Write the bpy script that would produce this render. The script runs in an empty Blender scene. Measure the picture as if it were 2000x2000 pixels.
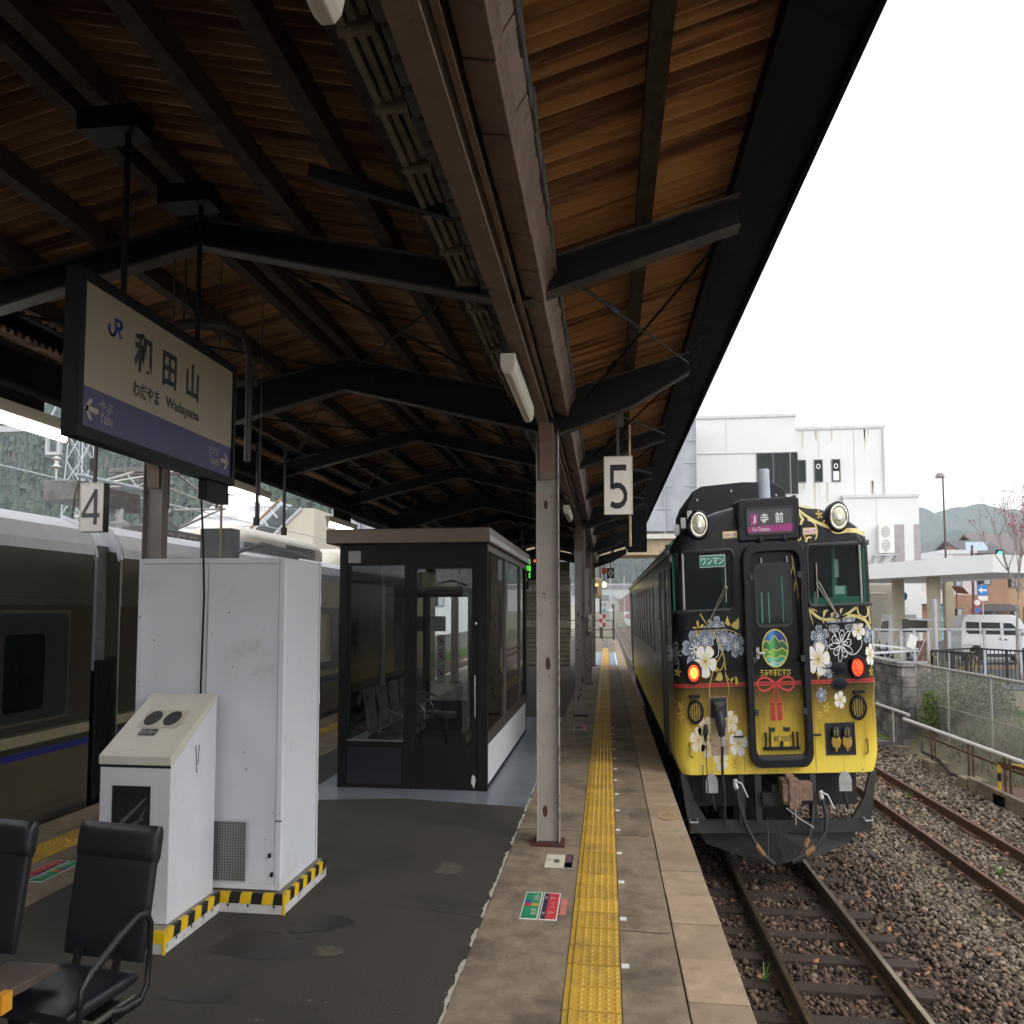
import bpy, math, random
from mathutils import Vector, Matrix, noise as mnoise
import numpy as np
random.seed(11)
S = bpy.context.scene
COL = S.collection
R = math.radians
sin, cos, pi = math.sin, math.cos, math.pi
VS = 1.5            # the photograph shows everything half as tall again as it is wide: heights below are in metres and built at this proportion

# ---------------------------------------------------------------- camera
cam = bpy.data.cameras.new('camera')
cob = bpy.data.objects.new('camera', cam)
COL.objects.link(cob)
cam.sensor_width = 36.0
cam.lens = 36.0 * 1467 / 2000
cam.shift_y = 0.0535
cam.clip_start = 0.05
cam.clip_end = 6000
cob.location = (0, 0, 1.62 * VS)
cob.rotation_euler = (R(90) + math.atan(85 / 1467), 0, math.atan(185 / 1467))
S.camera = cob

# ---------------------------------------------------------------- sky
W = bpy.data.worlds.new('World')
S.world = W
W.use_nodes = True
nt = W.node_tree
nt.nodes.clear()
def wn(t, **k):
    n = nt.nodes.new(t)
    for a, b in k.items():
        setattr(n, a, b)
    return n
wo = wn('ShaderNodeOutputWorld')
bg = wn('ShaderNodeBackground')
bg.inputs['Strength'].default_value = 0.1
sky = wn('ShaderNodeTexSky', sky_type='NISHITA', sun_disc=False)
sky.sun_elevation = R(42)
sky.sun_rotation = R(127)
sky.dust_density = 4
tc = wn('ShaderNodeTexCoord')
n1 = wn('ShaderNodeTexNoise')
n1.inputs['Scale'].default_value = 2.6
n1.inputs['Detail'].default_value = 6
n1.inputs['Roughness'].default_value = .45
rp = wn('ShaderNodeValToRGB')
rp.color_ramp.elements[0].position = .33
rp.color_ramp.elements[0].color = (6.1, 6.6, 7.1, 1)
rp.color_ramp.elements[1].position = .55
rp.color_ramp.elements[1].color = (17.0, 17.1, 17.3, 1)
mx = wn('ShaderNodeMix', data_type='RGBA')
mx.inputs[0].default_value = .93
nt.links.new(tc.outputs['Generated'], n1.inputs['Vector'])
nt.links.new(n1.outputs['Fac'], rp.inputs['Fac'])
nt.links.new(sky.outputs['Color'], mx.inputs[6])
nt.links.new(rp.outputs['Color'], mx.inputs[7])
nt.links.new(mx.outputs[2], bg.inputs['Color'])
nt.links.new(bg.outputs['Background'], wo.inputs['Surface'])

# ---------------------------------------------------------------- sun behind the cloud
sl = bpy.data.lights.new('sun', 'SUN')
sl.energy = 0.75
sl.angle = R(22)
sl.color = (1, .97, .92)
so = bpy.data.objects.new('sun', sl)
COL.objects.link(so)
so.rotation_euler = (R(48), 0, R(53))

vw = S.view_settings
vw.view_transform = 'Standard'
vw.look = 'None'
vw.exposure = 0.5
vw.gamma = 1.0
vw.use_curve_mapping = False
S.cycles.max_bounces = 6
S.cycles.diffuse_bounces = 3
S.cycles.glossy_bounces = 3
S.cycles.transparent_max_bounces = 12
S.cycles.use_adaptive_sampling = True
S.cycles.adaptive_threshold = .025
S.cycles.adaptive_min_samples = 16
S.cycles.use_denoising = True

# ---------------------------------------------------------------- materials
MATS = {}
def mat(name, col=(.5, .5, .5), rough=.6, metal=0., var=.12, vs=3., bump=0., bs=60., dirt=None, da=.5, ds=1.2,
        rand=0., coat=0., streak=False, emit=0., spec=.5, dw=.12, dmap=None):
    if name in MATS:
        return MATS[name]
    m = bpy.data.materials.new(name)
    m.use_nodes = True
    t = m.node_tree
    b = t.nodes['Principled BSDF']
    b.inputs['Roughness'].default_value = rough
    b.inputs['Metallic'].default_value = metal
    b.inputs['Specular IOR Level'].default_value = spec
    if coat:
        b.inputs['Coat Weight'].default_value = coat
        b.inputs['Coat Roughness'].default_value = .08
    L = t.links.new
    if emit:
        b.inputs['Base Color'].default_value = (*col, 1)
        b.inputs['Emission Color'].default_value = (*col, 1)
        b.inputs['Emission Strength'].default_value = emit
        MATS[name] = m
        return m
    g = t.nodes.new('ShaderNodeNewGeometry')
    pos = g.outputs['Position']
    if streak:
        mp = t.nodes.new('ShaderNodeMapping')
        mp.inputs['Scale'].default_value = (1, 1, .12)
        L(pos, mp.inputs['Vector'])
        pos = mp.outputs['Vector']
    nz = t.nodes.new('ShaderNodeTexNoise')
    nz.inputs['Scale'].default_value = vs
    nz.inputs['Detail'].default_value = 4
    nz.inputs['Roughness'].default_value = .6
    L(pos, nz.inputs['Vector'])
    mx = t.nodes.new('ShaderNodeMix')
    mx.data_type = 'RGBA'
    mr = t.nodes.new('ShaderNodeMapRange')
    mr.inputs[1].default_value = .3
    mr.inputs[2].default_value = .7
    L(nz.outputs['Fac'], mr.inputs[0])
    L(mr.outputs[0], mx.inputs[0])
    mx.inputs[6].default_value = (*[c * (1 - var) for c in col], 1)
    mx.inputs[7].default_value = (*[min(1, c * (1 + var)) for c in col], 1)
    out = mx.outputs[2]
    if dirt is not None:
        n2 = t.nodes.new('ShaderNodeTexNoise')
        n2.inputs['Scale'].default_value = ds
        n2.inputs['Detail'].default_value = 5
        n2.inputs['Roughness'].default_value = .65
        if dmap:
            m5 = t.nodes.new('ShaderNodeMapping')
            m5.inputs['Scale'].default_value = dmap
            L(g.outputs['Position'], m5.inputs['Vector'])
            L(m5.outputs['Vector'], n2.inputs['Vector'])
        else:
            L(pos, n2.inputs['Vector'])
        m2 = t.nodes.new('ShaderNodeMapRange')
        m2.inputs[1].default_value = 1 - da
        m2.inputs[2].default_value = 1 - da + dw
        L(n2.outputs['Fac'], m2.inputs[0])
        x2 = t.nodes.new('ShaderNodeMix')
        x2.data_type = 'RGBA'
        L(m2.outputs[0], x2.inputs[0])
        L(out, x2.inputs[6])
        x2.inputs[7].default_value = (*dirt, 1)
        out = x2.outputs[2]
    if rand:
        oi = t.nodes.new('ShaderNodeObjectInfo')
        hs = t.nodes.new('ShaderNodeHueSaturation')
        r2 = t.nodes.new('ShaderNodeMapRange')
        r2.inputs[3].default_value = 1 - rand
        r2.inputs[4].default_value = 1 + rand
        L(oi.outputs['Random'], r2.inputs[0])
        L(r2.outputs[0], hs.inputs['Value'])
        L(out, hs.inputs['Color'])
        out = hs.outputs['Color']
    L(out, b.inputs['Base Color'])
    if bump:
        n3 = t.nodes.new('ShaderNodeTexNoise')
        n3.inputs['Scale'].default_value = bs
        n3.inputs['Detail'].default_value = 2
        L(g.outputs['Position'], n3.inputs['Vector'])
        bp = t.nodes.new('ShaderNodeBump')
        bp.inputs['Strength'].default_value = bump
        bp.inputs['Distance'].default_value = .01
        L(n3.outputs['Fac'], bp.inputs['Height'])
        L(bp.outputs['Normal'], b.inputs['Normal'])
        # rough surfaces vary in gloss too
        m4 = t.nodes.new('ShaderNodeMapRange')
        m4.inputs[3].default_value = max(.05, rough - .12)
        m4.inputs[4].default_value = min(1, rough + .1)
        L(nz.outputs['Fac'], m4.inputs[0])
        L(m4.outputs[0], b.inputs['Roughness'])
    MATS[name] = m
    return m

def glass(name, tint=(.9, .95, .93), refl=1.45, dark=0.):
    if name in MATS:
        return MATS[name]
    m = bpy.data.materials.new(name)
    m.use_nodes = True
    t = m.node_tree
    t.nodes.clear()
    o = t.nodes.new('ShaderNodeOutputMaterial')
    mx = t.nodes.new('ShaderNodeMixShader')
    fr = t.nodes.new('ShaderNodeFresnel')
    fr.inputs['IOR'].default_value = refl
    tr = t.nodes.new('ShaderNodeBsdfTransparent')
    tr.inputs['Color'].default_value = (*tint, 1)
    gl = t.nodes.new('ShaderNodeBsdfGlossy')
    gl.inputs['Roughness'].default_value = .02
    t.links.new(fr.outputs[0], mx.inputs[0])
    t.links.new(tr.outputs[0], mx.inputs[1])
    t.links.new(gl.outputs[0], mx.inputs[2])
    t.links.new(mx.outputs[0], o.inputs['Surface'])
    MATS[name] = m
    return m

def decal_mat():
    if 'decal_paint' in MATS:
        return MATS['decal_paint']
    m = bpy.data.materials.new('decal_paint')
    m.use_nodes = True
    t = m.node_tree
    b = t.nodes['Principled BSDF']
    b.inputs['Roughness'].default_value = .35
    a = t.nodes.new('ShaderNodeAttribute')
    a.attribute_name = 'Col'
    t.links.new(a.outputs['Color'], b.inputs['Base Color'])
    MATS['decal_paint'] = m
    return m

# ---------------------------------------------------------------- mesh helper
def ident(p):
    return p
OFF = {}
class MB:
    def __init__(s):
        s.v = []
        s.f = []
        s.c = []
    def add(s, vs, fs, col=None):
        n = len(s.v)
        s.v += [tuple(p) for p in vs]
        s.f += [tuple(i + n for i in f) for f in fs]
        if col is not None:
            s.c += [col] * len(vs) if not isinstance(col, list) else col
        return s
    def box(s, x0, x1, y0, y1, z0, z1):
        return s.add([(x0, y0, z0), (x1, y0, z0), (x1, y1, z0), (x0, y1, z0), (x0, y0, z1), (x1, y0, z1), (x1, y1, z1), (x0, y1, z1)],
                     [(0, 3, 2, 1), (4, 5, 6, 7), (0, 1, 5, 4), (1, 2, 6, 5), (2, 3, 7, 6), (3, 0, 4, 7)])
    def beam(s, p, q, w, h, up=(0, 0, 1)):
        p = Vector(p); q = Vector(q)
        d = (q - p).normalized()
        up = Vector(up)
        r = d.cross(up)
        if r.length < 1e-4:
            r = d.cross(Vector((0, 1, 0)))
        r.normalize()
        u = r.cross(d)
        r = r * (w / 2); u = u * (h / 2)
        vs = [p - r - u, p + r - u, p + r + u, p - r + u, q - r - u, q + r - u, q + r + u, q - r + u]
        return s.add(vs, [(0, 1, 2, 3), (7, 6, 5, 4), (0, 4, 5, 1), (1, 5, 6, 2), (2, 6, 7, 3), (3, 7, 4, 0)])
    def tube(s, pts, r, n=8, caps=True, col=None):
        pts = [Vector(p) for p in pts]
        rs = r if isinstance(r, (list, tuple)) else [r] * len(pts)
        vs = []
        last = None
        for i, p in enumerate(pts):
            d = (pts[min(i + 1, len(pts) - 1)] - pts[max(i - 1, 0)])
            d = d.normalized() if d.length > 1e-9 else Vector((0, 0, 1))
            if last is None:
                a = d.cross(Vector((0, 0, 1)))
                if a.length < .05:
                    a = d.cross(Vector((0, 1, 0)))
            else:
                a = last - d * last.dot(d)
            a.normalize()
            last = a
            b = d.cross(a)
            vs += [p + a * (rs[i] * cos(2 * pi * k / n)) + b * (rs[i] * sin(2 * pi * k / n)) for k in range(n)]
        fs = []
        for i in range(len(pts) - 1):
            for k in range(n):
                k2 = (k + 1) % n
                fs.append((i * n + k, (i + 1) * n + k, (i + 1) * n + k2, i * n + k2))
        if caps:
            fs.append(tuple(range(n)))
            fs.append(tuple(reversed(range((len(pts) - 1) * n, len(pts) * n))))
        return s.add(vs, fs, col)
    def cyl(s, p, q, r, n=12, r2=None):
        return s.tube([p, q], [r, r if r2 is None else r2], n)
    def prism(s, pts, ax, a0, a1):
        def mk(p, a):
            if ax == 'x': return (a, p[0], p[1])
            if ax == 'y': return (p[0], a, p[1])
            return (p[0], p[1], a)
        n = len(pts)
        vs = [mk(p, a0) for p in pts] + [mk(p, a1) for p in pts]
        fs = [tuple(range(n)), tuple(reversed(range(n, 2 * n)))]
        fs += [(i, i + n, (i + 1) % n + n, (i + 1) % n) for i in range(n)]
        return s.add(vs, fs)
    def loft(s, rings, closed=True, caps=True, col=None):
        n = len(rings[0])
        vs = [p for r in rings for p in r]
        fs = []
        for i in range(len(rings) - 1):
            for k in range(n if closed else n - 1):
                k2 = (k + 1) % n
                fs.append((i * n + k, i * n + k2, (i + 1) * n + k2, (i + 1) * n + k))
        if caps and closed:
            fs.append(tuple(reversed(range(n))))
            fs.append(tuple(range((len(rings) - 1) * n, len(rings) * n)))
        return s.add(vs, fs, col)
    def lathe(s, prof, c, axis=(0, 0, 1), n=16):
        ax = Vector(axis).normalized()
        a = ax.cross(Vector((0, 0, 1)))
        if a.length < .05:
            a = Vector((1, 0, 0))
        a.normalize()
        b = ax.cross(a)
        c = Vector(c)
        rings = [[c + ax * h + a * (r * cos(2 * pi * k / n)) + b * (r * sin(2 * pi * k / n)) for k in range(n)] for r, h in prof]
        return s.loft(rings)
    def ball(s, c, r, n=8, m=6):
        c = Vector(c)
        r = (r, r, r) if not isinstance(r, (tuple, list)) else r
        rings = []
        for i in range(m + 1):
            t = -pi / 2 + pi * i / m
            q = max(cos(t), .02)
            rings.append([(c[0] + r[0] * q * cos(2 * pi * k / n), c[1] + r[1] * q * sin(2 * pi * k / n), c[2] + r[2] * sin(t)) for k in range(n)])
        return s.loft(rings)
    def build(s, name, m, parent=None, smooth=False, bevel=0., xf=None, seg=2):
        v = s.v
        if xf:
            v = [xf(p) for p in v]
        off = (0, 0, 0)
        top = parent is None
        if top:
            xs = [p[0] for p in v]; ys = [p[1] for p in v]; zs = [p[2] for p in v]
            off = ((min(xs) + max(xs)) / 2, (min(ys) + max(ys)) / 2, min(zs))
        else:
            off = OFF.get(parent.name, (0, 0, 0))
        me = bpy.data.meshes.new(name)
        me.from_pydata([(p[0] - off[0], p[1] - off[1], (p[2] - off[2]) * VS) for p in v], [], s.f)
        if s.c and len(s.c) == len(v):
            ca = me.color_attributes.new('Col', 'FLOAT_COLOR', 'POINT')
            ca.data.foreach_set('color', [x for c in s.c for x in (c[0], c[1], c[2], 1.)])
        me.materials.append(MATS[m] if isinstance(m, str) else m)
        if smooth:
            me.polygons.foreach_set('use_smooth', [True] * len(me.polygons))
        me.update()
        o = bpy.data.objects.new(name, me)
        COL.objects.link(o)
        if top:
            o.location = (off[0], off[1], off[2] * VS)
        else:
            o.parent = parent
            OFF[o.name] = off
        if bevel:
            bm = o.modifiers.new('bevel', 'BEVEL')
            bm.width = bevel
            bm.segments = seg
            bm.limit_method = 'ANGLE'
            bm.angle_limit = R(40)
        if smooth and not bevel:
            try:
                me.set_sharp_from_angle(angle=R(42))
            except Exception:
                pass
        return o

def tag(o, label=None, cat=None, group=None, kind=None):
    if label: o['label'] = label
    if cat: o['category'] = cat
    if group: o['group'] = group
    if kind: o['kind'] = kind
    return o

def thing(name, label, cat, loc=(0, 0, 0), rz=0., group=None, kind=None, local=False):
    o = bpy.data.objects.new(name, None)
    o.empty_display_size = .2
    COL.objects.link(o)
    o.location = (loc[0], loc[1], loc[2] * VS)
    o.rotation_euler = (0, 0, rz)
    OFF[o.name] = (0, 0, 0) if (local or rz) else loc
    return tag(o, label, cat, group, kind)

def struct(o):
    o['kind'] = 'structure'
    return o

def copy_tree(o, loc=None, rz=None, label=None, parent=None):
    c = o.copy()
    COL.objects.link(c)
    if parent is not None:
        c.parent = parent
    if loc is not None:
        c.location = (loc[0], loc[1], loc[2] * VS)
    if rz is not None:
        c.rotation_euler = (0, 0, rz)
    if label:
        c['label'] = label
    OFF[c.name] = (0, 0, 0)
    for ch in list(o.children):
        copy_tree(ch, parent=c)
    return c

def dup(o, dx=0, dy=0, dz=0):
    """another piece like o under the same parent, sharing its mesh"""
    c = o.copy()
    COL.objects.link(c)
    c.location = (o.location[0] + dx, o.location[1] + dy, o.location[2] + dz * VS)
    return c

TXT = {}
def text_mesh(body, bold=0.):
    k = (body, bold)
    if k not in TXT:
        c = bpy.data.curves.new('text', 'FONT')
        c.body = body
        c.size = 1
        c.offset = bold
        c.resolution_u = 3
        c.align_x = 'CENTER'
        c.align_y = 'CENTER'
        o = bpy.data.objects.new('text', c)
        COL.objects.link(o)
        dg = bpy.context.evaluated_depsgraph_get()
        me = bpy.data.meshes.new_from_object(o.evaluated_get(dg))
        vs = [tuple(v.co) for v in me.vertices]
        fs = [tuple(p.vertices) for p in me.polygons]
        bpy.data.objects.remove(o)
        bpy.data.meshes.remove(me)
        xs = [v[0] for v in vs]; ys = [v[1] for v in vs]
        cx, cy = (min(xs) + max(xs)) / 2, (min(ys) + max(ys)) / 2
        TXT[k] = ([(v[0] - cx, v[1] - cy) for v in vs], fs, max(xs) - min(xs), max(ys) - min(ys))
    return TXT[k]

def lettering(body, o, r, u, w, h, m, parent, name='lettering', bold=.0, xf=None):
    """flat letters filling a w x h box centred on o; r and u are its reading and upward directions"""
    vs, fs, tw, th = text_mesh(body, bold)
    o = Vector(o); r = Vector(r); u = Vector(u)
    b = MB()
    b.add([o + r * (x * w / tw) + u * (y * h / th) for x, y in vs], fs)
    return b.build(name, m, parent, xf=xf)

# ================================================================ palette
mat('asphalt', (.05, .043, .034), .75, var=.5, vs=70, bump=.5, bs=160, dirt=(.028, .024, .02), da=.5, ds=.9, dw=.2)
mat('concrete', (.24, .178, .118), .7, var=.24, vs=7, bump=.3, bs=90, dirt=(.10, .074, .05), da=.52, ds=1.5, dw=.2)
mat('slab', (.33, .24, .157), .68, var=.24, vs=6, bump=.25, bs=80, dirt=(.17, .125, .085), da=.48, ds=1.5, rand=.12, dw=.22)
mat('wall_dark', (.06, .052, .045), .85, var=.3, vs=2, bump=.3, bs=40)
mat('blue_floor', (.17, .19, .22), .35, var=.15, vs=2, bump=.1, bs=60, dirt=(.10, .11, .12), da=.45, ds=1.3, dw=.3)
mat('tactile', (.52, .31, .04), .5, var=.1, vs=6, bump=.15, bs=120, dirt=(.25, .155, .05), da=.48, ds=4, rand=.14, dw=.3)
mat('joint_grey', (.17, .155, .14), .8, var=.2, vs=6)
mat('mortar', (.42, .38, .31), .8, var=.2, vs=20, bump=.4, bs=60)
mat('white_print', (.75, .74, .70), .5, var=.06, vs=10)
mat('green_print', (.02, .25, .12), .45, var=.1, vs=8)
mat('red_print', (.55, .04, .05), .45, var=.1, vs=8)
mat('pink_print', (.55, .18, .14), .6, var=.1, vs=8)
mat('navy_print', (.03, .03, .06), .45, var=.1)
mat('cream_print', (.62, .57, .45), .5, var=.08, vs=9)
mat('ochre_print', (.5, .32, .05), .5)
mat('blue_print', (.02, .07, .35), .45)
mat('black_print', (.012, .012, .012), .5)
mat('rail_steel', (.22, .165, .11), .3, .8, var=.3, vs=8, streak=False)
mat('rail_rust', (.135, .068, .043), .6, .35, var=.25, vs=6, bump=.2, bs=60)
mat('sleeper_wood', (.045, .028, .02), .85, var=.35, vs=7, bump=.6, bs=40)
mat('ballast_base', (.10, .065, .045), .95, var=.35, vs=14, bump=1., bs=25)
mat('ground_soil', (.16, .13, .085), .95, var=.3, vs=.9, bump=.8, bs=14, dirt=(.07, .095, .03), da=.5, ds=.35, dw=.15)
mat('road_asphalt', (.075, .075, .08), .8, var=.15, vs=2, bump=.2, bs=60)
mat('grass_blade', (.10, .17, .03), .6, var=.35, vs=.8)

# ================================================================ ground, out to the horizon
def ground_z(x, y):
    t = min(1, max(0, (x - 8.2) / 1.9))
    t = t * t * (3 - 2 * t)
    f = min(1, max(0, (y - 220) / 180))
    return -1.16 + 1.0 * t + 2.3 * f * (1 - .4 * t)
xs = [-1800, -600, -200, -80, -40, -20, -12, 0, 4, 7, 8.2, 8.5, 8.8, 9.1, 9.4, 9.7, 10, 10.3, 10.6, 10.9, 11.3, 12, 14, 20, 40, 90, 200, 600, 1800]
ys = [-200, -40, -10] + [4 + 2 * i for i in range(30)] + [70, 90, 130, 220, 260, 300, 340, 400, 900, 2400]
b = MB()
b.add([(x, y, ground_z(x, y)) for y in ys for x in xs],
      [(j * len(xs) + i, j * len(xs) + i + 1, (j + 1) * len(xs) + i + 1, (j + 1) * len(xs) + i) for j in range(len(ys) - 1) for i in range(len(xs) - 1)])
struct(b.build('ground', 'ground_soil', smooth=True))
b = MB()
b.box(11.6, 120, 36.5, 64, -.17, -.13)
b.box(12.5, 22, 27, 36.5, -.17, -.132)
struct(b.build('road', 'road_asphalt'))
b = MB()
b.box(11.6, 60, 36.1, 36.45, -.2, -.02)
struct(b.build('road_kerb', 'concrete'))
b = MB()
b.box(13, 60, 44.0, 44.12, -.13, -.125)
struct(b.build('road_line', 'white_print'))

# ================================================================ platform
pf = thing('platform', None, None, (-2.8, 0, -1.0), kind='structure')
b = MB(); b.box(-6.30, .78, -30, 64, -1.1, -.16); b.build('platform_wall', 'wall_dark', pf)
b = MB(); b.box(-4.75, -1.0, -30, 64, -.16, 0); b.build('asphalt_surface', 'asphalt', pf)
b = MB(); b.box(-.998, -.29, -30, 64, -.16, .001); b.box(.078, .472, -30, 64, -.16, .001); b.build('concrete_strip', 'concrete', pf)
b = MB(); b.box(-.288, .076, -30, 64, -.16, -.004); b.build('tile_bed', 'joint_grey', pf)
b = MB(); b.box(-6.0, -5.86, -30, 64, -.16, .001); b.box(-5.49, -4.752, -30, 64, -.16, .001); b.build('concrete_strip', 'concrete', pf)
b = MB(); b.box(-5.858, -5.492, -30, 64, -.16, -.004); b.build('tile_bed', 'joint_grey', pf)
# cracks across the concrete strip
b = MB()
for yy, xa, xb in ((8.45, -.98, -.30), (8.35, .08, .46), (5.9, .09, .46), (12.6, -.98, -.3), (16.8, -.98, -.3), (12.5, .08, .46)):
    px = xa
    while px < xb - .02:
        qx = min(xb, px + .06)
        j = random.uniform(-.008, .008)
        b.box(px, qx, yy + j, yy + j + .008, .0, .0035)
        px = qx
b.build('crack', 'wall_dark', pf)
# mortar seam between asphalt and concrete, ragged
b = MB()
y = 3.0
rg = random.Random(31)
while y < 14:
    n_ = rg.randint(4, 12); xo = rg.uniform(-.006, .006); vs = []
    for k in range(n_ + 1):
        w = (.004 + .020 * rg.random() ** 1.6) * min(1, k / 1.5, (n_ - k) / 1.5 + .1)
        yy = y + k * .045
        vs += [(-1.0 - w + xo, yy, .0035), (-.988 + xo + rg.uniform(-.003, .005), yy, .0035)]
    b.add(vs, [(2 * k, 2 * k + 1, 2 * k + 3, 2 * k + 2) for k in range(n_)])
    y += n_ * .045 + rg.choice((.0, .01, .06, .2))
b.build('mortar_seam', 'mortar', pf)['kind'] = 'stuff'
b = MB(); b.box(-1.0, -.985, -4, 40, -.01, .003); b.build('seam_shadow_gap', 'wall_dark', pf)
# stains, cracks and trodden gum on the asphalt
b = MB()
for (x0, y0, x1, y1) in ((-1.02, 6.02, -2.3, 6.3), (-1.02, 7.9, -1.9, 8.05), (-2.5, 4.0, -1.9, 5.0), (-4.7, 8.8, -3.9, 8.6)):
    n_ = 16; px_, py_ = x0, y0
    for k in range(1, n_ + 1):
        qx, qy = x0 + (x1 - x0) * k / n_ + rg.uniform(-.02, .02), y0 + (y1 - y0) * k / n_ + rg.uniform(-.03, .03)
        w = .006 * (1 - k / n_ * .6)
        b.add([(px_, py_ - w, .0025), (qx, qy - w, .0025), (qx, qy + w, .0025), (px_, py_ + w, .0025)], [(0, 1, 2, 3)])
        px_, py_ = qx, qy
b.build('crack', 'wall_dark', pf)['kind'] = 'stuff'
for nm, m_, lst in (('damp_stain', mat('damp_stain', (.022, .018, .015), .45, var=.2), ((-2.55, 5.35, .34, .26), (-2.25, 5.75, .22, .2), (-2.6, 4.6, .2, .1))), ('dust_patch', mat('dust_patch', (.085, .07, .05), .9, var=.4, vs=30), ((-2.0, 5.3, .10, .10), (-1.5, 7.1, .12, .2)))):
    for (cx, cy, rx, ry) in lst:
        n_ = 22; ph = rg.uniform(0, 6)
        b = MB(); b.add([(cx + rx * cos(2 * pi * k / n_) * (1 + .25 * sin(3 * 2 * pi * k / n_ + ph) + .12 * sin(7 * 2 * pi * k / n_)), cy + ry * sin(2 * pi * k / n_) * (1 + .2 * sin(2 * 2 * pi * k / n_ + ph)), .002) for k in range(n_)], [tuple(range(n_))])
        b.build(nm, m_, pf)
b = MB()
for k in range(90):
    cx, cy, r_ = rg.uniform(-4.6, -.4), 3.4 + 9 * rg.random() ** 1.4, rg.uniform(.005, .013); n_ = 7
    b.add([(cx + r_ * cos(2 * pi * j / n_), cy + r_ * sin(2 * pi * j / n_), .003) for j in range(n_)], [tuple(range(n_))])
b.build('gum_spots', mat('gum', (.16, .145, .12), .7), pf)['kind'] = 'stuff'
# painted floor round the waiting room
b = MB()
b.add([(-4.0, 9.35, .003), (-2.6, 9.6, .003), (-1.4, 9.42, .003), (-1.0, 9.36, .003), (-1.0, 17.2, .003), (-4.0, 17.2, .003)], [(0, 1, 2, 3, 4, 5)])
b.build('painted_floor', 'blue_floor', pf)
# edge slabs
b = MB(); b.box(.484, .862, 0, .586, -.14, 0); sl0 = b.build('edge_slab', 'slab', pf, bevel=.006)
sl0.location.y = 3.72
for i in range(1, 100):
    d = dup(sl0, random.uniform(-.003, .003), .6 * i, random.uniform(-.0025, .0025))
b = MB(); b.box(-6.40, -6.004, 0, .594, -.14, 0); sl1 = b.build('edge_slab', 'slab', pf, bevel=.006)
sl1.location.y = 3.72
for i in range(1, 34):
    dup(sl1, 0, .6 * i)
# tactile tiles: dot field plus the raised inner bar
def tile_mesh(mirror):
    s = -1 if mirror else 1
    cx = -5.675 if mirror else -.106
    b = MB()
    def bx(x0, x1, y0, y1, z0, z1):
        x0, x1 = cx + s * x0, cx + s * x1
        b.box(min(x0, x1), max(x0, x1), y0, y1, z0, z1)
    bx(-.178, .178, 0, .289, -.02, .006)
    bx(-.138, -.112, .0, .289, .006, .013)
    for i in range(5):
        for j in range(5):
            x = cx + s * (-.072 + i * .056)
            yy = .034 + j * .056
            n = 7
            b.loft([[(x + r * cos(2 * pi * k / n), yy + r * sin(2 * pi * k / n), z) for k in range(n)] for r, z in ((.014, .006), (.009, .0125))], caps=False)
            b.f.append(tuple(range(len(b.v) - n, len(b.v))))
    return b
t0 = tile_mesh(False).build('tactile_tile', 'tactile', pf)
t0.location.y = 3.81
for i in range(1, 150):
    d = dup(t0, random.uniform(-.0025, .0025), .3013 * i, random.uniform(-.001, .001))
t1 = tile_mesh(True).build('tactile_tile', 'tactile', pf)
t1.location.y = 4.5
for i in range(1, 48):
    dup(t1, 0, .3013 * i, 0)
# white marker plates along the tactile line
b = MB(); b.box(.083, .135, -.026, .026, .0, .006); mk = b.build('marker_plate', 'white_print', pf)
mk.location.y = 4.52
for i in range(1, 15):
    dup(mk, random.uniform(-.004, .004), .808 * i + random.uniform(-.02, .02))
# worn yellow oval and line on the edge slabs
b = MB()
n = 28
for k in range(n):
    a0, a1 = 2 * pi * k / n, 2 * pi * (k + 1) / n
    b.add([(.69 + .11 * cos(a0), 9.18 + .16 * sin(a0), .004), (.69 + .11 * cos(a1), 9.18 + .16 * sin(a1), .004),
           (.69 + .085 * cos(a1), 9.18 + .115 * sin(a1), .004), (.69 + .085 * cos(a0), 9.18 + .115 * sin(a0), .004)], [(0, 1, 2, 3)])
b.box(.49, .80, 9.505, 9.525, .003, .0042)
b.build('worn_yellow_mark', mat('worn_yellow', (.42, .28, .10), .7, var=.25, vs=12), pf)
# painted boarding zone at the far end
b = MB(); b.box(.11, .47, 33.6, 44, .002, .005); b.build('painted_zone', mat('zone_blue', (.22, .27, .36), .6, var=.15), pf)
b = MB(); b.box(.40, .46, 33.6, 44, .005, .007); b.box(-.9, -.84, 33.6, 44, .002, .007)
for i in range(6):
    b.box(-.84, -.45, 34 + i * 1.7, 34.25 + i * 1.7, .002, .007)
b.build('painted_zone_line', 'white_print', pf)
b = MB(); b.box(-.82, -.3, 33.6, 44, .002, .005); b.build('painted_zone', 'zone_blue', pf)

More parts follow.
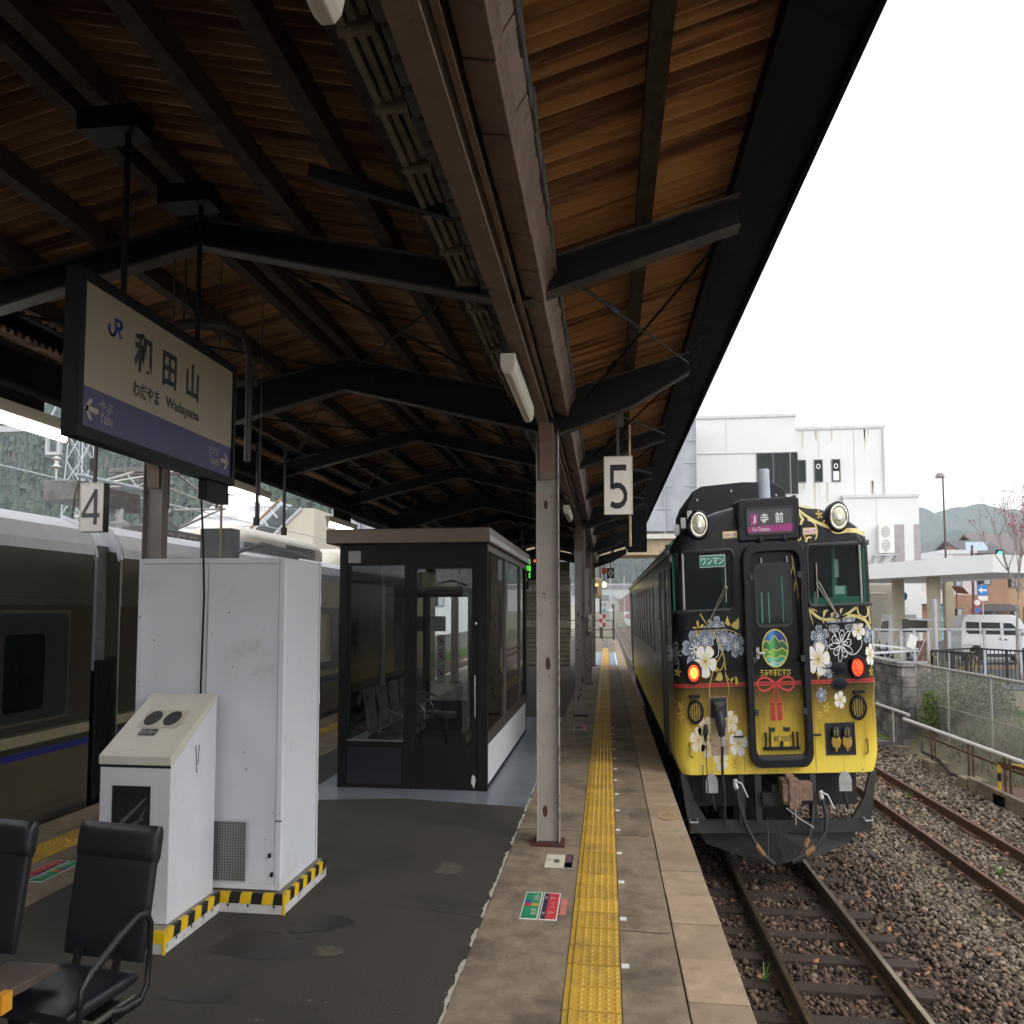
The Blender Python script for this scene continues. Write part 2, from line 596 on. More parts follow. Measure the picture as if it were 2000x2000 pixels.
# ---------------------------------------------------------------- floor stickers
X, Y, Z = (1, 0, 0), (0, 1, 0), (0, 0, 1)
NX, NY = (-1, 0, 0), (0, -1, 0)
def sticker(name, label, x0, x1, y0, y1, fields, letters, border='white_print', zb=.003):
    t = thing(name, label, 'sticker', ((x0 + x1) / 2, (y0 + y1) / 2, .001))
    b = MB(); b.box(x0, x1, y0, y1, .001, zb); b.build('border', border, t)
    for (a0, a1, c0, c1, m) in fields:
        b = MB(); b.box(a0, a1, c0, c1, zb, zb + .0015); b.build('field', m, t)
    for (s, x, y, w, h, m) in letters:      # letters read towards the track edge (upwards = -x)
        lettering(s, (x, y, zb + .003), NY, X, w, h, m, t)
    return t
def boarding(dx, dy, sg, which):
    x = lambda v: dx + sg * v
    def F(a, b_, c0, c1, m): return (min(x(a), x(b_)), max(x(a), x(b_)), c0 + dy, c1 + dy, m)
    r_ = NY if sg > 0 else Y
    t = thing('floor_sticker', 'green and red boarding position sticker ' + which, 'sticker', (x(-.555), 6.31 + dy, .001), group='boarding position stickers')
    for a, b_ in ((-.705, -.563), (-.551, -.409)):
        f = F(a, b_, 6.03, 6.60, '')
        b = MB(); b.box(f[0], f[1], f[2], f[3], .001, .003); b.build('border', 'white_print', t)
    for a, b_, c0, c1, m in ((-.697, -.571, 6.045, 6.585, 'green_print'), (-.543, -.504, 6.045, 6.585, 'navy_print'), (-.504, -.417, 6.045, 6.585, 'red_print'),
                             (-.69, -.64, 6.29, 6.35, 'red_print'), (-.632, -.578, 6.29, 6.35, 'ochre_print'), (-.69, -.645, 6.355, 6.40, 'blue_print')):
        f = F(a, b_, c0, c1, m)
        b = MB(); b.box(f[0], f[1], f[2], f[3], .003, .0042 if m in ('green_print', 'navy_print') or a in (-.504,) else .0052); b.build('field', m, t)
    xv = (sg, 0, 0)
    lettering('特急', (x(-.605), 6.47 + dy, .006), r_, xv, .13, .045, 'cream_print', t)
    lettering('乗車', (x(-.605), 6.17 + dy, .006), r_, xv, .13, .045, 'cream_print', t)
    lettering('△', (x(-.46), 6.47 + dy, .006), r_, xv, .05, .045, 'cream_print', t)
    lettering('△', (x(-.46), 6.17 + dy, .006), r_, xv, .05, .045, 'cream_print', t)
    lettering('1・2', (x(-.46), 6.32 + dy, .006), r_, xv, .10, .035, 'cream_print', t)
    lettering('号車', (x(-.523), 6.48 + dy, .006), r_, xv, .05, .022, 'white_print', t)
    lettering('号車', (x(-.523), 6.15 + dy, .006), r_, xv, .05, .022, 'white_print', t)
boarding(0, 0, 1, 'beside the near tactile tiles')
boarding(-5.74, .25, -1, 'behind the black chairs near the dark train')
b = MB(); b.box(-.395, -.345, 6.14, 6.47, .001, .004)
tag(b.build('floor_sticker', 'pink_print'), 'plain faded pink floor sticker next to the red boarding sticker', 'sticker')
sticker('floor_sticker', 'cream floor sticker with dark red band in front of the steel column', -.606, -.338, 7.24, 7.62,
        [(-.42, -.34, 7.245, 7.615, 'navy_print'), (-.415, -.355, 7.26, 7.375, 'red_print')],
        [('乗', -.50, 7.42, .12, .06, 'black_print'), ('三', -.575, 7.45, .08, .03, 'black_print'), ('足元', -.385, 7.49, .16, .05, 'pink_print')], border='cream_print')
sticker('floor_sticker', 'small dark and red sticker far down the platform by the second column', -.70, -.45, 15.5, 16.05, [(-.55, -.46, 15.55, 16.0, 'red_print'), (-.69, -.55, 15.55, 16.0, 'navy_print')], [])

# ================================================================ tracks
def rail_profile(cx, top):
    h = .15
    return [(cx - .062, top - h), (cx + .062, top - h), (cx + .062, top - h + .012), (cx + .012, top - h + .03), (cx + .010, top - .04), (cx + .033, top - .032),
            (cx + .033, top - .006), (cx + .026, top), (cx - .026, top), (cx - .033, top - .006), (cx - .033, top - .032), (cx - .010, top - .04), (cx - .012, top - h + .03), (cx - .062, top - h + .012)]
def track(cx, top, y0, y1, railm, nsl, sl_y0, label, skip=0, half=1.05, sp=.68):
    t = thing('railway_track', None, None, (cx, y0, top - .15), kind='structure')
    for s in (-1, 1):
        b = MB(); b.prism(rail_profile(cx + s * .562, top), 'y', y0, y1); b.build('rail', railm, t)
    b = MB(); b.box(cx - half, cx + half, -.1, .1, top - .26, top - .132); s0 = b.build('sleeper', 'sleeper_wood', t, bevel=.01)
    s0.location.y += sl_y0
    for i in range(1, nsl):
        dup(s0, random.uniform(-.03, .03), sp * i + random.uniform(-.02, .02), random.uniform(-.006, .004))
    b = MB(); pb = 0
    for i in range(nsl):
        for s in (-1, 1):
            for e in (-1, 1):
                xx = cx + s * .562 + e * .085
                b.box(xx - .02, xx + .02, sl_y0 + sp * i - .025, sl_y0 + sp * i + .025, top - .14, top - .105)
    o = b.build('spikes', 'rail_rust', t); o['kind'] = 'stuff'
    return t
track(2.43, -.95, -3, 420, 'rail_steel', 56, 5.3, '')
track(6.05, -.97, -3, 200, 'rail_rust', 44, 5.1, '')
track(-7.98, -.95, -6, 120, 'rail_steel', 10, 5.0, '')
b = MB(); b.box(.84, 8.3, -30, 190, -1.3, -1.135); struct(b.build('ballast_bed', 'ballast_base'))
b = MB(); b.box(-11, -6.32, -30, 120, -1.3, -1.125); struct(b.build('ballast_bed', 'ballast_base'))

# loose ballast: thousands of small stones nobody could count
def stone_mat():
    m = bpy.data.materials.new('ballast_stone')
    m.use_nodes = True
    t = m.node_tree
    b_ = t.nodes['Principled BSDF']
    b_.inputs['Roughness'].default_value = .82
    g = t.nodes.new('ShaderNodeNewGeometry')
    r1 = t.nodes.new('ShaderNodeValToRGB')
    e = r1.color_ramp.elements
    e[0].color = (.034, .022, .018, 1); e[1].color = (.22, .165, .12, 1)
    for p_, c_ in ((.35, (.075, .042, .027, 1)), (.7, (.115, .068, .044, 1)), (.93, (.20, .13, .09, 1))):
        q = e.new(p_); q.color = c_
    r2 = t.nodes.new('ShaderNodeValToRGB')
    e = r2.color_ramp.elements
    e[0].color = (.085, .065, .045, 1); e[1].color = (.36, .30, .235, 1)
    for p_, c_ in ((.4, (.165, .125, .085, 1)), (.75, (.235, .18, .125, 1))):
        q = e.new(p_); q.color = c_
    sx = t.nodes.new('ShaderNodeSeparateXYZ')
    nz = t.nodes.new('ShaderNodeTexNoise'); nz.inputs['Scale'].default_value = .9
    ad = t.nodes.new('ShaderNodeMath'); ad.operation = 'MULTIPLY_ADD'; ad.inputs[1].default_value = 2.2
    mr = t.nodes.new('ShaderNodeMapRange'); mr.inputs[1].default_value = 4.7; mr.inputs[2].default_value = 6.1
    mx_ = t.nodes.new('ShaderNodeMix'); mx_.data_type = 'RGBA'
    L = t.links.new
    L(g.outputs['Random Per Island'], r1.inputs[0]); L(g.outputs['Random Per Island'], r2.inputs[0])
    L(g.outputs['Position'], sx.inputs[0]); L(g.outputs['Position'], nz.inputs['Vector'])
    L(nz.outputs['Fac'], ad.inputs[0]); L(sx.outputs['X'], ad.inputs[2]); L(ad.outputs[0], mr.inputs[0])
    L(mr.outputs[0], mx_.inputs[0]); L(r1.outputs[0], mx_.inputs[6]); L(r2.outputs[0], mx_.inputs[7])
    L(mx_.outputs[2], b_.inputs['Base Color'])
    MATS['ballast_stone'] = m
    return m
stone_mat()
def stones(regions, seed, zf):
    rng = np.random.default_rng(seed)
    base = np.array([(1, 0, 0), (-1, 0, 0), (0, 1, 0), (0, -1, 0), (0, 0, 1), (0, 0, -1), (.62, .62, .55), (-.62, .6, .5), (.6, -.62, .52), (-.6, -.6, .55)], float)
    fb = np.array([(0, 6, 8), (0, 2, 6), (2, 7, 6), (2, 1, 7), (1, 9, 7), (1, 3, 9), (3, 8, 9), (3, 0, 8), (4, 6, 7), (4, 7, 9), (4, 9, 8), (4, 8, 6), (0, 5, 2), (2, 5, 1), (1, 5, 3), (3, 5, 0)])
    P = []; SZ = []
    for (x0, x1, y0, y1, dens, s0, s1) in regions:
        n = int((x1 - x0) * (y1 - y0) * dens)
        p = np.stack([rng.uniform(x0, x1, n), rng.uniform(y0, y1, n)], 1)
        P.append(p); SZ.append(rng.uniform(s0, s1, n) * rng.choice([.7, 1, 1, 1.35], n))
    P = np.concatenate(P); SZ = np.concatenate(SZ)
    keep = np.ones(len(P), bool)
    for rx in (1.868, 2.992, 5.488, 6.612, -7.418, -8.542):
        keep &= np.abs(P[:, 0] - rx) > .075
    P = P[keep]; SZ = SZ[keep]
    n = len(P)
    ang = rng.uniform(0, 2 * pi, n)
    sc = np.stack([SZ, SZ * rng.uniform(.6, 1, n), SZ * rng.uniform(.45, .8, n)], 1)
    v = base[None] * (1 + rng.uniform(-.22, .22, (n, 10, 1))) * sc[:, None, :]
    c, s = np.cos(ang), np.sin(ang)
    x = v[:, :, 0] * c[:, None] - v[:, :, 1] * s[:, None]
    y = v[:, :, 0] * s[:, None] + v[:, :, 1] * c[:, None]
    tilt = rng.uniform(-.5, .5, n)
    z = v[:, :, 2] * np.cos(tilt)[:, None] + x * np.sin(tilt)[:, None]
    zz = zf(P[:, 0], P[:, 1]) + rng.uniform(-.012, .018, n)
    V = np.stack([x + P[:, 0, None], y + P[:, 1, None], (z + zz[:, None]) * VS], 2).reshape(-1, 3)
    F = (fb[None] + (np.arange(n) * 10)[:, None, None]).reshape(-1, 3)
    me = bpy.data.meshes.new('ballast')
    me.vertices.add(len(V)); me.vertices.foreach_set('co', V.ravel())
    me.loops.add(len(F) * 3); me.loops.foreach_set('vertex_index', F.ravel())
    me.polygons.add(len(F)); me.polygons.foreach_set('loop_start', np.arange(len(F)) * 3)
    me.polygons.foreach_set('loop_total', np.full(len(F), 3))
    me.update(calc_edges=True)
    me.materials.append(MATS['ballast_stone'])
    o = bpy.data.objects.new('ballast', me)
    COL.objects.link(o)
    return tag(o, 'loose brown and grey ballast stones around the rails', 'ballast', kind='stuff')
stones([(.86, 4.6, 5.5, 9.5, 560, .022, .042), (.86, 4.8, 9.5, 14, 380, .024, .045), (4.4, 8.4, 8, 15, 330, .022, .042), (3.7, 8.6, 15, 22, 190, .026, .05), (3.7, 9, 22, 34, 70, .03, .06)],
       3, lambda x, y: -1.126 + 0 * x + np.where(x > 3.7, .022, 0) - np.where((x > 5) & (x < 7.1), .018, 0) + .008 * np.sin(x * 1.7) * np.sin(y * .9))

# fallen leaves
mat('leaf_brown', (.30, .13, .06), .7, var=.5, vs=9)
rng = random.Random(5)
b = MB()
for i in range(900):
    x = rng.choice([rng.uniform(3.6, 8.6), rng.gauss(6.5, .25), rng.gauss(5.6, .3), rng.uniform(1, 4.6)])
    y = rng.uniform(7, 26)
    a = rng.uniform(0, 6.28); s = rng.uniform(.022, .05)
    z = -1.06 + rng.uniform(0, .02)
    c_, d_ = cos(a) * s, sin(a) * s
    t_ = rng.uniform(-.4, .4) * s
    b.add([(x - c_, y - d_, z), (x + d_ * .6, y - c_ * .6, z + t_), (x + c_, y + d_, z + .3 * s), (x - d_ * .6, y + c_ * .6, z - t_)], [(0, 1, 2, 3)])
tag(b.build('fallen_leaves', 'leaf_brown'), 'dry reddish fallen leaves scattered over the siding', 'leaves', kind='stuff')
# weeds beside the near rail
mat('weed_green', (.12, .26, .04), .55, var=.3, vs=9)
def tuft(x, y, z, n, h, label, seed):
    rg = random.Random(seed)
    b = MB()
    for i in range(n):
        a = rg.uniform(0, 6.28); l = h * rg.uniform(.5, 1.1); w = .008
        dx, dy = cos(a), sin(a)
        pts = [(x + dx * l * t * .6, y + dy * l * t * .6, z + l * (t - .45 * t * t)) for t in (0, .35, .7, 1)]
        vs = []
        for k, p in enumerate(pts):
            ww = w * (1 - k / 3.4)
            vs += [(p[0] - dy * ww, p[1] + dx * ww, p[2]), (p[0] + dy * ww, p[1] - dx * ww, p[2])]
        b.add(vs, [(0, 1, 3, 2), (2, 3, 5, 4), (4, 5, 7, 6)])
    return tag(b.build('weed', 'weed_green'), label, 'weed')
tuft(1.68, 8.75, -1.1, 14, .22, 'small green weed tuft by the near rail below the platform edge', 1)
tuft(1.76, 9.55, -1.1, 8, .16, 'thin green grass sprig leaning over the near rail', 2)
tuft(6.35, 17.2, -1.05, 16, .22, 'grassy weed growing inside the rusty siding rails', 3)
tuft(5.85, 12.4, -1.05, 22, .2, 'dry weed clump against the rusty siding rail at right', 4)

# ================================================================ platform canopy
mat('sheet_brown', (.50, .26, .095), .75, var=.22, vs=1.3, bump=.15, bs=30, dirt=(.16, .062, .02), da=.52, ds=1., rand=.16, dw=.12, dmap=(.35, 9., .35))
mat('sheet_shaded', (.26, .135, .055), .8, var=.25, vs=1.3, bump=.15, bs=30, dirt=(.08, .033, .013), da=.54, ds=1., rand=.2, dw=.14, dmap=(.35, 9., .35))  # darker copy of sheet_brown: light falloff under the roof put into the colour
mat('steel_dark', (.013, .011, .009), .65, .0, spec=.2, var=.3, vs=4, bump=.2, bs=40)
mat('beam_brown', (.19, .125, .085), .6, .1, var=.2, vs=3, bump=.15, bs=40, dirt=(.08, .045, .03), da=.42, ds=5)
mat('purlin_wood', (.055, .04, .03), .8, spec=.2, var=.35, vs=9, bump=.5, bs=35, dirt=(.03, .02, .015), da=.45, ds=12)
mat('column_paint', (.33, .295, .26), .5, var=.12, vs=2.5, bump=.12, bs=50, dirt=(.10, .035, .02), da=.335, ds=7, streak=False, dw=.04)
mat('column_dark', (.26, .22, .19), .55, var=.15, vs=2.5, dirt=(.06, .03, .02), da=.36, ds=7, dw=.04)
mat('rust_patch', (.07, .022, .015), .8, var=.3, vs=20, bump=.3)
mat('gutter_tin', (.21, .135, .10), .5, .35, var=.2, vs=4, dirt=(.09, .05, .035), da=.4, ds=9)
mat('slate_grey', (.07, .066, .06), .8, var=.35, vs=14, bump=.6, bs=30)
mat('soffit_black', (.004, .004, .005), .7, var=.2, spec=.1)
mat('lamp_white', (.62, .57, .46), .45, var=.06, vs=6, dirt=(.35, .27, .17), da=.36, ds=9)
mat('tube_lit', (1., .97, .86), emit=9.)
mat('conduit', (.05, .045, .04), .5, .3)

RX, VR, VL = -2.87, -.62, -5.12
FR = [1.9, 4.95, 7.97, 11.17, 14.37, 17.55, 21.3, 25.1, 29.2, 33.4]
Y0R, Y1R = .4, 33.7
cn = thing('platform_canopy', 'long dark gabled platform roof on steel columns with corrugated brown sheets', 'canopy', (RX, 17, 0))
def zr(x):            # top of the rafters
    if x > VR: return 3.14 + .19 * (x - VR)
    if x > RX: return 3.49 - .35 * (x - RX) / (VR - RX)
    if x > VL: return 3.49 - .35 * (RX - x) / (RX - VL)
    return 3.14 + .19 * (VL - x)
# rafters: deep welded plates on the column lines, shallow ones between, with lighter flanges
def rafter(deep):
    if deep:
        half = [(RX, 3.262), (RX + .25, 3.222), (VR, 2.885), (VR + .14, 2.88), (.25, 3.05), (.88, 3.29)]
    else:
        half = [(RX, 3.362), (RX + .12, 3.345), (VR, 3.005), (VR + .1, 3.01), (.25, 3.17), (.88, 3.297)]
    ml = half[:-1] + [(.55, half[-2][1] + (half[-1][1] - half[-2][1]) * .3 / .63)]
    bot = [(2 * RX - x, z) for x, z in reversed(ml[1:])] + half
    top = [(2 * RX - .55, zr(.55)), (VL, zr(VL)), (RX, zr(RX)), (VR, zr(VR)), (.88, zr(.88))]
    b = MB(); b.prism(bot + list(reversed(top)), 'y', -.006, .006)
    r0 = b.build('rafter', 'steel_dark', cn)
    fl = []
    for line, z0, z1, w in ((bot, -.011, 0, .055), (top, 0, .01, .05)):
        b = MB()
        for (xa, za), (xb, zb) in zip(line[:-1], line[1:]):
            b.add([(xa, -w, za + z1), (xb, -w, zb + z1), (xb, w, zb + z1), (xa, w, za + z1), (xa, -w, za + z0), (xb, -w, zb + z0), (xb, w, zb + z0), (xa, w, za + z0)],
                  [(0, 1, 2, 3), (7, 6, 5, 4), (0, 4, 5, 1), (2, 6, 7, 3)])
        fl.append(b.build('rafter_flange', mat('flange_grey', (.06, .05, .04), .6, .0, var=.3, vs=5), r0))
    return r0, fl
cols = [7.97, 17.55, 25.1, 33.3]
protos = {}
for y in FR:
    deep = any(abs(y - c) < .3 for c in cols)
    if deep not in protos:
        protos[deep] = rafter(deep)
        protos[deep][0].location.y = y
        continue
    r0, fl = protos[deep]
    d = dup(r0, 0, y - r0.location.y)
    for f in fl:
        e = f.copy(); COL.objects.link(e); e.parent = d
# longitudinal valley beams on the columns
for vx in (VR, VL):
    b = MB()
    b.box(vx - .085, vx + .035, Y0R, Y1R, 2.915, 2.928)
    b.box(vx - .006, vx + .006, Y0R, Y1R, 2.928, 3.12)
    b.box(vx - .085, vx + .035, Y0R, Y1R, 3.12, 3.132)
    b.box(vx - .082, vx - .07, Y0R, Y1R, 2.928, 2.99)
    b.box(vx + .045, vx + .075, Y0R, Y1R, 2.975, 2.985)
    b.build('valley_beam', 'beam_brown' if vx == VR else 'steel_dark', cn)
# purlins
for px_, w in ((-1.48, .10), (-2.1, .10), (-2.76, .10), (-2.98, .10), (-3.64, .1), (-4.26, .1), (.26, .10), (-5.9, .1), (-1.12, .05), (-4.62, .05)):
    z = zr(px_) + .012
    b = MB()
    b.box(px_ - w / 2, px_ + w / 2, Y0R, Y1R, z, z + .012)
    b.box(px_ - w / 2, px_ - w / 2 + .012, Y0R, Y1R, z + .012, z + .10)
    b.box(px_ + w / 2 - .012, px_ + w / 2, Y0R, Y1R, z + .012, z + .10)
    b.build('purlin', 'purlin_wood', cn)
# corrugated roofing sheets, each slope laid in overlapping sheets
PW = .092
def sheet(xa, xb, w=.86):
    b = MB()
    n = int(w / PW * 6)
    xs_ = [xa + (xb - xa) * i / 3 for i in range(4)]
    vs = []
    for j in range(n + 1):
        y = w * j / n
        dz = .02 * sin(2 * pi * y / PW)
        vs += [(x, y, zr(x) + .128 + dz) for x in xs_]
    fs = []
    for j in range(n):
        for i in range(3):
            a = j * 4 + i
            fs.append((a, a + 1, a + 5, a + 4))
    b.add(vs, fs)
    return b
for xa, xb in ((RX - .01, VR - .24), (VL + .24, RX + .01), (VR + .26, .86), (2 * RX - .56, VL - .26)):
    s0 = sheet(xa, xb).build('roof_sheet', 'sheet_brown', cn, smooth=True) if xa > VR else sheet(xa, xb).build('roof_sheet', 'sheet_shaded', cn, smooth=True)
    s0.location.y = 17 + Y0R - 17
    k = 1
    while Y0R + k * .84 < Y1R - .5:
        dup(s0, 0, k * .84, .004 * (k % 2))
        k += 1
b = MB()
b.add([(2 * RX - .58, Y0R - 30, 3.58), (VL, Y0R - 30, 3.36), (RX, Y0R - 30, 3.74), (VR, Y0R - 30, 3.36), (1.31, Y0R - 30, 3.70),
       (2 * RX - .58, Y1R, 3.58), (VL, Y1R, 3.36), (RX, Y1R, 3.74), (VR, Y1R, 3.36), (1.31, Y1R, 3.70)],
      [(0, 1, 6, 5), (1, 2, 7, 6), (2, 3, 8, 7), (3, 4, 9, 8)])
b.build('roof_deck', 'soffit_black', cn)
# eave soffit boards and fascia
b = MB()
za, zb = zr(.83) + .02, zr(1.27) + .02
b.add([(.83, Y0R, za), (1.27, Y0R, zb), (1.27, Y1R, zb), (.83, Y1R, za), (.83, Y0R, za + .08), (1.27, Y0R, zb + .08), (1.27, Y1R, zb + .08), (.83, Y1R, za + .08)],
      [(0, 3, 2, 1), (4, 5, 6, 7), (0, 1, 5, 4), (1, 2, 6, 5), (2, 3, 7, 6), (3, 0, 4, 7)])
b.build('eave_board', 'soffit_black', cn)
b = MB(); b.box(1.275, 1.31, Y0R - 30, Y1R, 3.50, 3.69); b.build('fascia', 'soffit_black', cn)
b = MB(); b.box(2 * RX - .62, 2 * RX - .585, Y0R - 30, Y1R, 3.36, 3.57); b.build('fascia', 'soffit_black', cn)
# gutter casing along the right beam: overlapping tin covers, slate closure strip
b = MB()
prof = [(-.535, 3.02), (-.40, 3.0), (-.375, 3.08), (-.33, 3.13), (-.325, 3.15), (-.54, 3.15)]
b.prism(prof, 'y', 0, .435)
g0 = b.build('gutter_cover', 'gutter_tin', cn, bevel=.006)
g0.location.y = .92
for i in range(1, 73):
    dup(g0, random.uniform(-.004, .004), .447 * i, random.uniform(-.004, .004))
b = MB(); b.box(-.37, -.315, 0, .165, 3.13, 3.21); q0 = b.build('closure_block', 'slate_grey', cn, bevel=.008)
q0.location.y = .9
for i in range(1, 170):
    dup(q0, random.uniform(-.006, .006), .17 * i, random.uniform(-.006, .006))
# left of the beam: timber laths and blocks under the sheet ends
b = MB()
for k in range(3):
    b.box(-1.0 + k * .045, -.968 + k * .045, .0, .40, 3.10 + .012 * k, 3.12 + .012 * k)
b.box(-1.01, -.86, .41, .44, 3.09, 3.15)
l0 = b.build('lath_panel', mat('lath_wood', (.16, .135, .085), .8, var=.3, vs=10), cn)
l0.location.y = .9
for i in range(1, 73):
    dup(l0, random.uniform(-.006, .006), .447 * i, random.uniform(-.006, .006))
b = MB(); b.box(-.83, -.765, 0, .15, 3.06, 3.15); q1 = b.build('closure_block', 'slate_grey', cn, bevel=.008)
q1.location.y = .9
for i in range(1, 170):
    dup(q1, random.uniform(-.008, .008), .17 * i, random.uniform(-.008, .008))
b = MB(); b.box(-1.03, -.86, Y0R, Y1R, 3.165, 3.19); b.box(-.855, -.72, Y0R, Y1R, 3.155, 3.18); b.build('valley_lining', 'soffit_black', cn)
# cross bar from beam to purlin near the camera
b = MB(); b.beam((-.72, 4.02, 3.07), (-1.62, 3.86, 3.24), .05, .05); b.build('cross_bar', 'steel_dark', cn)
# diagonal rods with turnbuckles
def brace(p, q):
    b = MB(); b.cyl(p, q, .009, 6); o = b.build('brace_rod', 'steel_dark', cn)
    P, Q = Vector(p), Vector(q)
    c = P.lerp(Q, .25); d = (Q - P).normalized()
    b = MB(); b.tube([c - d * .13, c - d * .09, c, c + d * .09, c + d * .13], [.009, .022, .024, .022, .009], 6); b.build('turnbuckle', 'steel_dark', o)
for k in range(1, 5):
    ya, yb = FR[k] + .1, FR[k + 1] - .1
    brace((-.20, ya, 3.12), (.86, yb, 3.34)); brace((-.20, yb, 3.12), (.86, ya, 3.34))
    brace((-2.7, ya, 3.42), (-.95, yb, 3.16)); brace((-.95, ya, 3.16), (-2.7, yb, 3.42))
    brace((-3.05, ya, 3.42), (-4.8, yb, 3.16)); brace((-4.8, ya, 3.16), (-3.05, yb, 3.42))
# columns: H sections, web facing along the platform
def column(cx, y, m):
    b = MB(); b.box(cx - .110, cx + .110, y - .005, y + .005, .02, 2.9); o = b.build('column', m, cn)
    for s in (-1, 1):
        x0, x1 = sorted((cx + s * .110, cx + s * .119))
        b = MB(); b.box(x0, x1, y - .06, y + .06, .02, 2.9); b.build('flange', m, o, bevel=.002)
    b = MB(); b.box(cx - .17, cx + .17, y - .12, y + .12, .001, .02); b.build('base_plate', 'rust_patch', o)
    b = MB()       # curved haunch under the beam
    for s in (-1, 1):
        pts = [(y + s * .06, 2.55), (y + s * .075, 2.68), (y + s * .14, 2.80), (y + s * .30, 2.914), (y + s * .06, 2.914)]
        b.prism(pts, 'x', cx - .075, cx + .075)
    b.build('haunch', 'beam_brown', o)
    return o
for i, y in enumerate(cols):
    o = column(VR, y, 'column_paint')
    if i == 0:
        rg = random.Random(3)
        def patch(cx, cz, rx, rz):
            b = MB(); n = 14
            b.add([(cx + rx * cos(2 * pi * k / n) * rg.uniform(.85, 1.1), y - .0075, cz + rz * sin(2 * pi * k / n) * rg.uniform(.85, 1.1)) for k in range(n)], [tuple(reversed(range(n)))])
            b.build('rust_spot', 'rust_patch', o)
        patch(-.62, 1.245, .028, .048); patch(-.655, .225, .026, .04); patch(-.64, 2.37, .02, .035)
        for k in range(13):
            patch(rg.uniform(-.72, -.53), rg.uniform(.1, 2.0), rg.uniform(.002, .006), rg.uniform(.003, .009))
        b = MB()
        for k in range(46):
            z = rg.uniform(.05, 2.6); h = rg.uniform(.01, .05)
            for s in (-1, 1):
                if rg.random() < .6:
                    x = VR + s * .1205
                    b.box(min(x, x - s * .004), max(x, x - s * .004), y - .062, y - .0605 + rg.uniform(0, .004), z, z + h)
        b.build('flaking_edge', 'rust_patch', o)['kind'] = 'stuff'
    else:
        rg = random.Random(20 + i)
        for k in range(14):
            b = MB(); n = 9
            cx, cz = rg.uniform(-.70, -.54), rg.uniform(.2, 1.9); rx, rz = rg.uniform(.004, .022), rg.uniform(.01, .05)
            b.add([(cx + rx * cos(2 * pi * q / n), y - .0075, cz + rz * sin(2 * pi * q / n)) for q in range(n)], [tuple(reversed(range(n)))])
            b.build('rust_spot', 'rust_patch', o)
for y in cols:
    column(VL, y, 'column_dark')
column(VL, -1.2, 'column_dark'); column(VR, -1.2, 'column_paint')

# ---------------------------------------------------------------- lamps
def batten(x, y0, y1, z, lit, label, grp):
    t = thing('batten_lamp', label, 'lamp', (x, (y0 + y1) / 2, z), group=grp)
    r_ = .05
    prof = [(x - .052, z + .06), (x - .052, z + .015), (x - .042, z - .018), (x - .02, z - .036), (x + .02, z - .036), (x + .042, z - .018), (x + .052, z + .015), (x + .052, z + .06)]
    b = MB(); b.prism(prof, 'y', y0, y1); b.build('housing', 'lamp_white', t, bevel=.006)
    b = MB(); b.prism([(x - .056, z + .062), (x - .056, z + .012), (x - .044, z - .022), (x - .02, z - .041), (x + .02, z - .041), (x + .044, z - .022), (x + .056, z + .012), (x + .056, z + .062)], 'y', y0 - .05, y0 + .003); b.build('end_cap', 'lamp_white', t, bevel=.006)
    b = MB(); b.box(x - .04, x + .04, y0 + .2, y1 - .2, z + .06, 2.915); b.build('mount', 'steel_dark', t)
    return t
batten(-.80, .8, 2.03, 2.80, False, 'white batten lamp at the top edge of the picture, nearest of the beam lamps', 'beam lamps')
batten(-.70, 5.35, 6.75, 2.80, False, 'unlit white batten lamp under the beam just before the near steel column', 'beam lamps')
batten(-.70, 13.3, 14.6, 2.80, False, 'small unlit batten lamp on the beam beyond the near steel column', 'beam lamps')
batten(-.70, 21.0, 22.3, 2.80, False, 'tiny unlit batten lamp far along the beam', 'beam lamps')
def tubelamp(x, y0, y1, z, label):
    t = thing('tube_lamp', label, 'lamp', (x, (y0 + y1) / 2, z), group='lit tubes along the left eave')
    b = MB(); b.prism([(x - .05, z + .10), (x - .03, z + .035), (x + .03, z + .035), (x + .05, z + .10)], 'y', y0, y1); b.build('housing', 'lamp_white', t)
    b = MB(); b.cyl((x, y0 + .02, z), (x, y1 - .02, z), .030, 12); b.build('tube', 'tube_lit', t, smooth=True)
    b = MB(); b.box(x - .02, x + .02, y0 - .01, y0 + .02, z - .03, z + .05); b.build('socket', 'lamp_white', t)
    b = MB(); b.box(x - .02, x + .02, y1 - .02, y1 + .01, z - .03, z + .05); b.build('socket', 'lamp_white', t)
    b = MB(); b.box(x - .012, x + .012, y0 + .3, y1 - .3, z + .1, 2.915); b.build('mount', 'steel_dark', t)
tubelamp(-5.0, 4.9, 6.36, 2.69, 'bright lit tube lamp at the left edge of the picture beside the station sign')
tubelamp(-5.0, 8.9, 10.6, 2.69, 'lit tube lamp below the right end of the station sign')
tubelamp(-5.0, 13.0, 14.5, 2.66, 'small lit tube lamp above the left corner of the waiting room')
# conduit along the left eave beam
b = MB(); b.tube([(-4.96, .5, 2.88), (-4.96, 33, 2.88)], .02, 8)
tag(b.build('conduit_pipe', 'conduit'), 'dark conduit running along the left eave beam', 'pipe')

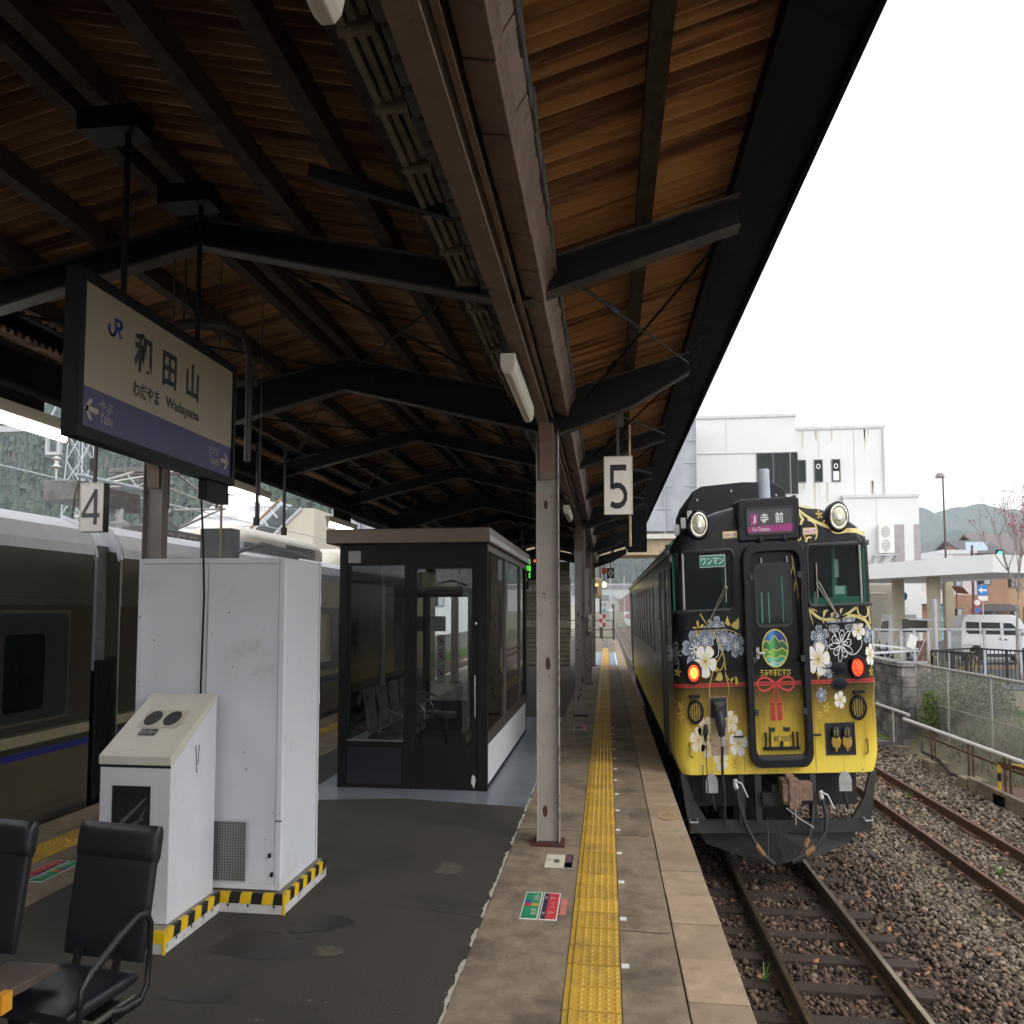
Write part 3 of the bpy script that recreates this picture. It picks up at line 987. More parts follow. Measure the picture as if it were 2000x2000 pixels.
# ================================================================ station name sign
mat('sign_cream', (.22, .178, .118), .4, var=.05, vs=3, dirt=(.20, .16, .105), da=.42, ds=1.5, dw=.3)
mat('sign_violet', (.026, .019, .075), .4, var=.05)
mat('frame_black', (.005, .005, .006), .5, spec=.2)
mat('rail_blue', (.01, .045, .22), .4)
mat('sign_grey', (.28, .245, .19), .5, var=.05)
sx = -2.5
t = thing('station_sign', 'cream and violet hanging station name sign with black kanji', 'sign', (sx, 4.0, 2.2))
b = MB(); b.box(sx - .075, sx - .006, 3.235, 4.755, 2.175, 2.725); b.build('box', 'frame_black', t)
b = MB(); b.box(sx - .006, sx - .001, 3.27, 4.724, 2.346, 2.69); b.build('face', 'sign_cream', t)
b = MB(); b.box(sx - .006, sx - .001, 3.27, 4.724, 2.212, 2.345); b.build('violet_band', 'sign_violet', t)
b = MB()
for (a0, a1, c0, c1) in ((3.235, 3.27, 2.175, 2.725), (4.724, 4.755, 2.175, 2.725)):
    b.box(sx - .006, sx + .012, a0, a1, c0, c1)
b.box(sx - .006, sx + .012, 3.27, 4.724, 2.69, 2.725); b.box(sx - .006, sx + .012, 3.27, 4.724, 2.175, 2.212)
b.build('frame', 'frame_black', t)
fx = sx + .001
def sgn(s, y, z, w, h, m, bold=0., name='lettering'):
    return lettering(s, (fx, y, z), Y, Z, w, h, m, t, name, bold)
sgn('和', 3.742, 2.552, .155, .148, 'black_print', .034)
sgn('田', 3.992, 2.543, .140, .135, 'black_print', .034)
sgn('山', 4.234, 2.547, .140, .145, 'black_print', .034)
sgn('わだやま', 3.78, 2.413, .238, .058, 'black_print', .03)
sgn('Wadayama', 4.137, 2.412, .355, .056, 'black_print', .028)
sgn('やぶ', 3.455, 2.302, .095, .036, 'sign_grey')
sgn('Yabu', 3.455, 2.262, .095, .038, 'sign_grey')
sgn('たけだ', 4.505, 2.302, .125, .034, 'sign_grey')
sgn('Takeda', 4.505, 2.262, .125, .032, 'sign_grey')
def arrow(y0, y1, z, s):
    b = MB()
    l = y1 - y0; tip = y0 if s < 0 else y1; e = -s
    w = .009
    b.add([(fx, tip + e * .01, z - w), (fx, tip + e * .01, z + w), (fx, tip + e * l, z + w), (fx, tip + e * l, z - w)], [(0, 1, 2, 3)])
    for q in (-1, 1):
        b.add([(fx, tip, z), (fx, tip + e * .026, z), (fx, tip + e * .062, z + q * .034), (fx, tip + e * .036, z + q * .034)], [(0, 1, 2, 3)])
    b.build('arrow', 'sign_grey', t)
arrow(3.293, 3.395, 2.275, -1)
arrow(4.589, 4.69, 2.275, 1)
# the railway company's initials
b = MB()
def strip(pts, w):
    for (a, c), (d, e) in zip(pts[:-1], pts[1:]):
        dd = Vector((d - a, (e - c) * VS)); dd.normalize()
        nx, nz = -dd.y * w, dd.x * w / VS
        ox, oz = dd.x * w * .6, dd.y * w * .6 / VS
        b.add([(fx, a + nx - ox, c + nz - oz), (fx, a - nx - ox, c - nz - oz), (fx, d - nx + ox, e - nz + oz), (fx, d + nx + ox, e + nz + oz)], [(0, 1, 2, 3)])
arc = [(3.505 + .016 * cos(a), 2.574 + .014 * sin(a)) for a in [0, -.6, -1.2, -1.57]]
strip([(3.458, 2.588), (3.458, 2.570), (3.464, 2.562), (3.476, 2.558), (3.49, 2.558), (3.502, 2.564), (3.508, 2.574), (3.508, 2.618), (3.545, 2.618), (3.552, 2.612), (3.553, 2.602), (3.548, 2.594), (3.524, 2.590), (3.550, 2.562)], .0085)
b.build('emblem', 'rail_blue', t)
for y in (3.61, 4.335):
    b = MB(); b.cyl((sx - .035, y, 2.72), (sx - .035, y, 3.33), .016, 8); b.build('hanger_rod', 'frame_black', t)
    b = MB(); b.box(sx - .28, sx + .06, y - .08, y + .08, 3.32, 3.40); b.build('hanger_bracket', 'frame_black', t)
b = MB(); b.box(sx - .07, sx - .01, 4.45, 4.72, 2.09, 2.175); b.build('junction_box', 'frame_black', t)
# pipe loop and thin droppers behind the sign
b = MB(); b.tube([(-3.4, 5.3, 3.05), (-3.4, 5.35, 3.0), (-3.15, 6.0, 2.93), (-2.98, 6.05, 2.93)], .03, 8); b.tube([(-3.4, 5.3, 3.05), (-3.25, 5.35, 3.10), (-3.0, 5.5, 3.12), (-2.85, 5.55, 3.08), (-2.8, 5.55, 2.95), (-2.8, 5.55, 2.4)], .026, 8)
tag(b.build('conduit_pipe', 'conduit', smooth=True), 'bent dark conduit loop hanging behind the station sign', 'pipe')
for y, x, lab in ((5.0, -2.75, 'middle'), (5.6, -2.72, 'right-hand'), (4.9, -3.05, 'left-hand')):
    b = MB(); b.cyl((x, y, 3.3), (x, y, 2.1), .006, 6)
    tag(b.build('hanging_wire', 'conduit'), 'thin wire hanging from the roof behind the sign, ' + lab + ' of three', 'wire', group='thin wires behind the sign')
for y, x, lab in ((9.3, -4.55, 'nearer'), (9.7, -4.35, 'farther')):
    b = MB(); b.box(x - .015, x + .015, y - .015, y + .015, 2.42 if lab == 'nearer' else 2.36, 3.1); b.box(x - .03, x + .03, y - .03, y + .03, 2.36 if lab == 'nearer' else 2.30, 2.43 if lab == 'nearer' else 2.37)
    tag(b.build('hanging_post', 'conduit'), 'short square post hanging by the lit tube lamp, the ' + lab + ' one', 'post', group='short hanging posts')

# ---------------------------------------------------------------- platform numbers
mat('number_face', (.80, .74, .66), .45, var=.05, vs=3, dirt=(.55, .47, .38), da=.40, ds=5, dw=.3)
def number(n, x0, x1, y, z0, z1, dep, label):
    t = thing('platform_number_sign', label, 'sign', ((x0 + x1) / 2, y, z0))
    b = MB(); b.box(x0, x1, y, y + dep, z0, z1); b.build('box', 'frame_black', t)
    b = MB(); b.box(x0 + .008, x1 - .008, y - .004, y, z0 + .008, z1 - .008); b.build('face', 'number_face', t)
    b = MB()
    for a0, a1, c0, c1 in ((x0, x1, z0, z0 + .008), (x0, x1, z1 - .008, z1), (x0, x0 + .008, z0 + .008, z1 - .008), (x1 - .008, x1, z0 + .008, z1 - .008)):
        b.box(a0, a1, y - .008, y, c0, c1)
    b.build('frame', 'lamp_white', t)
    cx = (x0 + x1) / 2
    return t, cx
t, cx = number(5, -.02, .28, 7.97, 2.293, 2.708, .10, 'white hanging platform sign with a large black 5')
# the digit 5 drawn as a band
def band(pts, w, y, par, m='black_print', nm='digit'):
    b = MB()
    L_, R_ = [], []
    n = len(pts)
    for i, (x, z) in enumerate(pts):
        d = Vector((pts[min(i + 1, n - 1)][0] - pts[max(i - 1, 0)][0], pts[min(i + 1, n - 1)][1] - pts[max(i - 1, 0)][1])).normalized()
        L_.append((x - d.y * w, y, z + d.x * w)); R_.append((x + d.y * w, y, z - d.x * w))
    b.add(L_ + R_, [(i, i + 1, n + i + 1, n + i) for i in range(n - 1)])
    return b.build(nm, m, par)
yy = 7.97 - .006
b = MB(); b.add([(.045, yy, 2.605), (.215, yy, 2.605), (.215, yy, 2.648), (.045, yy, 2.648)], [(0, 1, 2, 3)]); b.add([(.045, yy, 2.47), (.083, yy, 2.488), (.083, yy, 2.605), (.045, yy, 2.605)], [(0, 1, 2, 3)]); b.build('digit', 'black_print', t)
band([(.066, 2.486), (.11, 2.502), (.15, 2.497), (.185, 2.475), (.205, 2.44), (.203, 2.405), (.18, 2.373), (.145, 2.357), (.10, 2.355), (.05, 2.37)], .0205, yy, t)
b = MB(); b.box(.115, .145, 8.0, 8.03, 2.708, 3.02); b.build('hanger', 'flange_grey', t)
b = MB(); b.box(.10, .19, 7.98, 8.0, 2.92, 3.04); b.build('hanger_plate', 'flange_grey', t)
t, cx = number(4, -6.06, -5.765, 7.97, 2.225, 2.605, .10, 'white hanging platform sign with a large dark 4')
b = MB(); x0, z0 = -6.03, 2.25
for poly in ([(-5.885, 2.555), (-5.84, 2.555), (-5.84, 2.28), (-5.885, 2.28)], [(-6.035, 2.335), (-5.81, 2.335), (-5.81, 2.368), (-6.035, 2.368)], [(-6.035, 2.368), (-5.99, 2.368), (-5.873, 2.505), (-5.875, 2.555)]):
    b.add([(x, yy if poly[0][1] != 2.335 else yy - .0006, z) for x, z in poly], [(0, 1, 2, 3)])
b.build('digit', mat('digit_grey', (.045, .045, .05), .5), t)
b = MB(); b.box(-5.93, -5.90, 8.0, 8.03, 2.605, 3.0); b.box(-5.965, -5.89, 7.985, 8.0, 2.70, 2.80); b.build('hanger', 'flange_grey', t)
# dark back of a hanging board and its rusty pipe, beyond the 5
b = MB(); b.box(.31, .60, 11.3, 11.42, 2.20, 2.62); tag(b.build('hanging_board', 'soffit_black', bevel=.01), 'black back of a hanging board below the roof edge by the 5 sign', 'board')
b = MB(); b.tube([(.30, 9.6, 3.2), (.30, 9.6, 2.16)], .017, 8); tag(b.build('rusty_pipe', mat('pipe_rust', (.42, .30, .17), .6, var=.3, vs=9, dirt=(.2, .07, .02), da=.45, ds=12)), 'thin rusty cream pipe under the 5 sign', 'pipe')

# ================================================================ white cabinet, bin and their plinths
mat('cab_white', (.64, .66, .70), .28, var=.03, vs=2, dirt=(.47, .46, .44), da=.42, ds=2.2, dw=.25)
mat('block_dark', (.10, .10, .10), .7)
mat('bin_white', (.66, .67, .70), .35, var=.04, vs=3, dirt=(.45, .40, .30), da=.36, ds=4, dw=.2)
mat('bin_top', (.60, .565, .48), .45, var=.06, vs=5, dirt=(.33, .24, .13), da=.38, ds=9, dw=.2)
mat('dark_hole', (.006, .006, .007), .6)
mat('tape_yellow', (.75, .48, .01), .5, var=.12, vs=9, dirt=(.12, .09, .03), da=.34, ds=14)
mat('tape_black', (.015, .015, .014), .5)
mat('plinth_white', (.55, .54, .52), .6, var=.15, vs=8, dirt=(.2, .18, .15), da=.42, ds=9)
mat('plinth_top', (.30, .27, .23), .7, var=.2, vs=5)
t = thing('equipment_cabinet', 'tall white metal cabinet standing on a striped plinth', 'cabinet', (-3.28, 6.3, .1))
x0, x1, y0, y1, z0, z1 = -3.93, -2.63, 5.92, 6.70, .115, 1.91
b = MB(); b.box(x0, x1, y0 + .012, y1, z0, z1); b.build('body', 'cab_white', t, bevel=.01)
# front skin pressed inwards like a tray, with a seam down the middle
def tray(xa, xb, za, zb, y, nm):
    n = 12; vs = []
    for j in range(n + 1):
        for i in range(n + 1):
            u, v = i / n, j / n
            e = min(u, 1 - u, v * 1.4, (1 - v) * 1.4)
            d = .018 * min(1, e / .10)
            vs.append((xa + (xb - xa) * u, y - .014 + d * .8, za + (zb - za) * v))
    b = MB(); b.add(vs, [(j * (n + 1) + i, j * (n + 1) + i + 1, (j + 1) * (n + 1) + i + 1, (j + 1) * (n + 1) + i) for j in range(n) for i in range(n)])
    return b.build(nm, 'cab_white', t, smooth=True)
b = MB()
b.box(x0, x0 + .035, y0 - .012, y0 + .012, z0, z1); b.box(x1 - .05, x1, y0 - .012, y0 + .012, z0, z1); b.box(x0 + .035, x1 - .05, y0 - .012, y0 + .012, z1 - .03, z1); b.box(x0 + .035, x1 - .05, y0 - .012, y0 + .012, z0, z0 + .03)
b.build('front_frame', 'cab_white', t, bevel=.006)
tray(x0 + .036, -3.305, z0 + .031, z1 - .031, y0 + .004, 'front_panel')
tray(-3.30, x1 - .051, z0 + .031, z1 - .031, y0 + .004, 'front_panel')
b = MB(); b.box(x1 - .05, x1 + .003, y0 - .014, y0 - .004, .48, .486); b.build('panel_seam', 'dark_hole', t)
b = MB(); b.box(-3.6, -2.93, y0 - .014, y0 - .006, .16, .47); gr = b.build('vent_backing', 'dark_hole', t)
b = MB()
for k in range(30):
    x = -3.6 + .67 * k / 29; b.box(x - .004, x + .004, y0 - .022, y0 - .014, .16, .47)
for k in range(22):
    z = .16 + .31 * k / 21; b.box(-3.604, -2.926, y0 - .020, y0 - .0145, z - .0025, z + .0025)
b.build('vent_grille', mat('grille_steel', (.33, .33, .33), .4, .6), gr)
for (xx, zz) in ((-2.72, .30), (-2.70, .20)):
    b = MB(); b.lathe([(.014, 0), (.014, .01), (.004, .012)], (xx, y0 - .012, zz), (0, -1, 0), 8); b.build('screw_cap', 'dark_hole', t)
rg = random.Random(77)
for k in range(16):
    xx, zz, r_ = rg.choice((rg.uniform(-3.9, -2.7), rg.gauss(-3.88, .02))), rg.uniform(.3, 1.85), rg.uniform(.002, .006)
    b = MB(); n_ = 7; b.add([(xx + r_ * cos(2 * pi * j / n_), y0 - .0145 if xx < -3.895 else y0 - .006, zz + r_ * sin(2 * pi * j / n_)) for j in range(n_)], [tuple(range(n_))]); b.build('paint_chip', 'rust_patch', t)
for zz in (.45, 1.05, 1.65):
    b = MB(); b.cyl((x1 + .004, y1 - .03, zz), (x1 + .004, y1 - .03, zz + .07), .008, 8); b.build('hinge', 'cab_white', t)
b = MB(); b.box(x1, x1 + .002, y1 - .055, y1 - .051, z0, z1); b.build('panel_seam', 'block_dark', t)
b = MB()
for k in range(7):
    zz = rg.uniform(.2, 1.8); b.box(x1 - .001, x1 + .0045, y1 - .004, y1 + .003, zz, zz + rg.uniform(.02, .1))
b.build('edge_rust', 'rust_patch', t)['kind'] = 'stuff'
# cable down the front of the cabinet
b = MB(); b.tube([(-3.335, 5.80, 2.75), (-3.34, 5.82, 2.3), (-3.33, 5.86, 2.0), (-3.325, 5.885, 1.7), (-3.335, 5.885, 1.2), (-3.33, 5.885, .8), (-3.30, 5.885, .5)], .0085, 8)
tag(b.build('power_cable', 'frame_black', smooth=True), 'black cable hanging down the front of the white cabinet', 'cable')
b = MB(); b.box(-3.55, -3.26, 6.2, 6.35, 1.915, 2.10); b.tube([(-3.2, 6.2, 1.96), (-2.95, 6.15, 2.0), (-2.6, 6.4, 1.93)], .014, 6)
tag(b.build('junction_box', mat('box_grey', (.14, .145, .15), .5)), 'small grey junction box with cable on top of the white cabinet', 'box')
b = MB(); b.cyl((-3.36, 6.2, 1.92), (-3.36, 6.2, 2.9), .011, 8)
tag(b.build('conduit_pipe', mat('pipe_tan', (.34, .26, .15), .5)), 'thin tan conduit rising from the white cabinet to the roof', 'pipe')
# bin with sloping top
t = thing('recycling_bin', 'short white bin with sloping cream top and two round holes', 'bin', (-3.46, 5.6, .1))
bx0, bx1, by0, by1 = -3.735, -3.175, 5.22, 5.86
b = MB(); b.prism([(by0, .105), (by1, .105), (by1, 1.135), (by0 + .03, .862), (by0, .862)], 'x', bx0, bx1); b.build('body', 'bin_white', t, bevel=.006)
b = MB(); b.prism([(by0 - .012, .862), (by0 - .012, .905), (by1 - .01, 1.165), (by1, 1.135), (by0 + .03, .862)], 'x', bx0 - .008, bx1 + .004); b.build('sloping_top', 'bin_top', t, bevel=.006)
sl_ = (1.165 - .905) / (by1 - .01 - by0 + .012)
def on_top(x, s, h=.004): return (x, by0 - .012 + s, .905 + s * sl_ + h)
b = MB(); b.add([on_top(-3.63, .27), on_top(-3.30, .27), on_top(-3.30, .45), on_top(-3.63, .45)], [(0, 1, 2, 3)]); pl = b.build('hole_plate', mat('plate_cream', (.5, .46, .36), .4), t)
for cx in (-3.545, -3.385):
    b = MB(); n = 20; b.add([on_top(cx + .066 * cos(2 * pi * k / n), .36 + .075 * sin(2 * pi * k / n), .006) for k in range(n)], [tuple(range(n))]); b.build('hole', 'dark_hole', pl)
b = MB(); b.add([on_top(-3.57, .19), on_top(-3.43, .19), on_top(-3.43, .255), on_top(-3.57, .255)], [(0, 1, 2, 3)]); lb = b.build('notice', 'black_print', t)
lettering('ビン カン', on_top(-3.50, .222, .006), X, (0, 1, sl_), .11, .04, 'white_print', lb)
b = MB(); b.box(-3.63, -3.33, by0 - .006, by0, .42, .76); b.build('window', mat('smoked_window', (.02, .02, .024), .12), t)
b = MB()
for (p, q) in (((-3.56, .56), (-3.36, .70)), ((-3.58, .52), (-3.38, .60)), ((-3.5, .48), (-3.35, .66))):
    b.add([(p[0], by0 - .0065, p[1]), (q[0], by0 - .0065, q[1]), (q[0], by0 - .0065, q[1] + .008), (p[0], by0 - .0065, p[1] + .03)], [(0, 1, 2, 3)])
b.build('crumpled_bag', mat('bag_grey', (.10, .10, .11), .4), t)
b = MB(); b.box(bx0, bx1, by0 - .003, by0, .848, .860); b.build('lid_gap', 'dark_hole', t)
b = MB(); b.beam((bx1 + .001, 5.55, .92), (bx1 + .001, 5.57, .78), .004, .008); b.beam((bx1 + .001, 5.6, .92), (bx1 + .001, 5.585, .82), .004, .006); b.build('scratch', 'digit_grey', t)
# plinths with warning tape
def plinth(name, label, x0, x1, y0, y1, h, tapes, holes):
    t = thing(name, label, 'plinth', ((x0 + x1) / 2, (y0 + y1) / 2, 0))
    b = MB(); b.box(x0, x1, y0, y1, 0, h); b.build('block', 'plinth_white', t, bevel=.004)
    b = MB(); b.box(x0 + .01, x1 - .01, y0 + .01, y1 - .01, h, h + .003); b.build('top_face', 'plinth_top', t)
    for ax, a0, a1 in tapes:
        n = max(3, int(abs(a1 - a0) / .085)); st = (a1 - a0) / n
        for k in range(n):
            u0, u1 = a0 + k * st + .001, a0 + (k + 1) * st - .001
            sl2 = .015
            m = 'tape_yellow' if k % 2 == 0 else 'tape_black'
            b = MB()
            if ax == 'front':
                b.add([(u0, y0 - .004, h - .05), (u1, y0 - .004, h - .05), (u1 + sl2, y0 - .004, h + .005), (u0 + sl2, y0 - .004, h + .005), (u0 + sl2, y0 + .03, h + .005), (u1 + sl2, y0 + .03, h + .005)], [(0, 1, 2, 3), (3, 2, 5, 4)])
            else:
                b.add([(x1 + .004, u0, h - .05), (x1 + .004, u1, h - .05), (x1 + .004, u1 + sl2, h + .005), (x1 + .004, u0 + sl2, h + .005), (x1 - .03, u0 + sl2, h + .005), (x1 - .03, u1 + sl2, h + .005)], [(0, 1, 2, 3), (3, 2, 5, 4)])
            b.build('tape_stripe', m, t)
    for ax, u in holes:
        b = MB(); n = 10
        if ax == 'front': b.add([(u + .009 * cos(2 * pi * k / n), y0 - .002, h * .4 + .009 * sin(2 * pi * k / n)) for k in range(n)], [tuple(range(n))])
        else: b.add([(x1 + .002, u + .011 * cos(2 * pi * k / n), h * .4 + .009 * sin(2 * pi * k / n)) for k in range(n)], [tuple(range(n))])
        b.build('bolt_hole', 'dark_hole', t)
    b = MB(); b.box(x1 - .012, x1 + .006, y0 - .006, y0 + .012, 0, h + .006); b.build('corner_tape', 'tape_yellow', t)
    return t
plinth('striped_plinth', 'low white plinth with yellow and black tape under the tall cabinet', -3.99, -2.575, 5.87, 6.78, .10, [('front', -3.14, -2.58), ('side', 5.88, 6.76)], [('front', -3.05), ('front', -2.88), ('front', -2.66)])
plinth('striped_plinth', 'low white plinth with yellow and black tape under the sloping bin', -3.79, -3.12, 5.10, 5.865, .10, [('front', -3.78, -3.13), ('side', 5.11, 5.86)], [('side', 5.25), ('side', 5.45), ('side', 5.62), ('side', 5.75)])

# ================================================================ black chairs and little table
mat('vinyl_black', (.012, .012, .016), .38, var=.1, vs=4, spec=.5, bump=.06, bs=25)
mat('chair_steel', (.018, .018, .02), .3, .4)
mat('table_wood', (.085, .06, .045), .55, var=.25, vs=6, bump=.15)
def pad(b, w, h, th, o, r_, u_, f_, n=8, puff=.35):
    """rounded cushion: w along r_, h along u_, thickness along f_"""
    o = Vector(o); r_ = Vector(r_); u_ = Vector(u_); f_ = Vector(f_)
    rows = []
    m = 10
    for j in range(m + 1):
        v = -1 + 2 * j / m
        row = []
        for i in range(4 * n):
            a = 2 * pi * i / (4 * n)
            ca, sa = cos(a), sin(a)
            k = 4.5
            x = math.copysign(abs(ca) ** (2 / k), ca); z = math.copysign(abs(sa) ** (2 / k), sa)
            e = (1 - abs(v) ** 6) ** .5 if abs(v) < 1 else .0
            e = max(e, .55)
            row.append(o + r_ * (w / 2 * x * (.97 + .03 * e)) + u_ * (h / 2 * v) + f_ * (th / 2 * z * e))
        rows.append(row)
    b.loft(rows)
def chair(loc, rz, label, arm):
    t = thing('waiting_chair', label, 'chair', loc, rz, group='black chairs', local=True)
    # local: faces -y, seat centre at origin
    lean = Vector((0, .24, 1)).normalized()
    fw = Vector((0, -1, .24)).normalized()
    b = MB(); pad(b, .49, .40, .055, (0, .245, .62), X, lean, fw); b.build('backrest', 'vinyl_black', t, smooth=True)
    b = MB(); pad(b, .50, .125, .085, (0, .290, .80), X, lean, fw); b.build('head_roll', 'vinyl_black', t, smooth=True)
    b = MB(); pad(b, .47, .44, .06, (0, -.04, .385), X, Y, Z); b.build('seat', 'vinyl_black', t, smooth=True)
    for s in (-1, 1):
        b = MB(); b.beam((s * .12, .12, .36), (s * .12, .17, .46), .035, .02); b.build('back_bracket', 'chair_steel', t)
    b = MB(); b.box(-.26, .26, -.02, .06, .30, .345); b.build('seat_beam', 'chair_steel', t)
    for s in (-1, 1):
        b = MB(); b.tube([(s * .18, .02, .30), (s * .18, .02, .05), (s * .18, -.22, .015)], .018, 8); b.tube([(s * .18, .02, .06), (s * .18, .25, .015)], .018, 8); b.build('leg', 'chair_steel', t, smooth=True)
    if arm:
        s = 1
        x = .285
        pts = [(x - .03, -.235, .30), (x, -.25, .40), (x, -.24, .475), (x, -.19, .505), (x, -.02, .57), (x, .10, .605), (x, .165, .60), (x, .195, .56), (x, .19, .45), (x, .18, .36), (x, .13, .325), (x, .02, .33), (x - .03, -.02, .335)]
        b = MB(); b.tube(pts, .015, 8); b.build('arm_loop', 'chair_steel', t, smooth=True)
        b = MB(); b.tube([(x - .03, -.26, .335), (x - .03, .14, .34)], .012, 8); b.build('seat_rail', mat('chrome_dull', (.3, .29, .27), .3, .9), t, smooth=True)
    return t
chair((-2.62, 3.50, 0), R(-7), 'black padded chair with loop armrest standing before the sloping bin', True)
chair((-3.34, 3.50, 0), R(-7), 'black padded chair cut off by the left edge of the picture', False)
t = thing('side_table', 'small brown wooden side table between the two black chairs', 'table', (-2.86, 3.25, 0))
b = MB()
b.add([(-3.02, 3.06, .445), (-2.72, 3.06, .445), (-2.66, 3.46, .445), (-2.92, 3.46, .445), (-3.02, 3.06, .475), (-2.72, 3.06, .475), (-2.66, 3.46, .475), (-2.92, 3.46, .475)],
      [(0, 3, 2, 1), (4, 5, 6, 7), (0, 1, 5, 4), (1, 2, 6, 5), (2, 3, 7, 6), (3, 0, 4, 7)])
b.build('top', 'table_wood', t, bevel=.008)
b = MB(); b.box(-2.70, -2.66, 3.11, 3.17, .43, .485); b.build('orange_tape', mat('tape_orange', (.72, .30, .02), .5), t)
for yy in (3.14, 3.38):
    b = MB(); b.box(-2.84, -2.76, yy - .02, yy + .02, 0, .445); b.build('leg', 'chair_steel', t)

# ================================================================ glazed waiting room
mat('alu_dark', (.009, .0095, .011), .45, .0, spec=.25, var=.08, vs=4)
mat('alu_side', (.10, .09, .08), .4, .4, var=.1)
mat('trim_bronze', (.20, .155, .12), .4, .35, var=.08, vs=3)
mat('panel_white', (.62, .63, .66), .5, var=.06, vs=4, dirt=(.4, .4, .4), da=.4, ds=3, dw=.3)
glass('pane_clear', (.95, .97, .96), 1.5)
HX0, HX1, HY0, HY1 = -3.70, -1.61, 10.1, 15.1
t = thing('waiting_room', 'dark framed glass waiting room with a flat bronze roof edge', 'shelter', (-2.65, 12.6, 0))
# roof slab and trim
b = MB(); b.box(HX0 - .17, HX1 + .05, HY0 - .10, HY1 + .1, 2.235, 2.37); rf = b.build('roof', 'trim_bronze', t, bevel=.012)
b = MB(); b.box(HX1 + .05, HX1 + .054, HY0 - .09, HY1 + .1, 2.25, 2.30); b.build('trim_strip', mat('alu_bright', (.5, .5, .5), .3, .8), rf)
b = MB(); b.box(HX0 + .02, HX1 - .02, HY0 + .02, HY1 - .02, 2.20, 2.234); b.build('ceiling', 'alu_dark', t)
def post(x0, x1, y0, y1, z0=.0, z1=2.235, m='alu_dark', nm='post'):
    b = MB(); b.box(x0, x1, y0, y1, z0, z1); return b.build(nm, m, t, bevel=.004)
def pane(x0, x1, y0, y1, z0, z1):
    b = MB(); b.box(x0, x1, y0, y1, z0, z1); return b.build('pane', 'pane_clear', t)
for yy in (HY0, HY1 - .08):
    post(HX0, HX0 + .115, yy, yy + .08)
    post(HX1 - .13, HX1, yy, yy + .08)
# front wall
post(HX0 + .115, HX1 - .13, HY0 + .01, HY0 + .07, 2.035, 2.235, nm='header')
post(-2.775, -2.635, HY0 + .01, HY0 + .07, .0, 2.035, nm='mullion')
post(HX0 + .115, -3.545, HY0 + .015, HY0 + .065, .43, 2.035, nm='window_stile')
post(HX0 + .115, -2.775, HY0 + .012, HY0 + .066, .0, .43, nm='kick_panel')
b = MB(); b.box(-3.56, -2.80, HY0 + .006, HY0 + .012, .04, .37); b.build('kick_panel_inset', mat('alu_blue', (.024, .028, .036), .35, .3), t)
pane(-3.545, -2.775, HY0 + .035, HY0 + .041, .43, 2.035)
b = MB(); b.box(-3.56, -2.775, HY0 - .004, HY0 + .012, .425, .440); b.build('sill', mat('alu_sill', (.22, .25, .27), .35, .6), t)
dr = post(-2.635, HX1 - .13, HY0 + .02, HY0 + .06, .0, .405, nm='door')
for (x0, x1, z0, z1) in ((-2.635, -2.60, .405, 2.035), (-1.83, HX1 - .13, .405, 2.035), (-2.60, -1.83, 2.0, 2.035)):
    b = MB(); b.box(x0, x1, HY0 + .02, HY0 + .06, z0, z1); b.build('door_stile', 'alu_dark', dr)
b = MB(); b.box(-2.60, -1.83, HY0 + .037, HY0 + .043, .405, 2.0); b.build('pane', 'pane_clear', dr)
b = MB(); b.tube([(-1.775, HY0 + .02, 1.05), (-1.775, HY0 - .04, 1.035), (-1.77, HY0 - .045, .66), (-1.77, HY0 + .02, .645)], .014, 8); b.build('door_handle', mat('handle_steel', (.65, .65, .65), .2, 1.), dr, smooth=True)
b = MB(); b.lathe([(.016, 0), (.016, .01), (.006, .012)], (-1.77, HY0 + .02, 1.50), (0, -1, 0), 10); b.build('lock', 'handle_steel', dr)
b = MB(); n = 9; b.add([(-1.80 + .03 * cos(2 * pi * k / n), HY0 + .018, .09 + .055 * sin(2 * pi * k / n) * (1 + .3 * sin(3 * k))) for k in range(n)], [tuple(range(n))]); b.build('scuff', 'plinth_white', dr)
b = MB(); b.box(-3.58, -3.40, HY0 + .004, HY0 + .01, 2.06, 2.17); b.build('notice', mat('notice_grey', (.36, .36, .36), .5), t)
# far wall, the same rhythm
post(HX0 + .115, HX1 - .13, HY1 - .07, HY1 - .01, 1.80, 2.235, nm='header')
post(HX0 + .115, HX1 - .13, HY1 - .07, HY1 - .01, .0, .405, nm='kick_panel')
post(-2.80, -2.66, HY1 - .07, HY1 - .01, .405, 1.80, nm='mullion')
pane(HX0 + .115, -2.80, HY1 - .042, HY1 - .036, .405, 1.80)
pane(-2.66, HX1 - .13, HY1 - .042, HY1 - .036, .405, 1.80)
# side walls
for sx_, x in ((1, HX1), (-1, HX0)):
    xa, xb = sorted((x - sx_ * .07, x - sx_ * .01))
    post(xa, xb, HY0 + .08, HY1 - .08, 2.165, 2.235, 'alu_side', 'header')
    post(xa, xb, HY0 + .08, HY1 - .08, .40, .50, 'alu_side', 'sill_rail')
    for yy in (12.0, 14.05):
        post(xa, xb, yy, yy + .11, .50, 2.165, 'alu_side', 'mullion')
    for ya, yb in ((HY0 + .08, 12.0), (12.11, 14.05), (14.16, HY1 - .08)):
        xm = x - sx_ * .04
        pane(xm - .003, xm + .003, ya, yb, .50, 2.165)
    for ya, yb in ((HY0 + .08, 12.3), (12.32, 14.4), (14.42, HY1 - .08)):
        b = MB(); b.box(min(x - sx_ * .05, x - sx_ * .012), max(x - sx_ * .05, x - sx_ * .012), ya, yb, .045, .40); b.build('base_panel', 'panel_white', t)
    post(xa, xb, HY0 + .08, HY1 - .08, .0, .045, 'alu_dark', 'base_rail')
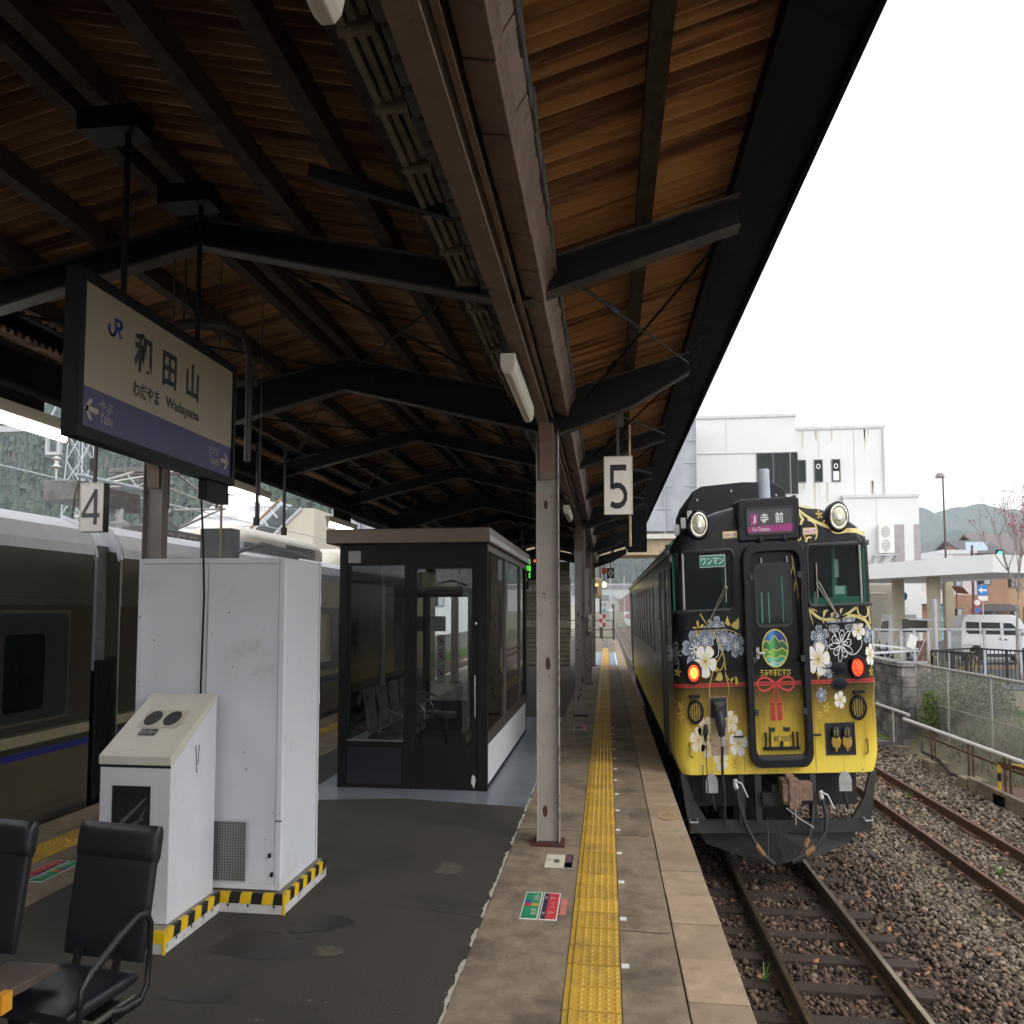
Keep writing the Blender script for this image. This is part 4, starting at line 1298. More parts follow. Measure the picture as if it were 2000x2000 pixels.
# air conditioner inside, over the far door
u = thing('air_conditioner', 'cream wall air conditioner inside the waiting room', 'air conditioner', (-3.2, 14.8, 1.85))
b = MB(); b.prism([(14.62, 1.86), (14.55, 1.93), (14.57, 2.13), (15.0, 2.15), (15.0, 1.86)], 'x', -3.62, -2.93); b.build('case', mat('cream_plastic', (.5, .44, .30), .45), u, bevel=.01)
b = MB(); b.box(-3.58, -2.97, 14.56, 14.60, 1.865, 1.885); b.build('outlet', 'dark_hole', u)
b = MB(); b.box(-3.35, -2.95, 14.545, 14.565, 1.99, 2.11); b.build('front_grille', mat('cream_dark', (.33, .28, .18), .5), u)
# prohibition strip on the far glass
v = thing('notice_strip', 'white strip of three red prohibition symbols on the far glass', 'sign', (-3.35, 15.0, .62))
b = MB(); b.box(-3.434, -3.262, 15.04, 15.046, .62, 1.29); b.build('strip', 'white_print', v)
for zc in (1.205, .995, .775):
    b = MB(); n = 24
    for k in range(n):
        a0, a1 = 2 * pi * k / n, 2 * pi * (k + 1) / n
        b.add([(-3.348 + r * cos(a), 15.037, zc + r * sin(a) * .95) for r, a in ((.066, a0), (.066, a1), (.052, a1), (.052, a0))], [(0, 1, 2, 3)])
    b.add([(-3.39, 15.0365, zc + .03), (-3.378, 15.0365, zc + .042), (-3.306, 15.0365, zc - .03), (-3.318, 15.0365, zc - .042)], [(0, 1, 2, 3)])
    b.build('prohibition_ring', 'red_print', v)
    b = MB(); b.box(-3.375, -3.325, 15.036, 15.0385, zc - .022, zc + .022); b.build('pictogram', 'blue_print', v)
for zc, s in ((1.085, '禁煙'), (.865, 'かけこみ注意'), (.645, '歩きスマホ')):
    lettering(s, (-3.348, 15.036, zc), X, Z, .13 if len(s) > 2 else .10, .035, 'black_print', v)
b = MB(); b.box(-3.62, -3.26, 15.05, 15.055, 1.335, 1.54); o = b.build('notice_poster', mat('poster', (.44, .46, .40), .6, var=.1, vs=9)); tag(o, 'pale paper notice on the far glass of the waiting room', 'poster')
# bench inside
t = thing('bench', 'row of five black seats with loop arms inside the waiting room', 'bench', (-3.3, 12.4, 0))
mat('seat_grey', (.05, .055, .058), .35, var=.1)
for k in range(5):
    yk = 10.95 + k * .62
    b = MB()
    fw = Vector((1, 0, .2)).normalized(); up = Vector((-.2, 0, 1)).normalized()
    pad(b, .44, .40, .05, (-3.50, yk, .62), Y, up, fw); b.build('backrest', 'seat_grey', t, smooth=True)
    b = MB(); pad(b, .46, .10, .08, (-3.54, yk, .79), Y, up, fw); b.build('head_roll', 'vinyl_black', t, smooth=True)
    b = MB(); pad(b, .44, .42, .055, (-3.26, yk, .385), Y, X, Z); b.build('seat', 'seat_grey', t, smooth=True)
    b = MB(); b.tube([(-3.46, yk + .28, .40), (-3.46, yk + .28, .60), (-3.40, yk + .28, .625), (-3.12, yk + .28, .56), (-3.06, yk + .28, .50), (-3.06, yk + .28, .36)], .014, 8); b.build('arm', mat('arm_steel', (.2, .2, .2), .25, .8), t, smooth=True)
b = MB(); b.box(-3.38, -3.30, 10.75, 13.8, .29, .34); b.build('seat_beam', 'chair_steel', t)
for yk in (11.2, 13.3):
    b = MB(); b.box(-3.36, -3.32, yk - .02, yk + .02, .03, .29); b.box(-3.6, -3.05, yk - .03, yk + .03, .004, .03); b.build('leg', 'chair_steel', t)
# stool base seen through the door
t = thing('stool', 'round low stool foot seen through the waiting room door glass', 'stool', (-2.72, 12.6, 0))
b = MB(); b.lathe([(.18, .004), (.18, .02), (.05, .04), (.03, .06)], (-2.72, 12.6, 0), Z, 16); b.build('foot', 'chair_steel', t, smooth=True)
b = MB(); b.lathe([(.025, .06), (.025, .40), (.17, .41), (.19, .44), (.18, .47), (.02, .475)], (-2.72, 12.6, 0), Z, 16); b.build('seat', 'vinyl_black', t, smooth=True)
b = MB(); b.box(-2.55, -1.85, 13.6, 14.9, .004, .30); tag(b.build('storage_box', mat('olive_box', (.17, .15, .09), .6)), 'low olive box on the floor inside the waiting room', 'box')

# ================================================================ beyond the waiting room
mat('batten_olive', (.15, .135, .085), .6, var=.25, vs=3, bump=.1, streak=False)
mat('batten_gap', (.02, .018, .014), .8)
t = thing('slatted_wall', 'olive slatted wall closing the passage at the end of the roof', 'wall', (-2.6, 33.2, 0))
b = MB(); b.box(-3.75, -1.62, 33.22, 33.3, 0, 3.05); b.build('backing', 'batten_gap', t)
b = MB(); b.box(-3.75, -1.62, 33.16, 33.20, .02, .135); p0 = b.build('slat', 'batten_olive', t, bevel=.01)
for k in range(1, 23):
    dup(p0, 0, 0, .132 * k)
for z, sa, sb in ((2.28, 'で大回', 'てください。'), (1.23, '大回り', 'ださい。')):
    b = MB(); b.box(-3.75, -1.62, 33.14, 33.155, z - .095, z + .095); o = b.build('text_strip', mat('strip_grey', (.30, .28, .22), .6, var=.1), t)
    lettering(sa, (-3.05, 33.135, z), X, Z, .62, .15, 'black_print', o)
    lettering(sb, (-2.1, 33.135, z), X, Z, .85, .15, 'black_print', o)
# departure board
t = thing('departure_board', 'black hanging departure board with green characters', 'display', (-2.3, 20, 2.1))
b = MB(); b.box(-3.0, -1.72, 20, 20.2, 2.16, 2.58); b.build('case', 'frame_black', t)
mat('led_green', (.10, .75, .05), emit=1.6); mat('led_red', (.9, .06, .03), emit=2.)
lettering('前', (-2.08, 19.99, 2.49), X, Z, .12, .10, 'led_green', t); lettering('岡', (-2.08, 19.99, 2.36), X, Z, .12, .10, 'led_green', t); lettering('取', (-2.08, 19.99, 2.24), X, Z, .12, .10, 'led_green', t)
lettering('豊', (-2.30, 19.99, 2.42), X, Z, .10, .10, 'led_green', t); lettering('鳥', (-2.30, 19.99, 2.29), X, Z, .10, .10, 'led_green', t)
b = MB(); b.box(-1.93, -1.88, 19.988, 20, 2.48, 2.52); b.build('status_lamp', 'led_red', t)
for x in (-2.8, -1.9):
    b = MB(); b.cyl((x, 20.1, 2.58), (x, 20.1, 3.3), .015, 6); b.build('hanger', 'frame_black', t)
# diamond track plates
def diamond(n, x, y, z, w, label):
    t = thing('track_plate', label, 'sign', (x, y, z))
    b = MB(); b.box(x - w, x + w, y, y + .03, z - w * .95, z + w * .95); b.build('plate', 'frame_black', t)
    b = MB(); b.add([(x, y - .004, z + w * .88), (x + w * .93, y - .004, z), (x, y - .004, z - w * .88), (x - w * .93, y - .004, z)], [(0, 3, 2, 1)]); b.build('diamond', 'sign_grey', t)
    lettering(n, (x, y - .008, z), X, Z, w * .62, w * .95, 'black_print', t, bold=.02)
    b = MB(); b.cyl((x, y + .015, z + w * .9), (x, y + .015, 3.3), .018, 6); b.build('hanger', 'frame_black', t)
diamond('6', .17, 33.0, 2.70, .155, 'black square plate with a 6 in a white diamond below the roof end')
diamond('6', -1.98, 17.6, 2.10, .155, 'black plate with part of a white diamond behind the waiting room glass')
t = thing('signal_lamp', 'small lit signal lamp with red box hanging at the roof end', 'signal', (-.10, 33.0, 2.2))
b = MB(); b.cyl((-.105, 33.05, 2.45), (-.105, 33.05, 3.25), .02, 6); b.build('pole', 'frame_black', t)
b = MB(); b.box(-.20, .0, 33.0, 33.1, 2.68, 2.86); b.build('red_box', mat('box_red', (.40, .045, .02), .5), t)
b = MB(); b.lathe([(.115, 0), (.115, .10), (.09, .12)], (-.105, 33.02, 2.36), NY, 16); b.build('hood', 'frame_black', t, smooth=True)
b = MB(); b.lathe([(.085, 0), (.06, .025), (.01, .035)], (-.105, 32.89, 2.36), NY, 16); b.build('lens', mat('lens_lit', (1., .85, .35), emit=7.), t, smooth=True)
b = MB(); b.lathe([(.03, 0), (.075, .12), (.02, .16)], (-.105, 33.0, 2.98), Z, 10); b.build('bell', 'frame_black', t, smooth=True)
t = thing('emergency_button', 'white emergency button box on the third steel column', 'button', (-.62, 25.0, 1.0))
b = MB(); b.box(-.62, -.50, 24.96, 25.04, 1.15, 1.53); b.build('case', 'lamp_white', t)
b = MB(); b.lathe([(.045, 0), (.04, .02), (.01, .03)], (-.56, 24.96, 1.42), NY, 12); b.build('button', mat('btn_grey', (.5, .5, .5), .3), t)
lettering('▲', (-.56, 24.955, 1.24), X, Z, .06, .06, 'black_print', t)
# hooded canopy mirror-like fitting at the roof end
t = thing('roof_lantern', 'tan hooded lantern fitting hanging at the far roof edge', 'lamp', (-.6, 38, 1.9))
b = MB(); b.loft([[(-.75 + sx_ * w, 38 + sy_ * w * .6, z) for sx_, sy_ in ((-1, -1), (1, -1), (1, 1), (-1, 1))] for w, z in ((.48, 2.02), (.52, 2.15), (.50, 2.62), (.45, 2.70))]); b.build('hood', mat('lantern_tan', (.25, .19, .10), .5), t, bevel=.05)
b = MB(); b.box(-1.0, -.5, 37.66, 37.68, 2.18, 2.5); b.build('opening', 'dark_hole', t)
b = MB(); b.box(-.9, -.42, 37.64, 37.66, 2.42, 2.50); b.build('reflector', mat('amber_glow', (1., .62, .15), emit=1.2), t)
b = MB(); b.cyl((-.75, 38, 2.7), (-.75, 38, 3.6), .03, 6); b.build('hanger', 'frame_black', t)
# fence and small things at the platform end
t = thing('end_fence', 'thin grey rail fence across the far platform end', 'fence', (-1, 64, 0))
for x in [-4 + .9 * k for k in range(6)]:
    b = MB(); b.cyl((x, 63.8, 0), (x, 63.8, 1.1), .04, 6); b.build('post', 'flange_grey', t)
for z in (.1, .55, 1.05):
    b = MB(); b.cyl((-4, 63.8, z), (.55, 63.8, z), .025, 6); b.build('rail', 'flange_grey', t)
t = thing('warning_board', 'small red and white checked board at the far platform end', 'sign', (-.35, 60, 0))
b = MB(); b.cyl((-.35, 60, 0), (-.35, 60, .9), .03, 6); b.build('post', 'flange_grey', t)
for i in range(2):
    for j in range(3):
        b = MB(); b.box(-.6 + i * .25, -.35 + i * .25, 59.95, 59.98, .75 + j * .22, .97 + j * .22); b.build('check', 'red_print' if (i + j) % 2 else 'white_print', t)
for x, y, h, lab in ((-.55, 66, 5.2, 'grey pole at the far platform end, the taller one'), (-3.4, 70, 3.6, 'short grey pole left of the far platform end'), (.55, 62, 1.9, 'dark post at the far right platform corner')):
    b = MB(); b.cyl((x, y, 0), (x, y, h), .09 if h > 3 else .05, 8); tag(b.build('pole', 'flange_grey'), lab, 'pole')

# ================================================================ the black and gold railcar
def livery():
    m = bpy.data.materials.new('livery_paint')
    m.use_nodes = True
    t = m.node_tree
    p = t.nodes['Principled BSDF']
    p.inputs['Roughness'].default_value = .3
    p.inputs['Specular IOR Level'].default_value = .2
    p.inputs['Coat Weight'].default_value = .0
    p.inputs['Coat Roughness'].default_value = .12
    L = t.links.new
    g = t.nodes.new('ShaderNodeNewGeometry')
    sx = t.nodes.new('ShaderNodeSeparateXYZ')
    L(g.outputs['Position'], sx.inputs[0])
    def math_(op, a, b_=None, c=None):
        n = t.nodes.new('ShaderNodeMath'); n.operation = op
        for i, q in enumerate((a, b_, c)):
            if q is None: continue
            if isinstance(q, (int, float)): n.inputs[i].default_value = q
            else: L(q, n.inputs[i])
        return n.outputs[0]
    h = math_('MULTIPLY_ADD', sx.outputs['X'], -.03, .0741)
    h = math_('MULTIPLY_ADD', sx.outputs['Z'], 1 / VS, h)
    n1_ = t.nodes.new('ShaderNodeTexNoise'); n1_.inputs['Scale'].default_value = 95; n1_.inputs['Detail'].default_value = 3
    n2_ = t.nodes.new('ShaderNodeTexNoise'); n2_.inputs['Scale'].default_value = 2.5; n2_.inputs['Detail'].default_value = 4
    L(g.outputs['Position'], n1_.inputs['Vector']); L(g.outputs['Position'], n2_.inputs['Vector'])
    h = math_('MULTIPLY_ADD', n1_.outputs['Fac'], .34, h)
    h = math_('MULTIPLY_ADD', n2_.outputs['Fac'], .16, h)
    h = math_('SUBTRACT', h, .25)
    r_ = t.nodes.new('ShaderNodeValToRGB')
    e = r_.color_ramp.elements
    e[0].position = .12; e[0].color = (.86, .66, .10, 1)
    e[1].position = .92; e[1].color = (.0045, .0045, .007, 1)
    for p_, c_ in ((.35, (.60, .42, .05, 1)), (.55, (.36, .24, .035, 1)), (.72, (.12, .08, .018, 1)), (.82, (.035, .026, .012, 1))):
        q = e.new(p_); q.color = c_
    mr = t.nodes.new('ShaderNodeMapRange'); mr.inputs[1].default_value = 0; mr.inputs[2].default_value = 1.15
    L(h, mr.inputs[0]); L(mr.outputs[0], r_.inputs[0])
    mp = t.nodes.new('ShaderNodeMapping'); mp.inputs['Scale'].default_value = (9, 9, 1.2)
    n3_ = t.nodes.new('ShaderNodeTexNoise'); n3_.inputs['Scale'].default_value = 1.; n3_.inputs['Detail'].default_value = 5
    L(g.outputs['Position'], mp.inputs['Vector']); L(mp.outputs['Vector'], n3_.inputs['Vector'])
    m3 = t.nodes.new('ShaderNodeMapRange'); m3.inputs[1].default_value = .5; m3.inputs[2].default_value = .8; m3.inputs[4].default_value = .5
    L(n3_.outputs['Fac'], m3.inputs[0])
    gm = t.nodes.new('ShaderNodeMix'); gm.data_type = 'RGBA'; gm.inputs[7].default_value = (.045, .034, .022, 1)
    L(m3.outputs[0], gm.inputs[0]); L(r_.outputs[0], gm.inputs[6]); L(gm.outputs[2], p.inputs['Base Color'])
    MATS['livery_paint'] = m
livery()
mat('gasket', (.02, .02, .022), .55)
mat('train_black', (.010, .010, .013), .42, spec=.25, var=.15, vs=6, dirt=(.05, .04, .03), da=.34, ds=8)
mat('under_black', (.022, .021, .02), .6, var=.3, vs=6, bump=.2, dirt=(.06, .045, .03), da=.4, ds=5)
mat('frame_steel', (.05, .048, .045), .5, .3, var=.25, vs=5)
glass('cab_glass', (.50, .66, .60), 1.22)
mat('smoked_glass', (.008, .011, .011), .06, spec=.22)
mat('side_glass', (.006, .008, .008), .25, spec=.03)
mat('cab_teal', (.03, .24, .18), .5, var=.1)
mat('cab_dark', (.02, .03, .028), .7)
mat('chrome', (.55, .52, .46), .22, .95)
mat('metal_grey', (.42, .42, .42), .45, .3, var=.15, vs=8, dirt=(.2, .18, .16), da=.38, ds=12)
mat('gold_paint', (.55, .38, .06), .35, .2, var=.15, vs=14)
mat('red_paint', (.45, .03, .03), .4)
mat('rust_iron', (.20, .12, .085), .75, var=.35, vs=14, bump=.3, dirt=(.36, .26, .20), da=.42, ds=11)
RXC, RY = 2.47, 11.4
def tx(p):
    return (RXC + p[0] - .03 * (p[2] + .95), RY + p[1], p[2] + .03 * p[0])
rc = thing('railcar', 'black and gold diesel railcar painted with flowers and a red bow', 'train', (RXC, RY, -.95))
WP = [(.05, 1.36), (.12, 1.40), (.25, 1.43), (2.22, 1.43), (2.30, 1.405), (2.40, 1.32), (2.50, 1.16), (2.60, .90), (2.67, .60), (2.715, .22)]
def wid(b_):
    if b_ <= WP[0][0]: return WP[0][1]
    for (b0, w0), (b1, w1) in zip(WP[:-1], WP[1:]):
        if b_ <= b1: return w0 + (w1 - w0) * (b_ - b0) / (b1 - b0)
    return WP[-1][1]
RCN = .17
def dsurf(a, b_):
    w = wid(b_)
    t_ = (abs(a) - (w - RCN)) / RCN
    d = 0
    if t_ > 0:
        d += RCN * (1 - math.sqrt(max(0, 1 - min(1, t_) ** 2)))
    if b_ > 2.22:
        d += .42 * ((b_ - 2.22) / .5) ** 1.7
    return d
WB0, WB1 = 1.64, 2.235
rows = [.05, .12, .25, .5, .75, 1.0, 1.2, 1.4, 1.55, WB0, 1.8, 2.0, WB1, 2.30, 2.36, 2.42, 2.48, 2.54, 2.60, 2.65, 2.69, 2.715]
sc = [0, .2, .364, .6, .75, .88, .915, .95, .98, 1.0]
ss = [-q for q in reversed(sc[1:])] + sc
b = MB()
vs = []
for r_ in rows:
    for q in ss:
        a = wid(r_) * q
        vs.append((a, dsurf(a, r_), r_))
n = len(ss)
fs = []
for j in range(len(rows) - 1):
    for i in range(n - 1):
        if WB0 - .001 <= rows[j] < WB1 - .001 and (ss[i + 1] <= -.36 or ss[i] >= .36):
            continue
        fs.append((j * n + i, j * n + i + 1, (j + 1) * n + i + 1, (j + 1) * n + i))
fs.append(tuple((len(rows) - 1) * n + i for i in range(n)) )
b.add(vs, fs)
front = b.build('front_shell', 'livery_paint', rc, smooth=True, xf=tx)
# body sides, roof, back
b = MB()
LEN = 20.4
ring0 = [(-wid(r_), dsurf(wid(r_), r_), r_) for r_ in rows] + [(wid(r_), dsurf(wid(r_), r_), r_) for r_ in reversed(rows)]
ringN = [(p[0], LEN, p[2]) for p in ring0]
rings = [ring0, [(p[0], 1.0, p[2]) for p in ring0], [(p[0], 6.0, p[2]) for p in ring0], [(p[0], 13.0, p[2]) for p in ring0], ringN]
b.loft(rings, closed=True, caps=False)
b.f.append(tuple(range(len(b.v) - len(ringN), len(b.v))))
b.build('body_shell', 'livery_paint', rc, smooth=True, xf=tx)
# cab interior
b = MB(); b.box(-1.38, 1.38, 1.5, 1.56, 1.2, 2.4); cab = b.build('cab_bulkhead', 'cab_dark', rc, xf=tx)
b = MB(); b.box(.42, 1.36, .22, .62, 1.35, 1.72); b.box(.95, 1.15, .3, .5, 1.72, 1.83); b.build('console', 'cab_teal', cab, xf=tx)
b = MB(); b.box(-1.40, -1.36, .2, 1.5, 1.3, 2.35); b.box(1.36, 1.40, .2, 1.5, 1.3, 2.35); b.box(1.0, 1.06, .45, .5, 1.7, 2.3); b.box(-.62, -.55, .5, .56, 1.4, 2.3); b.box(.72, .78, 1.3, 1.36, 1.4, 2.3); b.build('cab_lining', 'cab_teal', cab, xf=tx)
b = MB(); b.box(.98, 1.12, .29, .30, 1.75, 1.83); b.box(.74, .80, 1.28, 1.30, 1.85, 2.05); b.box(1.03, 1.09, .44, .45, 1.92, 2.1); b.build('instrument', 'white_print', cab, xf=tx)
for a in (.56, .66):
    b = MB(); b.lathe([(.032, 0), (.034, .02), (.034, .11), (.012, .15), (.012, .17)], (a, .16, 1.60), Z, 10); b.build('bottle', mat('bottle_clear', (.45, .5, .5), .15), cab, xf=tx, smooth=True)
    b = MB(); b.cyl((a, .16, 1.765), (a, .16, 1.785), .014, 8); b.build('bottle_cap', 'rail_blue' if a < .6 else 'white_print', cab, xf=tx)
# front windows: panes, rubber frames, corner pillars
for s in (-1, 1):
    cols_ = [q for q in sc if q >= .364]
    b = MB(); vs = []
    for r_ in (WB0, 1.8, 2.0, WB1):
        for q in cols_:
            a = 1.43 * q * s
            vs.append((a, dsurf(a, r_) + .02, r_))
    m_ = len(cols_)
    b.add(vs, [(j * m_ + i, j * m_ + i + 1, (j + 1) * m_ + i + 1, (j + 1) * m_ + i) for j in range(3) for i in range(m_ - 1)])
    w_ = b.build('front_window', 'cab_glass', rc, xf=tx)
    r_c = .07
    loop = []
    for (ca, cb_, a0) in ((.52 + r_c, WB1 - r_c, 90), (.52 + r_c, WB0 + r_c, 180)):
        for k in range(6):
            th = R(a0 + k * 18)
            loop.append((ca + r_c * cos(th), cb_ + r_c * sin(th)))
    path = [(1.425, WB1)] + [(1.2, WB1), (.9, WB1)] + loop + [(.9, WB0), (1.2, WB0), (1.34, WB0), (1.425, WB0)]
    b = MB(); b.tube([(s * a, dsurf(a, bb) - .008, bb) for a, bb in path], .021, 6); b.build('window_rubber', 'gasket', w_, smooth=True, xf=tx)
    b = MB(); b.prism([(.52, WB1), (.52, WB1 - .06), (.535, WB1 - .025), (.58, WB1)], 'y', 0, .018); b.prism([(.52, WB0), (.58, WB0), (.535, WB0 + .025), (.52, WB0 + .06)], 'y', 0, .018)
    if s < 0: b.v = [(-p[0], p[1], p[2]) for p in b.v]
    b.build('corner_fillet', 'gasket', w_, xf=tx)
    b = MB(); b.tube([(s * 1.255, dsurf(1.255, 1.9) - .012, WB0 + .02), (s * 1.255, dsurf(1.255, 1.9) - .012, WB1 - .02)], .018, 8); b.build('window_pillar', mat('pillar_alu', (.33, .32, .30), .4, .7), w_, smooth=True, xf=tx)
    # wiper
    p0_ = (s * .90, -.05, 1.545)
    b = MB(); b.tube([p0_, (s * .66, -.06, 1.875)], .009, 6); b.tube([(p0_[0] - s * .0, -.05, 1.535), (s * .625, -.06, 1.86)], .006, 6); b.tube([(s * .66, -.06, 1.875), (s * .625, -.06, 1.86)], .006, 6)
    b.tube([(s * .645, -.03, 2.06), (s * .645, -.03, 1.72)], .010, 6); b.lathe([(.025, 0), (.025, .05)], (s * .90, -.002, 1.54), NY, 10)
    b.build('wiper', mat('wiper_steel', (.30, .28, .24), .35, .8), rc, smooth=True, xf=tx)
    # handrail bar
    b = MB(); b.tube([(s * .60, .0, 1.468), (s * .60, -.05, 1.468), (s * 1.24, -.045, 1.468), (s * 1.24, .01, 1.468)], .010, 6); b.build('hand_bar', 'train_black', rc, smooth=True, xf=tx)
# one-man plate
b = MB(); b.box(-1.005, -.635, .004, .010, 2.07, 2.19); om = b.build('driver_plate', 'white_print', rc, xf=tx)
b = MB(); b.box(-.998, -.642, -.001, .004, 2.077, 2.183); b.build('plate_face', mat('plate_green', (.01, .20, .14), .4), om, xf=tx)
lettering('ワンマン', (-.82, -.004, 2.13), X, Z, .32, .07, 'white_print', om, xf=tx, bold=.01)
# destination box
b = MB()
b.loft([[(-.43 + q, d, 2.31), (.445 - q, d, 2.31), (.445 - q, d, tp), (.40 - q, d, tp + .02), (-.385 + q, d, tp + .02), (-.43 + q, d, tp)] for q, d, tp in ((.012, -.015, 2.685), (0, .0, 2.705), (0, .5, 2.72), (0, .9, 2.69))])
ds_ = b.build('destination_box', 'train_black', rc, xf=tx, bevel=.012)
def rrect(x0, x1, z0, z1, r_, k=5):
    pts = []
    for cx, cz, a0 in ((x1 - r_, z1 - r_, 0), (x0 + r_, z1 - r_, 90), (x0 + r_, z0 + r_, 180), (x1 - r_, z0 + r_, 270)):
        for i in range(k + 1):
            th = R(a0 + 90 * i / k)
            pts.append((cx + r_ * cos(th), cz + r_ * sin(th)))
    return pts
def slab(pts, d0, d1, nm, m, par, bev=0):
    b = MB(); b.prism(pts, 'y', d0, d1); return b.build(nm, m, par, xf=tx, bevel=bev)
def ringslab(po, pi_, d0, d1, nm, m, par, bev=0):
    b = MB(); k = len(po)
    b.add([(p[0], d0, p[1]) for p in po] + [(p[0], d0, p[1]) for p in pi_] + [(p[0], d1, p[1]) for p in po] + [(p[0], d1, p[1]) for p in pi_],
          [f for i in range(k) for j in [(i + 1) % k] for f in ((i, j, k + j, k + i), (2 * k + i, 3 * k + i, 3 * k + j, 2 * k + j), (i, 2 * k + i, 2 * k + j, j), (k + i, k + j, 3 * k + j, 3 * k + i))])
    return b.build(nm, m, par, xf=tx, bevel=bev)
slab(rrect(-.305, .345, 2.375, 2.62, .04), -.022, -.012, 'display_glass', mat('display_black', (.02, .02, .024), .25), ds_)
ringslab(rrect(-.32, .36, 2.36, 2.635, .05), rrect(-.30, .34, 2.38, 2.615, .035), -.034, -.012, 'display_frame', 'gasket', ds_)
slab([(-.30, 2.388), (.34, 2.388), (.34, 2.462), (-.30, 2.445)], -.026, -.0225, 'magenta_band', mat('magenta', (.30, .015, .16), .4), ds_)
slab(rrect(-.255, -.15, 2.46, 2.575, .012), -.0255, -.0225, 'line_badge', 'magenta', ds_)
mat('display_white', (.72, .72, .72), .4)
lettering('J', (-.202, -.027, 2.517), X, Z, .04, .075, 'display_white', ds_, xf=tx, bold=.015)
lettering('寺', (-.055, -.027, 2.52), X, Z, .115, .105, 'display_white', ds_, xf=tx, bold=.015)
lettering('前', (.155, -.027, 2.525), X, Z, .115, .105, 'display_white', ds_, xf=tx, bold=.015)
lettering('For Teramae', (-.105, -.028, 2.418), X, Z, .245, .04, 'display_white', ds_, xf=tx)
# caution plates below the destination box
for a, z in ((-.548, 2.384), (.588, 2.376)):
    dd = dsurf(a, z) - .006
    cp = slab([(a - .105, z - .035), (a + .105, z - .035), (a + .105, z + .035), (a - .105, z + .035)], dd - .02, dd + .0, 'caution_plate', 'gold_paint', rc)
    slab([(a - .095, z - .025), (a + .095, z - .025), (a + .095, z + .025), (a - .095, z + .025)], dd - .024, dd - .02, 'plate_face', 'white_print', cp)
    lettering('架線注意', (a, dd - .027, z), X, Z, .17, .036, 'red_print', cp, xf=tx)
for a in (-.15, .19):
    b = MB(); b.lathe([(.05, 0), (.05, .02), (.03, .035), (.012, .07)], (a + .02, 0, 2.305), NY, 12); b.build('roof_eye', 'train_black', rc, xf=tx, smooth=True)
for a in (-.41, .46):
    b = MB(); b.box(a - .02, a + .02, -.03, .05, 2.33, 2.44); b.build('hinge', 'train_black', rc, xf=tx, bevel=.006)
# headlights
mat('lamp_glass', (.62, .58, .46), .12, .25, var=.15, vs=30)
for s in (-1, 1):
    d0 = dsurf(1.0, 2.5)
    b = MB(); b.lathe([(.155, .10), (.155, -.12), (.135, -.15), (.122, -.15)], (s * 1.0, d0, 2.5), Y, 24); h = b.build('headlight', 'train_black', rc, smooth=True, xf=tx)
    b = MB(); b.lathe([(.128, 0), (.128, .012), (.112, .018), (.098, .012), (.098, 0)], (s * 1.0, d0 - .145, 2.5), NY, 24); b.build('rim', 'chrome', h, smooth=True, xf=tx)
    b = MB(); b.lathe([(.100, 0), (.080, .02), (.045, .032), (.005, .036)], (s * 1.0, d0 - .148, 2.5), NY, 20); b.build('lens', 'lamp_glass', h, smooth=True, xf=tx)
    b = MB(); b.lathe([(.035, 0), (.028, .012), (.004, .016)], (s * 1.0, d0 - .182, 2.49), NY, 12); b.build('bulb', mat('bulb_bright', (.85, .85, .8), .1, .3), h, smooth=True, xf=tx)
# tail lamps, lit red
def tail_mat(nm, c0, c1, st):
    m = bpy.data.materials.new(nm); m.use_nodes = True
    t = m.node_tree; p = t.nodes['Principled BSDF']
    g = t.nodes.new('ShaderNodeNewGeometry')
    vz = t.nodes.new('ShaderNodeTexVoronoi'); vz.inputs['Scale'].default_value = 55
    r_ = t.nodes.new('ShaderNodeValToRGB'); r_.color_ramp.elements[0].color = (*c0, 1); r_.color_ramp.elements[1].color = (*c1, 1); r_.color_ramp.elements[1].position = .7
    t.links.new(g.outputs['Position'], vz.inputs['Vector']); t.links.new(vz.outputs['Distance'], r_.inputs[0])
    t.links.new(r_.outputs[0], p.inputs['Emission Color']); p.inputs['Emission Strength'].default_value = st
    p.inputs['Base Color'].default_value = (.3, .01, .01, 1)
    MATS[nm] = m
tail_mat('tail_hot', (1., .75, .12), (1., .16, .02), 2.6)
tail_mat('tail_red', (1., .22, .04), (1., .015, .01), 1.3)
